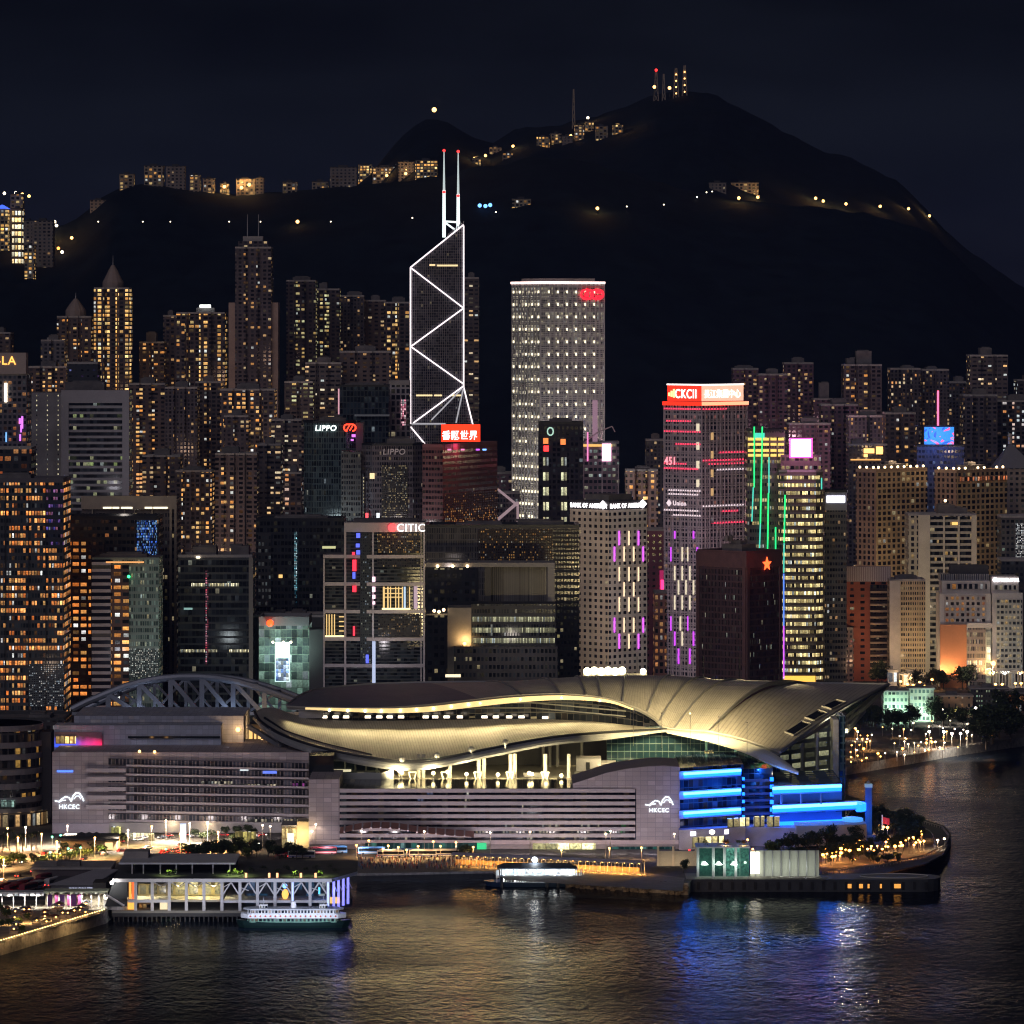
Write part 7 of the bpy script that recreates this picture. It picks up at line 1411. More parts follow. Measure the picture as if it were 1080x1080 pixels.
for a, b in ((262.5, 266), (268, 270), (272, 275)): cc(wbox(2210, 2212, a, b, 770, 787), 'lit_pier', AMBW)
cc(wbox(2213, 2230, 258, 330, 764, 790), 'link_hall', mat('link_hall', (.10, .085, .08), .8))
for px, py in ((259, 786), (264, 786.5), (276, 787), (283, 788), (289, 787), (296, 788.5), (304, 788), (308, 788.5), (286, 781), (279, 775)): cc(MB().ball(P(px, py, 2162 if py > 785 else 2190), .75, 7, 5), 'terrace_lamp', LAMP_A)
point('link_light', P(280, 778, 2180), 1.2e4, (1, .6, .22), 1)
# dark recess between the two blocks
cc(wbox(2085, 2168, 326.2, 352, 797, 850), 'recess', DGLASS); cc(wbox(2125, 2167, 352.2, 400, 800, 836), 'recess', facade('recess_glass', CW=5, FH=5, WX=.9, WY=.85, Lit=.02, C1=PALE, C2=PALE, Str=.5, Wall=(.06, .07, .07), Glass=(.012, .02, .022)))
cc(wbox(2120, 2124.5, 344, 370, 812.5, 814), 'recess_light', lamp_mat('recess_strip', (.9, .8, .5), .7))
# --- facade wash from added, unseen spots in front of the blocks
for px in range(345, 720, 34): point('added_facade_wash', P(px, 893, DR-26), 3.5e3, (1, .86, .88), 1.0)
for px in range(70, 326, 36): point('added_facade_wash', P(px, 876, DL-28), 2.3e3, (1, .87, .87), 1.0)
for px in (90, 140, 190, 240): point('upper_wash', P(px, 789, 2138), 1.3e3, (.7, .75, 1), .6)
for px, c in ((72, (1, .6, .3)), (92, (1, .1, .2))): point('upper_wash', P(px, 785, 2142), 5e2, c, .6)

# ================================================================ arched truss over the link hall
TR = thing('arched_truss', 'blue grey arched steel roof truss behind the grey block', 'truss', (X(190, 2235), 2235, LZ+30)); TO = TR.location
TS = mat('truss_blue_grey', (.27, .30, .38), .45, .3, var=.1)
def arch(px): 
    pts = [(76, 748), (90, 741), (110, 732.5), (130, 724.5), (150, 719), (170, 715.5), (190, 714), (210, 714), (230, 715.5), (250, 719), (270, 724.5), (290, 731.5), (318, 742)]
    return interp(pts, px)
def tp(px, py, dd): return P(px, py, dd)-TO
for dd, k in ((2235, 0), (2258, 1)):
    cpts = [tp(px+k*14, arch(px)-k*.5, dd) for px in range(76, 320, 8)]
    MB().tube(cpts, 1.75 if k == 0 else 1.4, 8).build('top_chord', TS, TR); MB().bar(tp(76+k*14, 752.5, dd), tp(318, 752.5, dd), 1.6).build('bottom_chord', TS, TR)
    nodes = [114, 147, 180, 213, 246, 279] if k == 0 else [130, 163, 196, 229, 262, 295]
    for px in nodes: MB().bar(tp(px, arch(px-k*14), dd), tp(px, 752, dd), 2.3 if k == 0 else 1.6).build('post', TS, TR)
    for a, b in zip(nodes, nodes[1:]):
        MB().bar(tp(a, arch(a-k*14)+1, dd-.3), tp(b-3, 751, dd-.3), 2.1 if k == 0 else 1.2).build('diagonal', TS, TR)
        if k: MB().bar(tp(a, 751, dd+.3), tp(b, arch(b-14), dd+.3), 1.2).build('diagonal', TS, TR)
for px in range(90, 316, 24): MB().bar(tp(px, arch(px), 2235), tp(px+14, arch(px)-.5, 2258), 1.0).build('cross_tie', TS, TR)
point('truss_light', P(150, 760, 2228), 2.5e3, (.7, .8, 1), 1); point('truss_light', P(240, 760, 2228), 3e3, (.6, .75, 1), 1)
# ================================================================ waterfront: roads, lamps, trees, vehicles, pier, boats
def flat(px, name, m, z=LZ+.004):
    b = MB(); b.face([G(a, c, z) for a, c in px]); o = b.build(name, m); return structure(o)
ASPH = mat('asphalt', (.055, .054, .056), .8, var=.25, vs=.12); PAVE = mat('promenade_paving', (.24, .22, .20), .8, var=.2, vs=.2); GRASS = mat('lawn', (.05, .085, .025), .95, var=.4, vs=.2)
flat([(-30, 930), (50, 912), (95, 901.5), (130, 893.5), (180, 889.5), (235, 887), (300, 889), (335, 893), (335, 899), (300, 897), (240, 893), (190, 896), (140, 901), (110, 908), (60, 921), (-30, 946)][::1], 'road', ASPH)
flat([(-30, 904), (40, 900), (85, 892), (125, 884), (180, 880), (240, 878), (320, 882), (320, 886), (235, 884), (180, 886), (130, 890), (90, 899), (45, 908.5), (-30, 924)], 'road', mat('asphalt_upper', (.075, .07, .066), .8, var=.25, vs=.12), LZ+.008)
flat([(128, 876.5), (165, 874), (262, 874), (318, 877), (318, 880.5), (240, 876.9), (180, 878.6), (126, 882)], 'lawn', GRASS, LZ+.012)
flat([(376, 921), (420, 920.5), (520, 918.5), (533, 928), (640, 935), (720, 940), (722, 926), (640, 915), (520, 904), (376, 904)], 'promenade', PAVE, LZ+.012)
flat([(-30, 1002), (0, 994), (110, 962.5), (112, 947), (0, 950), (-30, 955)], 'promenade', mat('left_promenade_paving', (.30, .26, .21), .8, var=.25, vs=.25), LZ+.012)
# lane lines and kerbs on the upper road
mk = MB()
ln = [G(a, c, LZ+.02) for a, c in ((-30, 914), (45, 904), (88, 895.5), (127, 887), (180, 883), (238, 881), (320, 884))]
def dense(p, n): 
    L = [0]
    for a, b in zip(p, p[1:]): L.append(L[-1]+(b-a).length)
    out = []
    for i in range(n):
        s = L[-1]*i/(n-1); k = 0
        while k < len(L)-2 and s > L[k+1]: k += 1
        out.append(p[k].lerp(p[k+1], (s-L[k])/(L[k+1]-L[k])))
    return out
dl = dense(ln, 100)
for i in range(0, 98, 2): mk.bar(dl[i], dl[i+1], .35, .01)
structure(mk.build('lane_markings', mat('road_paint', (.7, .68, .6), .7)))
flat([(866, 929), (930, 921.5), (975, 911.5), (995, 901), (1000, 890.5), (993, 882), (968, 874.5), (936, 868), (890, 876), (862, 890)], 'plaza_paving', mat('plaza_paving', (.085, .075, .07), .85, var=.35, vs=.25), LZ+.01)
# --- trees
def leaf_mesh(n, rx, rz, zc, s, seed, m=None):
    rn = random.Random(seed); b = MB()
    lobes = [(rn.uniform(-.55, .55)*rx, rn.uniform(-.55, .55)*rx, zc+rn.uniform(-.5, .55)*rz, rn.uniform(.35, .6)) for _ in range(9)]
    for i in range(n):
        lx_, ly_, lz_, lr = rn.choice(lobes); 
        while True:
            v = Vector((rn.uniform(-1, 1), rn.uniform(-1, 1), rn.uniform(-1, 1)))
            if .25 < v.length < 1: break
        c = Vector((lx_+v.x*rx*lr, ly_+v.y*rx*lr, lz_+v.z*rz*lr)); t = Vector((rn.uniform(-1, 1), rn.uniform(-1, 1), rn.uniform(-.6, .6))).normalized(); q = t.cross(Vector((rn.uniform(-1, 1), rn.uniform(-1, 1), 1))).normalized(); k = s*rn.uniform(.6, 1.3)
        b.quad(c-t*k-q*k*.5, c+t*k-q*k*.5, c+t*k+q*k*.5, c-t*k+q*k*.5)
    return b
LEAF = mat('tree_leaves', (.045, .065, .028), .8, var=.5, vs=.35); LEAFL = mat('tree_leaves_light', (.10, .15, .035), .8, var=.45, vs=.35); BARK = mat('bark', (.09, .07, .05), .9)
def make_tree(seed, h=9, rx=4.2, m=LEAF, n=700):
    t = thing('tree', 'tree', 'tree'); b = MB(); b.tube([(0, 0, -.2), (.1, .05, h*.28), (-.05, .1, h*.55)], [.32, .24, .15], 7)
    rn = random.Random(seed)
    for i in range(5): a = i*1.3+seed; b.tube([(0, 0, h*(.3+.05*i)), (math.cos(a)*rx*.5, math.sin(a)*rx*.5, h*(.55+.06*i))], [.14, .05], 5)
    b.build('trunk', BARK, t); leaf_mesh(n, rx, h*.42, h*.64, .42, seed).build('crown', m, t); return t
def make_palm():
    t = thing('palm_tree', 'palm', 'palm tree'); MB().tube([(0, 0, -.2), (.15, 0, 3.5), (.1, .1, 7)], [.28, .2, .16], 7).build('trunk', BARK, t); b = MB()
    for i in range(13):
        a = i*2*PI/13; p = Vector((.1, .1, 7))
        for k in range(5):
            q = Vector((.1+math.cos(a)*(k+1)*.62, .1+math.sin(a)*(k+1)*.62, 7+.9*math.sin((k+1)*.62)-.12*(k+1)**1.6)); w_ = Vector((-math.sin(a), math.cos(a), -.35))*(.42-.06*k); b.quad(p-w_, q-w_*.8, q+w_*.8, p+w_); p = q
    b.build('crown', LEAF, t); return t
TP = [make_tree(1), make_tree(2, 8, 4.8), make_tree(5, 6.5, 3.6, LEAFL), make_palm(), make_tree(9, 11, 5.5, LEAF, 900)]
tused = set()
def tree(px, py, k, label, group, s=1.0, z=LZ, d=None):
    p = G(px, py, z) if d is None else Vector((X(px, d), d, z)); o = TP[k]
    if k in tused: o = dup(TP[k])
    tused.add(k); o.location = p; o.rotation_euler = (0, 0, random.uniform(0, 6.28)); s *= random.uniform(.88, 1.14); o.scale = (s, s, s*random.uniform(.9, 1.1)); o['label'] = label; o['group'] = group
    return o
for px, py in ((3, 899), (10, 897), (17, 902), (24, 898), (33, 897), (38, 896)): tree(px, py, 3, 'palm silhouetted against the amber road at the left edge', 'palms by the left road', 1.05)
for i in range(15): tree(36+i*5.3, 913-i*.95, 2 if i % 3 else 0, 'small roadside tree in the hedge row between road and bus yard', 'trees in the roadside row', .52)
for px, py in ((0, 915), (7, 913), (-6, 918), (14, 911), (22, 911)): tree(px, py, 2, 'bushy tree lit amber at the near side of the left road', 'bushes at the left road', .7)
for px, py in ((68, 897.5), (94, 896.5), (105, 895), (82, 899), (113, 893), (121, 890), (128, 892)): tree(px, py, 1, 'dark round tree beside the low road pavilion', 'trees around the road pavilion', .6)
for px, py in ((215, 888), (222, 886), (248, 888), (267, 886), (205, 884), (238, 882.5), (250, 882), (261, 880)): tree(px, py, 1, 'tree on the lit lawn under the left block', 'trees on the lit lawn', .62)
for i in range(15): tree(198+i*5.2, 903+1.4*((i*7) % 5)-(i*.25), (2, 0, 1)[i % 3], 'leafy tree in the garden strip behind the ferry pier', 'trees behind the ferry pier', .85)
for i in range(7): tree(283+i*6, 904+((i*3) % 4), (0, 1)[i % 2], 'dark tree between the garden strip and the promenade', 'dark trees beside the promenade', .75)
tree(491, 905, 1, 'single dark tree before the teal ground glazing', None, .82); tree(721, 921, 0, 'small round tree left of the glass pavilion', None, .62)
for px, py, k, s in ((812, 902, 2, .85), (818, 901, 2, .9), (826, 900, 1, .9), (834, 900, 0, 1.0), (842, 899, 1, .95), (852, 899, 4, .8), (862, 898, 4, .85), (872, 897, 0, 1.1), (881, 896, 1, 1.0), (890, 893, 4, .75), (900, 893, 0, 1.0), (836, 906, 1, .7), (848, 907, 0, .7)):
    tree(px, py, k, 'leafy tree in the garden below the blue lit terrace', 'trees below the blue terrace', s)
for i in range(13): tree(903+i*4.6, 872+(i % 3)*1.3+(i*.35), (4, 0, 1)[i % 3], 'dark tree on the outer edge of the round waterfront plaza', 'trees on the round plaza', 1.0 if i < 9 else .85)
for i in range(7): tree(943+i*4.3, 880+(i % 2)*1.5, (0, 4)[i % 2], 'dark tree in the inner ring of the round waterfront plaza', 'inner trees of the round plaza', .9)
rn = random.Random(77)
for i in range(44):
    px = rn.uniform(868, 972); top_ = interp([(868, 884), (920, 880), (972, 884)], px); bot_ = interp([(868, 912), (905, 905), (930, 902), (972, 890)], px); tree(px, rn.uniform(top_, bot_), rn.choice((0, 1, 4)), 'dark tree between the lamps of the round waterfront plaza', 'trees among the plaza lamps', rn.uniform(.55, .8))
for px, py in ((400, 923), (440, 924), (480, 923), (515, 922), (560, 934), (612, 939), (640, 941), (665, 942), (690, 943), (712, 944)): point('quay_fill', G(px, py, 2.0)+Vector((0, -7, 2)), 1800, (1, .62, .3) if px > 540 else (.8, .8, 1), .6)  # spots added over the water to light the dark quay wall
for i in range(30): tree(rn.uniform(872, 965), rn.uniform(896, 912), rn.choice((0, 1)), 'low tree near the sea wall of the round waterfront plaza', 'low trees along the plaza sea wall', .42)
# people along the quay, too small and many to tell apart
cr2 = MB(); CM = []
for i in range(420):
    px = rn.uniform(376, 532); q = G(px, rn.uniform(906, 917), LZ); h = rn.uniform(1.5, 1.8); m_ = rn.randrange(4)
    cr2.tube([q+Vector((0, 0, 0)), q+Vector((0, 0, h*.5)), q+Vector((0, 0, h*.8)), q+Vector((0, 0, h*.86))], [.13, .2, .24, .08], 5, m_).ball(q+Vector((0, 0, h*.94)), .12, 5, 4, 4)
tag(cr2.build('crowd', [mat('cloth_%d' % i, c, .8) for i, c in enumerate(((.35, .33, .34), (.05, .05, .07), (.4, .12, .1), (.15, .2, .35)))]+[mat('skin', (.35, .22, .16), .6)]), 'crowd of people strolling along the central quay', 'crowd', kind='stuff')
# park trees on the far shore
rn = random.Random(4)
for i in range(34):
    px = 893+i*2.1+rn.uniform(-1, 1); tree(px, rn.choice((757, 761, 766, 770)), rn.choice((0, 1, 4)), 'dark tree in the far waterfront park', 'trees in the far park', rn.uniform(.9, 1.3))
for i in range(26):
    px = 962+i*4.7+rn.uniform(-2, 2); tree(px, rn.uniform(752, 768), rn.choice((0, 1, 4)), 'dark tree below the hotels on the far shore', 'trees below the hotels', rn.uniform(1.0, 1.4))
for px, py, s in ((1040, 790, 2.0), (1047, 784, 2.2), (1054, 779, 2.1), (1062, 775, 1.8), (1030, 778, 1.5), (1072, 772, 1.6), (1035, 785, 1.7), (1066, 782, 1.5)): tree(px, py, 4, 'big dark tree at the right shore bend', 'big trees at the right shore bend', s*.82)
for px, py in ((983, 727), (989, 728), (995, 727), (1015, 727), (1020, 728), (967, 728), (925, 723), (930, 723)): tree(px, py, 4, 'tall dark tree in front of the hotel base', 'trees at the hotel base', 1.35)
for i in range(10): tree(896+i*2.2, 752-i*.8, 4, 'dark tree under the pointed roof tip', 'trees under the roof tip', 1.3)
# --- lamp posts
def make_post(h, bulb, arm=0.0, r=.42, nm='street_lamp'):
    t = thing(nm, 'lamp', 'street lamp'); b = MB(); b.tube([(0, 0, 0), (0, 0, h)], [.16, .10], 6)
    if arm: b.tube([(0, 0, h), (arm, 0, h+.3)], .08, 5)
    b.build('pole', mat('lamp_pole', (.4, .36, .32), .5, .3), t); MB().ball((arm, 0, h+.2), r, 8, 6, 0, .8).build('lamp_head', bulb, t); return t
BA = lamp_mat('street_bulb_amber', (1, .42, .09), 10); BW = lamp_mat('street_bulb_white', (1, .76, .48), 9); BO = lamp_mat('street_bulb_orange', (1, .34, .05), 14); BH = lamp_mat('street_bulb_hot', (1, .88, .7), 14)
PP = {}
def lamp(px, py_top, h, kind, label, group, power=0, d=None, r=.5, base=LZ):
    """the lamp head shows at (px, py_top); it stands h metres tall"""
    z = base+h; p = G(px, py_top, z)
    key = (h, kind, r)
    if key not in PP: PP[key] = make_post(h, {'A': BA, 'W': BW, 'O': BO, 'H': BH, 'B': LAMP_B, 'R': RED, 'G': lamp_mat('green_bulb', (.1, 1, .55), 5)}[kind], 0, r); o = PP[key]
    else: o = dup(PP[key])
    o.location = (p.x, p.y, base); o['label'] = label; o['group'] = group
    if power: point('lamp_light', (p.x, p.y-1.2, z+.3), power, {'A': (1, .55, .2), 'W': (1, .8, .58), 'O': (1, .38, .08), 'H': (1, .88, .7), 'B': (.2, .4, 1), 'R': (1, .1, .05), 'G': (.1, 1, .5)}[kind], .6)
    return o
L1 = ('tall lamp post on the central promenade', 'tall lamps on the promenade')
for px, py in ((381, 877), (447.5, 877.5), (517, 878.5), (559, 878), (639, 880), (644, 877), (711, 880)): lamp(px, py, 11, 'W', *L1, power=1500)
for px, py in ((376, 892), (389, 887), (409.5, 892.5), (429, 897), (441, 893), (457, 888), (464.5, 893), (481, 889), (499, 894), (642.5, 895), (676.5, 894.5), (592, 897), (404, 896), (420, 894)): lamp(px, py, 5, 'A', 'short lamp with amber globe on the central promenade', 'short lamps on the promenade', power=3200)
for px, py in ((277, 871), (285, 872), (333, 870), (329, 877)): lamp(px, py, 11, 'W', 'tall lamp post near the glowing entrance hall', 'tall lamps near the entrance hall', power=1200)
for px, py, k in ((8, 874, 'A'), (71, 871.5, 'W'), (135, 876, 'W'), (175, 866, 'W'), (200, 869, 'W'), (219, 868, 'W'), (27, 873, 'W'), (19, 884, 'A'), (44, 880, 'A'), (160, 872, 'A'), (230, 878, 'A'), (60, 888, 'A'), (100, 884, 'A'), (-3, 894, 'A'), (4, 907, 'A'), (190, 880, 'A')): lamp(px, py, 9, k, 'roadside lamp post on the left waterfront road', 'lamps on the left road', power=5e4)
for px, py in ((219, 867), (182, 868)): point('soffit_light', P(px, 869, DL-4), 900, (1, .75, .4), .5)
for px, py in ((55, 883), (64, 881.5), (85, 894.5), (72, 895.5), (53, 899.5), (175, 896)): lamp(px, py, 4.5, 'G', 'green traffic signal glowing beside the left road', 'green traffic signals', power=250)
for px, py, k in ((896, 897.5, 'O'), (906, 896.5, 'O'), (915, 896, 'A'), (887, 895.5, 'O'), (887, 900, 'O'), (870, 896, 'O'), (930.5, 896, 'A'), (936.5, 893.5, 'A'), (944, 893, 'O'), (951.5, 892, 'O'), (964, 891.5, 'A'), (966, 889, 'A'), (970.5, 888.5, 'A'), (974.5, 887.5, 'A'), (934.5, 888.5, 'A'), (941, 887.5, 'A'), (950, 889, 'A'), (958.5, 884.5, 'A'), (963, 883.5, 'A'), (967, 876, 'A'), (971, 877, 'A'), (921, 871.5, 'A'), (927, 871, 'A'), (932, 872.5, 'A'), (936, 873, 'O'), (869, 884, 'A'), (862, 903, 'O'), (868, 902, 'O'), (872, 901, 'A'), (878, 904, 'O'), (919, 893, 'A'), (909, 893.5, 'O'), (989, 886.5, 'W'), (996, 885, 'W')):
    lamp(px, py, 4, k, 'warm garden lamp on the round waterfront plaza', 'lamps on the round plaza', power=2000 if (int(px) % 3) else 0, r=.75 if k == 'O' else .55)
for px, py, k in ((802, 899, 'O'), (822.5, 899, 'O'), (788.5, 886, 'A'), (727, 897, 'R'), (736, 899, 'R'), (723, 901, 'R'), (794, 896, 'O')): lamp(px, py, 4, k, 'small coloured lamp around the glass pavilion', 'small lamps around the glass pavilion', power=300)
lamp(751, 878, 12, 'H', 'tall mast with a large round white lamp behind the glass pavilion', None, 3000, r=1.25)
rn = random.Random(5)
for i in range(34):
    px = rn.uniform(866, 975); lamp(px, rn.uniform(interp([(866, 888), (920, 886), (975, 880)], px), interp([(866, 906), (910, 901), (975, 888)], px)), rn.choice((2.5, 3.5)), rn.choice('OOA'), 'low glowing lamp among the trees of the round waterfront plaza', 'low lamps among the plaza trees', 700 if i % 3 == 0 else 0, r=.42)
# far park lights
rn = random.Random(11)
def far(px, py, k, r=.6, power=0, h=5): return lamp(px, py, h, k, 'tiny park lamp on the far shore', 'lamps in the far park', power, r=r)
for i in range(80):
    px = 896+rn.random()**1.2*150; top_ = interp([(893, 768), (960, 762), (1080, 755)], px); bot_ = interp([(893, 806), (960, 797), (1010, 789), (1080, 778)], px)
    if 1028 < px < 1070 and rn.random() < .8: continue
    far(px, rn.uniform(top_, bot_), rn.choice('AAOWWA'), rn.uniform(.3, .55), 2600 if i % 4 == 0 else 0)
for px, py in ((980, 772), (995.5, 772), (1020, 772), (1013, 774), (1004, 774), (994, 749), (1029, 747)): far(px, py, 'H', .8, 1.2e4, 9)
for px, py in ((983, 783), (977, 784), (952, 790), (911, 790), (926, 795)): far(px, py, 'O', .7, 900)
for px, py in ((957, 722), (963, 723), (970, 720), (983, 717), (975, 724), (950, 719), (1040, 723), (1050, 722), (1057, 722), (1071, 721), (1077, 721)): far(px, py, 'A', .9, 2500, 7)
# --- vehicles
def make_car(col, name):
    t = thing('car', 'car', 'car'); b = MB()
    b.prism([(-2.2, -.85), (2.2, -.85), (2.2, .85), (-2.2, .85)], .35, .85); b.face([(-1.7, -.75, .85), (1.3, -.75, .85), (.8, -.65, 1.45), (-1.2, -.65, 1.45)]); b.face([(1.3, .75, .85), (-1.7, .75, .85), (-1.2, .65, 1.45), (.8, .65, 1.45)]); b.quad((-1.2, -.65, 1.45), (.8, -.65, 1.45), (.8, .65, 1.45), (-1.2, .65, 1.45)); b.quad((1.3, -.75, .85), (1.3, .75, .85), (.8, .65, 1.45), (.8, -.65, 1.45)); b.quad((-1.7, .75, .85), (-1.7, -.75, .85), (-1.2, -.65, 1.45), (-1.2, .65, 1.45))
    b.build('body', mat('car_paint_'+name, col, .25, .2), t)
    g = MB(); g.quad((-1.5, -.78, .9), (1.1, -.78, .9), (.75, -.69, 1.38), (-1.15, -.69, 1.38)); g.quad((1.1, .78, .9), (-1.5, .78, .9), (-1.15, .69, 1.38), (.75, .69, 1.38)); g.build('windows', DGLASS, t)
    for x in (-1.35, 1.35):
        for y in (-.86, .86): wh = MB().tube([(x, y-.1, .34), (x, y+.1, .34)], .34, 10).build('wheel', mat('tyre', (.02, .02, .02), .8), t); MB().tube([(x, y-.12, .34), (x, y+.12, .34)], .2, 8).build('rim', STEEL, wh)
    for y in (-.6, .6): MB().box(-2.26, -2.2, y-.2, y+.2, .6, .78).build('taillight', lamp_mat('tail_red', (1, .03, .02), 14), t); MB().box(2.2, 2.26, y-.2, y+.2, .55, .75).build('headlight', lamp_mat('head_white', (1, .92, .75), 14), t)
    return t
def make_bus(col, name, stripe):
    t = thing('coach', 'coach', 'bus'); MB().box(-6, 6, -1.25, 1.25, .4, 3.3).box(-5, 5, -1, 1, 3.3, 3.5).build('body', mat('bus_paint_'+name, col, .4, var=.06), t)
    MB().box(-5.7, 5.7, -1.29, -1.255, 1.6, 2.8).box(-5.7, 5.7, 1.255, 1.29, 1.6, 2.8).box(6.005, 6.03, -1.1, 1.1, 1.4, 2.9).build('windows', DGLASS, t); MB().box(-5.9, 5.9, -1.28, -1.252, .8, 1.2).build('stripe', mat('bus_stripe_'+name, stripe, .5), t)
    for x in (-3.8, 3.8):
        for y in (-1.2, 1.2): MB().tube([(x, y-.12, .48), (x, y+.12, .48)], .48, 10).build('wheel', mat('tyre', (.02, .02, .02), .8), t)
    for y in (-.9, .9): MB().box(-6.05, -6.0, y-.2, y+.2, .8, 1.05).build('taillight', lamp_mat('tail_red', (1, .03, .02), 10), t)
    return t
CARS = {k: make_car(c, k) for k, c in (('red', (.45, .02, .02)), ('white', (.7, .7, .7)), ('dark', (.03, .035, .05)), ('silver', (.4, .4, .42)))}; cu_ = set()
CL_ = {'red': 'red taxi', 'white': 'white car', 'dark': 'dark car', 'silver': 'silver car'}
def car(p, rz, k, where, grp):
    o = CARS[k] if k not in cu_ else dup(CARS[k]); cu_.add(k); o.location = p; o.rotation_euler = (0, 0, rz); o['label'] = CL_[k]+' with glowing tail lights '+where; o['group'] = grp
def along(pts, n, off, rev, where, grp, jitter=.0, ks=('red', 'white', 'dark', 'silver')):
    dd = dense([G(a, c, LZ+.03) for a, c in pts], n+1)
    for i in range(n):
        a, b = dd[i], dd[i+1]; t = (b-a).normalized(); nn_ = Vector((-t.y, t.x, 0)); p = a+nn_*off+t*rn.uniform(-1.5, 1.5); car(p, math.atan2(t.y, t.x)+(PI if rev else 0), ks[(i*5+(1 if rev else 0)) % len(ks)], where, grp)
UR = ((0, 914), (45, 904), (88, 895.5), (127, 887), (180, 883), (238, 881), (300, 883))
along(UR, 17, 2.6, False, 'on the amber upper waterfront road', 'cars on the upper road'); along(UR, 13, -2.6, True, 'coming along the amber upper waterfront road', 'oncoming cars on the upper road')
along(UR[2:5], 9, 6.0, False, 'in the outer lane before the left block', 'cars in the outer lane', ks=('red', 'red', 'dark'))
along(((-10, 935), (50, 917), (100, 905), (140, 897), (185, 893), (240, 890), (300, 893)), 13, 1.6, False, 'on the lower road by the ferry pier', 'cars on the lower road')
along(((172, 900), (190, 897), (215, 897)), 8, 0, False, 'in the taxi queue behind the ferry pier', 'taxis queuing behind the pier', ks=('red', 'red', 'dark', 'red')); along(((172, 903), (190, 900), (212, 900)), 8, 0, False, 'in the second taxi queue behind the ferry pier', 'taxis in the second queue', ks=('red', 'dark', 'red'))
BUS = {'maroon': make_bus((.22, .03, .05), 'maroon', (.5, .4, .4)), 'white': make_bus((.62, .62, .66), 'white', (.1, .12, .4)), 'blue': make_bus((.10, .28, .62), 'blue', (.5, .6, .7))}; bu_ = set()
def bus(px, py, rz, k, label, grp):
    o = BUS[k] if k not in bu_ else dup(BUS[k]); bu_.add(k); o.location = G(px, py, LZ+.03); o.rotation_euler = (0, 0, rz); o['label'] = label; o['group'] = grp
for i, (px, py, k) in enumerate(((3, 940, 'maroon'), (9, 938, 'white'), (14, 941, 'maroon'), (20, 938, 'maroon'), (26, 935, 'white'), (30, 940, 'maroon'), (37, 938, 'white'), (42, 935, 'maroon'), (56, 934, 'white'), (47, 930, 'maroon'))): bus(px, py, 1.2, k, k+' coach parked in the dark bus yard at the lower left', 'coaches in the bus yard: '+k)
for px, py, k, rz in ((392, 901, 'blue', .05), (446, 904, 'white', .0), (470, 903.5, 'white', .02), (412, 904.5, 'white', .0), (428, 903, 'blue', .0)): bus(px, py, rz, k, k+' coach parked along the central promenade', 'coaches on the promenade: '+k)
for px, py, k, rz in ((306, 903, 'maroon', .1), (341, 901, 'maroon', .05), (352, 900, 'blue', .05), (318, 905, 'white', .05)): bus(px, py, rz, k, k+' coach waiting by the glowing entrance hall', 'coaches by the entrance hall: '+k)
# --- glowing entrance hall and low road pavilion
p = G(311, 895); d = p.y
t = thing('entrance_hall', 'small entrance hall glowing warm yellow against the left block', 'pavilion', (X(311, d), d, LZ)); ox = t.location.x; l = lambda px: X(px, d)-ox
GLW = facade('glowing_hall_glass', CW=1.6, FH=4.6, WX=.88, WY=.9, Lit=1, C1=(1, .72, .28), C2=(1, .82, .42), Str=1.1, Wall=(.3, .22, .12), Jit=.8)
MB().box(l(297), l(313), 0, 16, 0, 10).build('front', GLW, t); MB().box(l(313)+.02, l(326), 1.5, 16, 0, 12).build('side_wall', mat('hall_wall', (.55, .45, .3), .7), t); MB().box(l(296.5), l(313.3), -.6, 16.5, 10.005, 10.7).build('roof', CONC, t); MB().box(l(303), l(310), -.5, -.02, 2, 7).build('door', lamp_mat('hall_door', (1, .85, .5), 1.6), t)
point('hall_light', (X(318, d), d-4, LZ+6), 3500, (1, .75, .35), 1)
d = G(95, 897).y
t = thing('road_pavilion', 'low beige pavilion with a dark flat roof beside the left road', 'pavilion', (X(92, d), d, LZ)); ox = t.location.x; l = lambda px: X(px, d)-ox
MB().box(l(64), l(123), 0, 18, 0, 4.6).build('walls', mat('pavilion_beige', (.5, .38, .24), .8, var=.1), t); MB().prism([(l(60), -2), (l(126), -2), (l(122), 20), (l(66), 20)], 4.605, 5.6).build('roof', ROOFD, t)
for a in (76, 84, 92): MB().lathe([(2.6, 5.6), (2.0, 6.6), (0, 7.4)], 10, (l(a+8), 9)).build('roof_dome', ROOFD, t)
MB().box(l(111), l(119), -.3, -.02, .4, 3.6).build('window', lamp_mat('pavilion_window', (1, .62, .28), 1.3), t)
# lit service openings under the left block
for i, (a, b, y0, y1, col, s) in enumerate(((117, 127, 872.5, 879, (.9, .85, .25), 1.2), (132, 158, 879, 884.5, (1, .92, .55), 1.6), (140, 168, 887, 890.5, (1, .85, .45), 1.3), (157, 162, 880, 886, (1, .8, .35), 1.3), (248, 270, 877.5, 888, (.62, .52, .16), .55))):
    dd = DL-4 if i == 0 else DL-14-6*i
    t = tag(MB().box(X(a, dd), X(b, dd), dd, dd+3, LZ, Z(y0, dd)).build('lit_kiosk', facade('kiosk_glow_%d' % i, CW=1.8, FH=6, WX=.9, WY=.95, Lit=1, C1=col, C2=col, Str=s, Wall=(.2, .18, .1), Jit=.7)), ('small lime lit booth under the left end of the block', 'long bright white lit kiosk on the road island', 'low glowing strip kiosk by the road bend', 'narrow amber ticket booth beside the long kiosk', 'olive lit shelter right of the lawn')[i], 'kiosk')
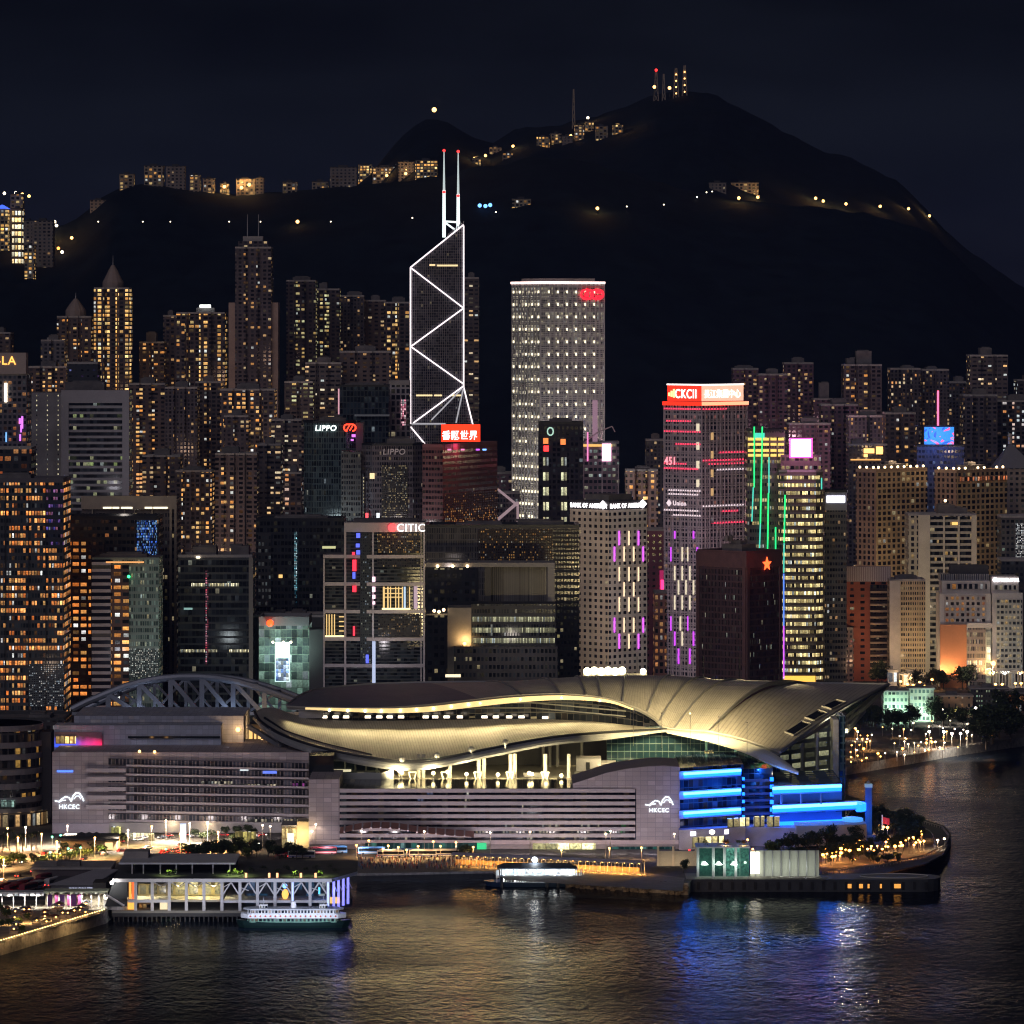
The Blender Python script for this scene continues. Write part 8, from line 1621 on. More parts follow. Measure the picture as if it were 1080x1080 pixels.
t = tag(MB().box(X(190, 2080), X(196, 2080), 2080, 2081, LZ, LZ+8).build('white_sign', mat('white_blue_sign', (.5, .6, .8), .5, 0, (.55, .7, 1), .9)), 'pale blue white sign board standing at the lawn edge', 'sign')
for px, py, pw in ((140, 880, 9000), (165, 878, 9000), (205, 878, 1.3e4), (240, 877, 1.2e4), (185, 884, 8000), (110, 888, 6000), (60, 900, 6000)): point('lawn_light', G(px, py, LZ+6), pw, (1, .86, .36), 1)
# --- round hotel at the left edge
d = 2135; t = thing('round_hotel', 'curved dark hotel with ringed balcony bands at the left edge', 'hotel', (X(-4, d), d, LZ)); R0 = 20.5
HWN = facade('round_hotel_rooms', CW=3.2, FH=5.5, WX=.8, WY=.8, Lit=.24, C1=(1, .42, .06), C2=(1, .62, .16), Str=1.1, Wall=(.05, .045, .05), Glass=(.015, .016, .02))
MB().prism(roundpoly(R0*2-2, R0*2-2, 36), 0, Z(766, d)-LZ, 0, 1, u0=420).build('body', [HWN, ROOFD], t)
b = mat('hotel_band', (.22, .20, .22), .7, var=.12)
for y in (766, 783.5, 796, 812, 827, 841.5, 853.5): MB().prism([(p[0], p[1]-1) for p in roundpoly(R0*2, R0*2, 36)], Z(y+6, d)-LZ, Z(y, d)-LZ).build('balcony_band', b, t)
MB().prism([(p[0], p[1]-3) for p in roundpoly(R0*2+5, R0*2+5, 36)], 0, 7).build('podium', facade('hotel_podium_lit', CW=3, FH=7, WX=.8, WY=.8, Lit=.7, C1=(1, .5, .15), C2=(1, .75, .4), Str=.8, Wall=(.2, .15, .1)), t)
MB().box(X(1, d-2)-t.location.x, X(16, d-2)-t.location.x, -2.6, -1.2, Z(851, d)-LZ, Z(843.5, d)-LZ).build('cyan_window', facade('cyan_lobby', CW=1.6, FH=3, WX=.85, WY=.85, Lit=.9, C1=(.4, .7, .6), C2=(.6, .9, .8), Str=.9, Wall=(.1, .12, .12), Jit=.9), t)
d = 2150; t = thing('dark_pylon', 'dark pylon tapering to a point between the round hotel and the convention block', 'pylon', (X(47, d), d, LZ)); w_ = X(54, d)-X(47, d)
MB().box(-w_*1.2, w_, 0, 14, Z(862, d)-LZ, Z(772, d)-LZ).build('shaft', mat('pylon_dark', (.035, .032, .04), .7), t); b = MB(); q = [(-w_*1.2, 0), (w_, 0), (w_, 14), (-w_*1.2, 14)]; z0 = Z(862, d)-LZ
for i in range(4): b.face([(0, 3, z0-7), (*q[(i+1) % 4], z0), (*q[i], z0)][::-1])
b.tube([(0, 3, 0), (0, 3, z0-6)], .5, 8); b.build('foot', MATS['pylon_dark'], t)
tower('dark low block with red lit terrace behind the round hotel', -20, 68, 760, 2330, facade('red_terrace', CW=3, FH=4, WX=.7, WY=.5, Lit=.16, C1=(1, .12, .05), C2=(1, .4, .12), Str=.9, Wall=(.05, .045, .05)), 40, 'box', name='podium_block', cat='building', plant=((.05, .3, 2),), parm=ROOFD)
# --- far shore low buildings
FS = facade('seafront_office', CW=2.4, FH=4.0, WX=.78, WY=.5, Lit=.45, C1=(.55, 1, .75), C2=(.8, 1, .8), Str=.7, Wall=(.50, .55, .46), Glass=(.05, .08, .07))
def low(label, x0, x1, y0, y1, m, dep=18, nm='low_building', light=None):
    d = G(540, y1).y; t = thing(nm, label, 'building', (X((x0+x1)/2, d), d, LZ)); wd = X(x1, d)-X(x0, d); h = Z(y0, d)-LZ
    MB().box(-wd/2, wd/2, 0, dep, 0, h, 0, 1, u0=random.randint(1, 99)*42.).build('body', [m, ROOF], t); MB().box(-wd/2-.6, wd/2+.6, -.6, dep+.6, h+.003, h+.9).build('roof_edge', CONC, t); MB().box(-wd*.2, wd*.1, 4, 10, h+.905, h+3).build('plant_room', ROOF, t)
    if light: point('front_light', (t.location.x, d-10, LZ+5), *light, 1)
    return t
low('pale green lit waterfront office with four floors, left of the pair', 932, 958, 730, 763, FS, light=(1.6e4, (.6, 1, .75))); low('pale green lit waterfront office with bright rooms, right of the pair', 959.5, 985, 727, 761, FS, light=(1.2e4, (.7, 1, .8)))
low('beige unlit waterfront block right of the green lit pair', 987, 1026, 735, 757, facade('beige_low', CW=4, FH=5, WX=.35, WY=.4, Lit=.2, C1=AMB, C2=PALE, Str=.9, Wall=(.34, .24, .17)), light=(4e3, (1, .65, .35))); low('dark waterfront hall with dotted green and white lights', 1024, 1064, 727, 747, facade('dotted_hall', CW=1.5, FH=3, WX=.5, WY=.4, Lit=.35, C1=(.6, 1, .7), C2=PALE, Str=1.0, Wall=(.08, .08, .075)))
low('small building with a red lit awning at the right edge', 1064, 1092, 732, 752, facade('red_awning', CW=2, FH=6, WX=.8, WY=.6, Lit=.4, C1=(1, .15, .05), C2=(1, .5, .2), Str=1.0, Wall=(.25, .14, .1))); low('low glowing shop front at the hotel foot', 949, 974, 712, 724, facade('shop_glow', CW=4, FH=9, WX=.9, WY=.8, Lit=.9, C1=(1, .55, .2), C2=(1, .8, .5), Str=1.2, Wall=(.4, .3, .2)), 10, light=(1e4, (1, .6, .25)))
low('small white lit kiosk tower below the beige office', 937, 946, 708, 724, facade('kiosk_white', CW=3, FH=12, WX=.9, WY=.5, Lit=.9, C1=(.8, .85, 1), C2=(.9, .9, 1), Str=1.0, Wall=(.4, .42, .5)), 8)
# --- ferry pier
d = 1836; PR = thing('ferry_pier', 'two storey ferry pier with white truss columns, lit interior and roof garden', 'pier', (X(235, d), d, 0)); ox = PR.location.x
l = lambda px: X(px, d)-ox
z = lambda py: Z(py, d)
PWt = mat('pier_white', (.62, .62, .66), .55, var=.08); PD = mat('pier_dark', (.05, .055, .06), .7)
MB().box(l(118), l(348), 0, 62, 3.6, 4.6).build('deck', mat('pier_deck', (.25, .24, .22), .8), PR)
b = MB()
for px in range(120, 350, 5): b.tube([(l(px), .8, -3), (l(px), .8, 3.6)], .28, 6)
for px in range(120, 350, 14): b.tube([(l(px), 20, -3), (l(px), 20, 3.6)], .4, 6)
b.box(l(118), l(348), -.25, -.02, 2.2, 3.59); b.build('piles', mat('pile_dark', (.05, .05, .055), .8), PR)
RFp = [(l(119), -1), (l(350), -1), (l(375), 24), (l(372), 62), (l(119), 62)]
MB().prism(RFp, 16.2, 17.6, 0, 1).build('roof', [PWt, mat('pier_roof_top', (.07, .075, .08), .9, var=.3)], PR)
for px in (143, 160.5, 178.5, 196.5, 215, 234, 253, 271.5, 290, 308.5, 327, 346):
    MB().box(l(px)-.6, l(px)+.6, .0, 1.2, 4.6, 16.19).build('column', PWt, PR)
for k, (a, c) in enumerate(zip((234, 253, 271.5, 290, 308.5, 327), (253, 271.5, 290, 308.5, 327, 346))):
    bb = MB(); m_ = (l(a)+l(c))/2; bb.bar((l(a)+.5, .5, 11.2), (m_, .5, 16), .55).bar((l(c)-.5, .5, 11.2), (m_, .5, 16), .55).bar((l(a)+.3, .5, 13.8), (m_, .5, 12.6) if k % 2 else (m_, .5, 15.8), .3); bb.build('brace', PWt, PR)
for a, c in ((178.5, 196.5), (196.5, 215), (215, 234), (160.5, 178.5)): m_ = (l(a)+l(c))/2; MB().bar((l(a)+.5, 1.3, 15.9), (m_, 8, 13.2), .4).bar((l(c)-.5, 1.3, 15.9), (m_, 8, 13.2), .4).build('brace', PWt, PR)
MB().box(l(135), l(179), -.5, 40, 7.9, 9.1).build('upper_floor', PWt, PR); MB().box(l(179)+.02, l(234), 1.3, 40, 7.9, 8.8).build('upper_floor', mat('pier_floor_cream', (.5, .46, .36), .7), PR); MB().box(l(234)+.6, l(347), 1.3, 50, 7.6, 8.6).build('upper_floor', PWt, PR)
YI = facade('pier_yellow_interior', CW=5.2, FH=7, WX=.92, WY=.9, Lit=1, C1=(.75, .62, .26), C2=(.95, .8, .36), Str=.62, Wall=(.3, .25, .12), Jit=1.0)
MB().box(l(178), l(234), 14, 14.6, 9.1, 16.1, u0=420).build('lit_wall', YI, PR); MB().box(l(143), l(178), 12, 12.6, 9.1, 14, u0=84).build('lit_wall', facade('pier_dim_interior', CW=4, FH=5, WX=.9, WY=.7, Lit=.6, C1=(.6, .42, .18), C2=(.5, .45, .25), Str=.5, Wall=(.15, .13, .08), Jit=1), PR)
MB().box(l(135.5), l(138), 2, 3, 9.2, 16).build('orange_panel', lamp_mat('orange_panel', (1, .35, .06), 1.3), PR); MB().box(l(139), l(142), 1.6, 2.6, 9.2, 16).build('orange_panel', lamp_mat('red_orange_panel', (1, .16, .04), 1.1), PR)
MB().box(l(134), l(142), 3, 3.6, 4.7, 7.8).build('orange_panel', lamp_mat('amber_low_panel', (1, .45, .08), 1.2), PR); MB().box(l(145), l(158), 6, 6.6, 4.7, 7.8).build('lit_shop', facade('pier_shop', CW=1.6, FH=2, WX=.8, WY=.7, Lit=.5, C1=(1, .4, .08), C2=(1, .6, .2), Str=.9, Wall=(.2, .12, .05), Jit=1), PR); MB().box(l(168), l(176), 3, 3.6, 4.7, 7.6).build('lit_shop', lamp_mat('cream_shop', (1, .8, .5), .9), PR)
MB().box(l(256), l(346), 16, 16.6, 4.7, 16.1).build('dark_wall', facade('pier_blue_interior', CW=4.8, FH=5.6, WX=.8, WY=.7, Lit=.55, C1=(.01, .04, .12), C2=(.02, .12, .25), Str=1.0, Wall=(.02, .025, .04), Jit=.8), PR)
MB().ball((l(300), 6, z(945)), 1.4, 10, 6, 0, 1.5).build('lantern', lamp_mat('orange_lantern', (1, .45, .1), 1.5), PR); MB().ball((l(299.5), 8, z(937)), 1.0, 8, 5).build('blue_lamp', LAMP_B, PR); MB().box(l(335), l(337), 6, 6.6, z(945), z(938)).build('blue_lamp', lamp_mat('cyan_bar', (.1, .6, 1), 1.3), PR)
BCOL = mat('blue_lit_column', (.4, .4, .6), .5, 0, (.22, .22, 1), 1.1)
for i, px in enumerate((352, 357, 362, 367)):
    dd = d+3+i*5; x = X(px, dd)-ox; MB().box(x-.5, x+.5, 3+i*5, 4+i*5, 5, 16.19).build('blue_column', BCOL, PR); MB().bar((x+.3, 3.6+i*5, 14), (x+1.5, 6.5+i*5, 11), .3).build('brace', PWt, PR)
MB().prism([(l(346), 0), (l(369), 24), (l(366), 40), (l(346), 40)], 3.6, 6.5).build('end_deck', mat('end_deck', (.12, .11, .11), .8), PR); MB().box(l(347), l(368)-4, 8, 9, 6.51, 9.0).build('amber_room', lamp_mat('amber_room', (1, .6, .18), .9), PR)
MB().box(l(308.2), l(309.4), -.2, -.02, 5, 16).build('blue_light', lamp_mat('blue_tube', (.3, .4, 1), 2.0), PR); MB().box(l(345.2), l(346.8), -.2, -.02, 5, 16).build('blue_light', MATS['blue_tube'], PR)
# dark prow-like stair at the left end
MB().face([(l(110), 2, 6), (l(134), 2, 6), (l(134), 2, 16.1), (l(119), 2, 16.1)]).face([(l(110), 2, 6), (l(119), 2, 16.1), (l(119), 30, 16.1), (l(110), 30, 6)]).build('sloped_end', PD, PR); MB().lathe([(6, 4.6), (6, 8.5), (0, 8.6)], 16, (l(123), 8)).build('round_stair', mat('stair_drum', (.45, .45, .47), .6), PR); MB().tube([(l(112), 0, 11), (l(131), 0, 6.5)], .5, 6).build('rail', PWt, PR)
MB().ball((l(118), 0, z(931)), .8, 8, 5).build('lamp', lamp_mat('pier_white_lamp', (1, .95, .9), 7), PR); point('pier_light', (X(118, d), d-3, z(931)), 1500, (1, .93, .85), .6)
# roof garden storey
MB().box(l(122), l(246), 14, 46, 21.6, 22.3).build('garden_canopy', PWt, PR); MB().box(l(124), l(150), 30, 40, 22.31, 25).build('plant_room', CONC, PR)
for px in (136, 148, 166, 183, 200, 222, 240): MB().box(l(px)-.25, l(px)+.25, 15, 15.5, 17.61, 21.59).build('canopy_post', PWt, PR)
MB().box(l(136), l(246), 30, 31, 17.61, 21.5).build('garden_wall', PD, PR)
lv = MB(); rn = random.Random(3)
for px, yy, gl in ((176, 10, 1), (182, 12, 0), (255, 8, 1), (262, 20, 0), (275, 25, 0), (310, 8, 1), (338, 8, 1), (320, 22, 0), (352, 20, 0), (240, 9, 1), (246, 12, 1), (290, 18, 0), (300, 26, 0), (330, 26, 0), (345, 30, 0)):
    pb = leaf_mesh(60, 1.7, 1.2, 1.3, .3, px); o = pb.build('shrub', LEAFL if gl else LEAF, PR, loc=(l(px), yy, 17.6))
    if gl: point('shrub_light', (X(px, d), d+yy-1.2, 21), 900, (.8, 1, .3), .3)
for px in (259, 283.5, 292, 317, 332.5): MB().tube([(l(px), 3, 17.6), (l(px), 3, 19.4)], .45, 8).build('lantern', lamp_mat('terrace_lantern', (1, .42, .2), 2.0), PR)
for px in (210, 150, 190, 225): point('pier_interior', (X(px, d), d+7, 15), 3500, (1, .82, .4), 1)
for px in (165, 200): point('pier_front', (X(px, d-14), d-16, 7), 2200, (1, .95, .9), 1)
for px in (255, 300, 340): point('pier_front', (X(px, d-30), d-34, 12), 7000, (.72, .78, 1), 1)
point('pier_blue', (X(356, d), d+2, 12), 700, (.2, .25, 1), 1)
# --- ferry in front of the pier
def hull(L, B, zt, zb=-.5, n=18, sheer=.8, fine=.55):
    rows = []
    for k, (zz, f) in enumerate(((zb, .82), (zb+(zt-zb)*.5, .95), (zt, 1.0))):
        r = []
        for i in range(n+1):
            u = -1+2*i/n; wdt = B/2*max(.02, (1-abs(u)**3.2))**fine; r.append((u*L/2*(.94+.06*k/2), wdt*f, zz+sheer*u*u*(k/2)))
        rows.append(r)
    b = MB()
    for s in (-1, 1):
        for a, c in zip(rows, rows[1:]):
            for i in range(n):
                q = [Vector((p[0], p[1]*s, p[2])) for p in (a[i], a[i+1], c[i+1], c[i])]; b.face(q if s < 0 else q[::-1])
    t = rows[-1]
    for i in range(n): b.face([(t[i][0], -t[i][1], t[i][2]-.05), (t[i+1][0], -t[i+1][1], t[i+1][2]-.05), (t[i+1][0], t[i+1][1], t[i+1][2]-.05), (t[i][0], t[i][1], t[i][2]-.05)])
    return b
d = 1816; FE = thing('ferry', 'double ended green and white passenger ferry moored against the pier', 'ferry', (X(309, d), d+5, 0)); s_ = d/F
hull(46, 10, 2.3).build('hull', mat('ferry_green', (.007, .022, .022), .4, var=.15), FE)
MB().prism(chamfer(38, 8.4, 2), 2.31, 3.99).build('lower_cabin', facade('ferry_lower', CW=1.6, FH=2.2, WX=.7, WY=.6, Lit=.3, C1=(.5, .6, .45), C2=(1, .8, .5), Str=.5, Wall=(.12, .25, .2)), FE, loc=(0, -4.2, 0)); 
b = MB(); b.prism(chamfer(42, 9.6, 3), 4.0, 5.6); b.build('white_bulwark', mat('ferry_white', (.66, .68, .72), .5), FE, loc=(0, -4.7, 0))
MB().prism(chamfer(37, 8, 2), 5.61, 7.2).build('upper_cabin', facade('ferry_upper', CW=1.3, FH=2.0, WX=.75, WY=.55, Lit=.5, C1=(1, .6, .25), C2=(.8, .85, 1), Str=.7, Wall=(.5, .52, .56)), FE, loc=(0, -4, 0))
MB().prism(chamfer(40, 9.2, 3), 7.21, 7.7).build('roof', mat('ferry_roof', (.36, .38, .42), .6), FE, loc=(0, -4.6, 0)); MB().lathe([(1.2, 7.3), (1.0, 10.3), (0, 10.3)], 12).build('funnel', PWt, FE)
for x in (-12, 12): MB().box(x-1.6, x+1.6, -1.8, 1.8, 7.31, 9.2).build('wheelhouse', facade('wheelhouse_glass', CW=1.1, FH=1.9, WX=.8, WY=.5, Lit=.3, C1=PALE, C2=COOL, Str=.5, Wall=(.6, .6, .62)), FE); MB().tube([(x, 0, 9.2), (x, 0, 12)], .1, 5).build('mast', STEEL, FE)
lb_ = MB().ball((0, 0, 0), .38, 8, 5).mesh('lifebuoy', mat('buoy_red', (.5, .06, .04), .6))
for x in range(-17, 18, 2): o = bpy.data.objects.new('lifebuoy', lb_); COL.objects.link(o); o.parent = FE; o.location = (x, -4.85, 4.9)
for px in (262, 285, 330, 352): point('ferry_light', P(px, 962, d-12), 1300, (.85, .9, 1), .6)
# --- lit landing vessel
d = 1950; LV = thing('landing_pontoon', 'white brightly lit moored vessel with a dark hipped roof', 'boat', (X(566, d), d+6, 0)); l = lambda px: X(px, d)-X(566, d)
hull(X(622, d)-X(511, d), 12, 1.9, sheer=.3, fine=.3).build('hull', mat('navy_hull', (.02, .05, .13), .4), LV)
LVG = facade('vessel_bright_cabin', CW=1.7, FH=3.4, WX=.92, WY=.88, Lit=1, C1=(.8, .95, 1), C2=(1, .98, .95), Str=3.0, Wall=(.4, .5, .6), Jit=.9)
MB().box(l(529), l(606), -4.5, 4.5, 1.95, 7.6, 0, 0, u0=420).build('cabin', [LVG], LV); b = MB(); e = [(l(524), -5.6), (l(609), -5.6), (l(609), 5.6), (l(524), 5.6)]; r_ = [(l(532), 0), (l(600), 0)]
b.prism(e, 7.61, 8.0); b.quad((*e[0], 8), (*e[1], 8), (*r_[1], 9.8), (*r_[0], 9.8)); b.quad((*e[2], 8), (*e[3], 8), (*r_[0], 9.8), (*r_[1], 9.8)); b.face(((*e[1], 8), (*e[2], 8), (*r_[1], 9.8))); b.face(((*e[3], 8), (*e[0], 8), (*r_[0], 9.8))); b.build('roof', mat('vessel_roof', (.05, .06, .08), .7), LV)
for px in (524, 528, 608, 613): MB().box(l(px)-.2, l(px)+.2, -5.3, -4.9, 1.9, 7.6).build('post', PWt, LV)
for px in (577, 588.5, 529): MB().tube([(l(px), -6.3, -.5), (l(px), -6.3, 5.2)], .75, 8).build('mooring_pile', mat('mooring_dark', (.02, .04, .08), .6), LV)
for a, c, y in ((523, 526, 914.5), (529.5, 532, 914.5)): MB().box(l(a), l(c), -5.8, -5.62, 4, 7.3).build('end_frame', PWt, LV)
b = MB()
for px in (601, 605, 610, 614): b.bar((l(px), -4.7, 1.9), (l(px+1.6), -4.7, 6), .28)
b.build('davits', PWt, LV); MB().ball((l(564), -1, 11.2), 1.15, 10, 6).build('mast_lamp', lamp_mat('vessel_lamp', (.92, .97, 1), 25), LV); MB().tube([(l(564), -1, 9.6), (l(564), -1, 10.4)], .15, 5).build('lamp_post', STEEL, LV)
for px in (535, 552, 568, 585, 600): point('vessel_light', P(px, 921, d-3), 1500, (.85, .96, 1), .8)
b = MB(); rn = random.Random(8)
for i in range(26):
    x = rn.uniform(l(531), l(604)); b.box(x-.25, x+.25, -4.75, -4.55, 2.0, 2.0+rn.uniform(.9, 1.7))
b.build('seats', mat('vessel_seats', (.12, .13, .16), .7), LV)
# --- covered walkway on the promenade
a_, b_ = G(478, 913), G(678, 922); wdir = (b_-a_).normalized(); L_ = (b_-a_).length; WK = thing('covered_walkway', 'long promenade walkway with a lilac roof glowing amber underneath', 'walkway', a_, math.atan2(wdir.y, wdir.x))
nk = 26; pr = [(-3.2, 5.0), (-1.8, 5.7), (0, 5.95), (1.8, 5.7), (3.2, 5.0)]
b = MB(); 
for (y0, z0), (y1, z1) in zip(pr, pr[1:]): b.quad((0, y0, z0), (L_, y0, z0), (L_, y1, z1), (0, y1, z1)); b.quad((0, y1, z1-.15), (L_, y1, z1-.15), (L_, y0, z0-.15), (0, y0, z0-.15))
b.build('roof', mat('lilac_roof', (.42, .40, .52), .5, var=.08), WK)
for i in range(nk+1):
    x = L_*i/nk
    for y in (-2.2, 2.2): MB().tube([(x, y, 0), (x, y, 5.1)], .13, 6).build('post', PWt, WK)
b = MB()
for i in range(nk): b.ball((L_*(i+.5)/nk, 0, 4.9), .55, 8, 5)
b.build('ceiling_lamps', lamp_mat('walkway_lamp', (1, .50, .12), 26), WK); b = MB(); b.bar((L_*.30, -3.2, 1.05), (L_, -3.2, 1.05), .12); 
for i in range(int(L_)//2): b.bar((i*2.0, -3.2, 0), (i*2.0, -3.2, 1.05), .12)
b.build('railing', PWt, WK)
for i in range(1, nk, 2): point('walkway_light', a_+wdir*(L_*(i+.5)/nk)+Vector((0, -1.5, 3.9)), 2600 if i > 6 else 1600, (1, .44, .08), .4)
tag(MB().box(0, L_*.97, 3.0, 3.3, 0, 2.4).build('screen_wall', mat('walkway_back', (.5, .36, .2), .8, var=.2)), 'low tan screen wall standing behind the amber walkway', 'wall'); bpy.data.objects['screen_wall'].location = a_; bpy.data.objects['screen_wall'].rotation_euler = (0, 0, math.atan2(wdir.y, wdir.x))
# rocks along the sea wall
def rock(seed):
    rn = random.Random(seed); b = MB(); b.ball((0, 0, 0), 1, 6, 4, 0, .75); b.v = [tuple(Vector(v)*(1+.35*mnoise.noise(Vector(v)*1.7+Vector((seed, 0, 0))))) for v in b.v]; return b
RK = mat('sea_rock', (.16, .14, .12), .9, var=.4, vs=.8); RKM = [rock(i).mesh('rock', RK) for i in range(4)]; rn = random.Random(21)
for i in range(110):
    u = rn.random(); p = P(0, 0, 100); x0, y0 = 596+u*128, interp([(596, 934.5), (640, 938), (726, 943.5)], 596+u*128)
    p = G(x0, y0, 0); o = bpy.data.objects.new('rock', RKM[i % 4]); COL.objects.link(o); k = rn.random(); o.location = (p.x, p.y-4.2+k*3.6, .1+k*4.2); s = rn.uniform(.6, 1.5); o.scale = (s*1.2, s, s*.8); o.rotation_euler = (rn.random(), rn.random(), rn.random()*6); tag(o, 'dark boulder in the rocky sea wall below the amber walkway', 'rock', 'boulders of the sea wall')
# --- pale wall, glass pavilion and pontoon
d0 = 1934; SL = thing('concrete_jetty', 'long low concrete jetty with a rounded right end in front of the pavilion', 'jetty', (X(724, d0), d0, 0)); l = lambda px: X(px, d0)-X(724, d0)
end = [(l(972)+9*math.sin(a), 10-10*math.cos(a)) for a in [PI*i/10 for i in range(11)]]
MB().prism([(0, 0)]+end+[(0, 22)], -2, 5.3, 0, 1).build('slab', [mat('jetty_side', (.045, .05, .06), .7, var=.3), mat('jetty_top', (.26, .25, .22), .8, var=.2)], SL)
b = MB()
for px in range(735, 980, 12): b.box(l(px), l(px)+1.2, -.3, -.02, 1.0, 4.2)
b.build('fenders', mat('fender_black', (.015, .015, .018), .7), SL); BRR = lamp_mat('jetty_port_light', (1, .42, .08), .9)
for px, w_ in ((894, 4), (906, 4), (928, 2), (943, 7), (915, 2)): MB().box(l(px), l(px+w_), -.4, -.31, 1.6, 3.4).build('lit_port', BRR, SL)
MB().tube([(l(945)+14.5*math.cos(a), 11+8*math.sin(a), 5.5) for a in [2*PI*i/36 for i in range(37)]], .22, 5).build('marked_ring', mat('ring_pale', (.6, .58, .56), .6), SL); MB().tube([(l(845)+9*math.cos(a), 10+5*math.sin(a), 5.5) for a in [2*PI*i/30 for i in range(31)]], .2, 5).build('marked_ring', MATS['ring_pale'], SL)
for px in (752, 775, 789, 850): MB().box(l(px)-.3, l(px)+.3, 1, 1.4, 5.3, 6.2).build('bollard', PWt, SL)
d = 1944; GV = thing('glass_pavilion', 'teal glass pavilion with pale posts and a roof terrace on the jetty', 'pavilion', (X(736, d), d, 5.3)); l = lambda px: X(px, d)-X(736, d)
GPM = facade('pavilion_glass', CW=6, FH=14, WX=.96, WY=.96, Lit=1, C1=(.06, .22, .17), C2=(.10, .30, .22), Str=.5, Wall=(.2, .3, .28), Glass=(.02, .06, .05), Jit=1.2, GRough=.08)
MB().box(0, l(790), 0, 14, 0, 12.2, 0, 1).build('glass_box', [GPM, ROOFD], GV); MB().box(-.8, l(791), -.8, 14.8, 12.21, 12.8).build('roof', PWt, GV)
for px in (736, 752.5, 764, 776): MB().box(l(px)-.55, l(px)+.55, -.7, -.02, 0, 12.2).build('post', PWt, GV)
for px in (743, 758, 774): MB().lathe([(1.6, 5.2), (.3, 6.6), (0, 6.6)], 12, (l(px), -1.2)).build('pendant_lamp', lamp_mat('pavilion_pendant', (.8, 1, .85), 4.5), GV)
b = MB()
for px in range(737, 791, 5): b.bar((l(px), -.4, 12.8), (l(px), -.4, 14), .14)
b.bar((0, -.4, 14), (l(790), -.4, 14), .16); b.build('railing', PWt, GV)
for px, k in ((745, LEAFL), (765, mat('autumn_leaves', (.3, .14, .03), .8, var=.4)), (767, MATS['autumn_leaves']), (780, LEAFL), (785, MATS['autumn_leaves'])): leaf_mesh(70, 1.5, 1.3, 1.5, .32, px).build('planting', k, GV, loc=(l(px), 5, 12.8))
for px in (742, 758, 774, 787): point('pavilion_light', P(px, 912, d-4), 420, (.75, 1, .8), .6)
for px in (765, 784): point('terrace_light', P(px, 889, d+3), 420, (1, .6, .2), .5)
WV = thing('panel_wall', 'white panelled boundary wall with thin posts right of the glass pavilion', 'wall', (X(791, d), d, 5.3)); l = lambda px: X(px, d)-X(791, d)
MB().box(.2, l(864), 1, 2, 0, 11).build('panels', mat('panel_white', (.55, .58, .52), .7, var=.06), WV)
for px in range(797, 866, 9): MB().box(l(px)-.25, l(px)+.25, .4, .98, 0, 11).build('post', STEEL, WV)
MB().box(.2, l(801), -.3, .98, 1.2, 10.5).build('light_panel', lamp_mat('white_light_panel', (1, .95, .75), 2.0), WV)
for px in (797, 815, 835, 855): point('wall_wash', P(px, 918, d-7), 650, (.95, 1, .82), .8)
d = 1985; PW2 = thing('pale_wall', 'pale boundary wall with posts left of the glass pavilion', 'wall', (X(694, d), d, LZ)); l = lambda px: X(px, d)-X(694, d)
MB().box(0, l(735), 0, .8, 0, 6.4).build('panel', mat('pale_sand_wall', (.5, .44, .34), .8, var=.1), PW2)
for px in (694, 710, 734): MB().box(l(px)-.5, l(px)+.5, -.6, -.02, 0, 8.6).build('post', mat('sand_post', (.6, .5, .38), .7), PW2)
for px in (702, 722): point('wall_wash', P(px, 912, d-6), 500, (1, .8, .55), .6)
# --- round plaza: balustrade, monument, flag
BAL = thing('plaza_balustrade', 'curved stone balustrade around the round waterfront plaza', 'balustrade', (0, 0, 0)); pts = dense([G(a, c-9, LZ) for a, c in ((868, 931), (930, 923.5), (975, 913.5), (996, 903), (1001, 892), (994, 883.5), (970, 876.5), (940, 869))], 80); b = MB(); b.tube([p+Vector((0, 0, 1.2)) for p in pts], .22, 5)
for p in pts: b.bar(p, p+Vector((0, 0, 1.2)), .3)
b.build('rail', mat('balustrade_stone', (.40, .34, .30), .7), BAL)
for px, py in ((890, 905), (908, 903), (926, 901), (944, 899), (960, 897), (976, 892), (885, 911)): point('plaza_light', G(px, py, LZ+3.5), 2200, (1, .36, .08), .6)
for px, py in ((905, 922), (928, 921), (950, 917)): point('seawall_light', G(px, py+2.5, 2.5)+Vector((0, -6, 1)), 4000, (1, .36, .08), .6)
p = G(916, 883); MO = thing('monument', 'tall dark blue commemorative column with a pale cap on the plaza', 'monument', p); MB().box(-1.5, 1.5, -1.5, 1.5, 0, 23).build('shaft', mat('monument_blue', (.10, .22, .34), .5, var=.15), MO); MB().box(-1.7, 1.7, -1.7, 1.7, 23.01, 24.6).build('cap', mat('monument_cap', (.4, .5, .5), .5, 0, (.3, .5, .5), .3), MO); MB().lathe([(.8, 24.6), (.9, 25.6), (0, 26.4)], 10).build('finial', CONC, MO); MB().box(-3.4, 3.4, -3.4, 3.4, 0, 1.2).build('plinth', CONC, MO)
point('monument_blue_light', p+Vector((-9, -9, 8)), 2200, (.1, .4, 1), 1)
p = G(930.5, 881); FLg = thing('flagpole', 'white flagpole with a red and white flag on the plaza', 'flagpole', p); MB().tube([(0, 0, 0), (0, 0, 9.5)], [.5, .22], 8).build('pole', mat('lit_pole', (.75, .72, .8), .5, 0, (.5, .45, .6), .35), FLg); MB().grid([[(0, 0, 5.4), (1.2, .3, 5.2), (2.4, -.2, 5.0), (3.4, .2, 4.8)], [(0, 0, 8.6), (1.2, .3, 8.3), (2.4, -.2, 8.0), (3.4, .2, 7.8)]]).build('flag', mat('flag_red', (.5, .03, .05), .7, 0, (.5, .03, .06), .35), FLg); point('flag_light', p+Vector((1, -5, 3)), 260, (1, .9, .9), .4)
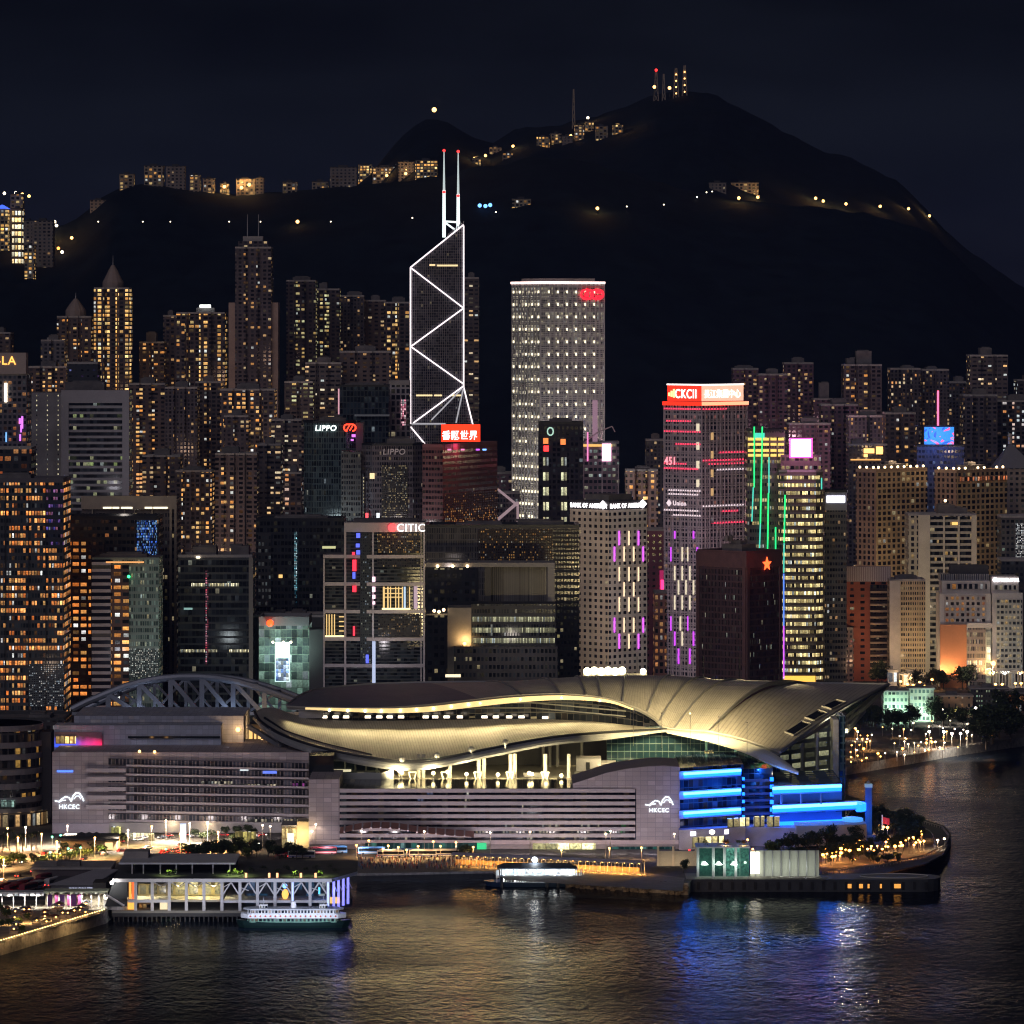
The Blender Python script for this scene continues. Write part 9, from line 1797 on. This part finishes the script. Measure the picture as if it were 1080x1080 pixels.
MON = thing('domed_shelter', 'curved pale shelter at the seaward end of the round plaza', 'shelter', G(976, 893)); MB().grid([[( 4.5*math.cos(a), 3*k-3, 8*math.sin(a)) for a in [PI*.5*i/8 for i in range(9)]] for k in range(3)]).build('shell', mat('shelter_pale', (.4, .38, .3), .7), MON); MB().box(3.6, 4.6, -3.2, 3.2, 0, 1).build('footing', CONC, MON)
# --- small bright boat beside the jetty
p = G(889, 919, 0); SB = thing('harbour_boat', 'small harbour boat outlined in blue and orange lights beside the jetty', 'boat', p, .35); hull(12, 3.6, 1.8, sheer=.6).build('hull', mat('boat_blue_hull', (.03, .05, .12), .4), SB); MB().box(-3.5, 2.5, -1.3, 1.3, 1.81, 4.2).build('cabin', facade('boat_cabin', CW=1.2, FH=2, WX=.8, WY=.6, Lit=.8, C1=(1, .4, .1), C2=(1, .6, .2), Str=1.2, Wall=(.4, .4, .45)), SB); MB().box(-4, 3, -1.6, 1.6, 4.21, 4.5).build('roof', PWt, SB); MB().tube([(-5.6, -1.6, 2.3), (-1, -1.9, 2.2), (5, -1.2, 2.6)], .22, 6).build('light_strip', lamp_mat('boat_blue_strip', (.2, .45, 1), 3.0), SB); MB().tube([(-4, -1.7, 4.7), (3, -1.7, 4.7)], .18, 6).build('light_strip', lamp_mat('boat_pink_strip', (.9, .5, .9), 2.4), SB)
MB().ball((5, 0, 4), 1.5, 8, 6).build('lamp', lamp_mat('boat_orange_lamp', (1, .40, .08), 25), SB); point('boat_light', p+Vector((4, -3, 5)), 1600, (1, .42, .1), .6)
# --- left promenade: market canopy, stalls, hall
d = G(60, 957).y; CN = thing('market_canopy', 'long white canopy glowing over the left promenade with purple banners', 'canopy', (X(60, d), d, LZ)); l = lambda px: X(px, d)-X(60, d)
MB().box(l(-20), l(48), 0, 7, 5.6, 6.1).build('roof', PWt, CN); MB().box(l(46), l(114), -1, 8, 6.15, 6.7).build('roof', mat('canopy_greenish', (.5, .55, .42), .6), CN); MB().box(l(-20), l(46), -.3, -.02, 4.6, 5.5).build('light_strip', facade('canopy_strip', CW=2.2, FH=1.2, WX=.85, WY=.9, Lit=.92, C1=(1, .95, .85), C2=(.85, .85, 1), Str=2.4, Wall=(.3, .3, .3), Jit=.9), CN)
MB().box(l(47), l(113), -.9, -.6, 5.6, 6.1).build('light_strip', facade('canopy_strip2', CW=2.0, FH=1.2, WX=.7, WY=.9, Lit=.7, C1=(.9, 1, .6), C2=(1, .95, .8), Str=1.6, Wall=(.3, .3, .25), Jit=.9), CN)
for px in (-10, 2, 14, 26, 38, 50, 62, 74, 86, 96, 104, 110, 113): MB().box(l(px)-.2, l(px)+.2, .5, .9, 0, 5.6).build('post', PWt, CN)
MB().box(l(46), l(112), 7, 7.5, 0, 5).build('back_wall', mat('canopy_back', (.55, .5, .4), .8), CN); BNR = mat('purple_banner', (.16, .05, .26), .7, var=.2, vs=.6); BNP = mat('magenta_banner', (.30, .05, .18), .7, var=.2, vs=.6)
for i, px in enumerate((53, 60, 66, 73, 78, 84)): MB().box(l(px)-.9, l(px)+.9, -1.2 if i % 2 == 0 else 1, -1.0 if i % 2 == 0 else 1.2, .6, 5.3).build('banner', BNR if i % 2 == 0 else BNP, CN)
for px in (-5, 10, 25, 40, 55, 70, 85, 100, 110): point('canopy_light', (X(px, d), d-.8, LZ+5.2), 2400, (1, .93, .78), .5)
rn = random.Random(31); ST = mat('stall_cloth', (.45, .36, .26), .8); TB = [mat('stall_roof_dark', (.12, .11, .10), .8), mat('stall_roof_maroon', (.2, .07, .05), .8), mat('stall_roof_grey', (.3, .3, .33), .8)]
def stall(i, m):
    t = thing('market_stall', 'stall', 'market stall')
    for x in (-1.6, 1.6):
        for y in (-1.3, 1.3): MB().bar((x, y, 0), (x, y, 2.4), .12).build('post', STEEL, t)
    b = MB(); e = [(-1.9, -1.6, 2.3), (1.9, -1.6, 2.3), (1.9, 1.6, 2.3), (-1.9, 1.6, 2.3)]
    for k in range(4): b.face((e[k], e[(k+1) % 4], (0, 0, 3.3)))
    b.build('tent_roof', m, t); MB().box(-1.5, 1.5, -1.2, -.6, 0, .95).build('counter', ST, t); MB().ball((0, -.9, 2.0), .3, 7, 5).build('lamp', BA, t); return t
STL = [stall(i, m) for i, m in enumerate(TB)]; nm_ = ('dark', 'maroon', 'grey'); su = set()
for i in range(26):
    px = rn.uniform(-4, 92); y0 = 957+max(0, (60-px))*.08; y1 = interp([(-10, 996), (0, 992), (110, 963)], px)-1.5
    if y1 < y0: continue
    k = i % 3; o = STL[k] if k not in su else dup(STL[k]); su.add(k); py = rn.uniform(y0, y1); o.location = G(px, py, LZ+.02); o.rotation_euler = (0, 0, rn.uniform(-.5, .5)); o['label'] = nm_[k]+' roofed stall with a warm lamp on the left promenade'; o['group'] = nm_[k]+' stalls on the left promenade'
    if i % 2 == 0: point('stall_light', G(px, py, LZ+3.4)+Vector((0, -2, 0)), 1500, (1, .6, .22), .4)
for i in range(9): tree(rn.uniform(-3, 34), rn.uniform(958, 985), 2, 'small lit tree among the stalls on the left promenade', 'trees among the stalls', .5)
ERail = thing('edge_railing', 'promenade edge railing strung with small amber lights at the lower left', 'railing', (0, 0, 0)); pts = dense([G(a, c-.6, LZ) for a, c in ((-10, 999), (0, 996), (110, 963))], 46); b = MB(); b.tube([p+Vector((0, 0, 1.1)) for p in pts], .1, 5)
for p in pts: b.bar(p, p+Vector((0, 0, 1.1)), .12)
b.build('rail', STEEL, ERail); b = MB()
for p in pts: b.ball(p+Vector((0, -.1, 1.25)), .26, 6, 4)
b.build('string_lights', lamp_mat('string_bulb', (1, .58, .2), 6), ERail)
for i in range(2, 46, 6): point('rail_light', pts[i]+Vector((0, -.6, 1.6)), 600, (1, .56, .2), .3)
d = G(80, 946).y; HL_ = thing('gallery_hall', 'low hall with a pale tilted grey roof and small white lettering on the left promenade', 'hall', (X(84, d), d, LZ)); l = lambda px: X(px, d)-X(84, d)
MB().box(l(54), l(108), 0, 30, 0, 5).build('walls', mat('hall_dark_wall', (.09, .085, .10), .7), HL_); MB().face([(l(50), -1, 5.0), (l(98), -1, 5.0), (l(118), 32, 7.6), (l(92), 32, 7.6)]).face([(l(92), 32, 7.2), (l(118), 32, 7.2), (l(98), -1, 4.7), (l(50), -1, 4.7)]).build('roof', mat('hall_pale_roof', (.42, .41, .46), .6, var=.08), HL_); MB().box(l(98), l(112), -1, 30, 0, 6).build('side_wing', mat('hall_side', (.06, .055, .05), .8), HL_)
text('WAN CHAI FERRY PIER', 1.4, lamp_mat('hall_letters', (.7, .75, 1), 1.0), HL_, (l(73), -.15, 2.9), 0, sx=.9, bold=.03); point('hall_light', P(85, 938, d-16), 900, (.9, .9, 1), 1)
d = G(70, 922).y; low('long dark flat roofed bus depot between the road and the pale roofed hall', 34, 116, 917, 929, mat('depot_wall', (.10, .085, .10), .8, var=.2), 24, 'bus_depot')
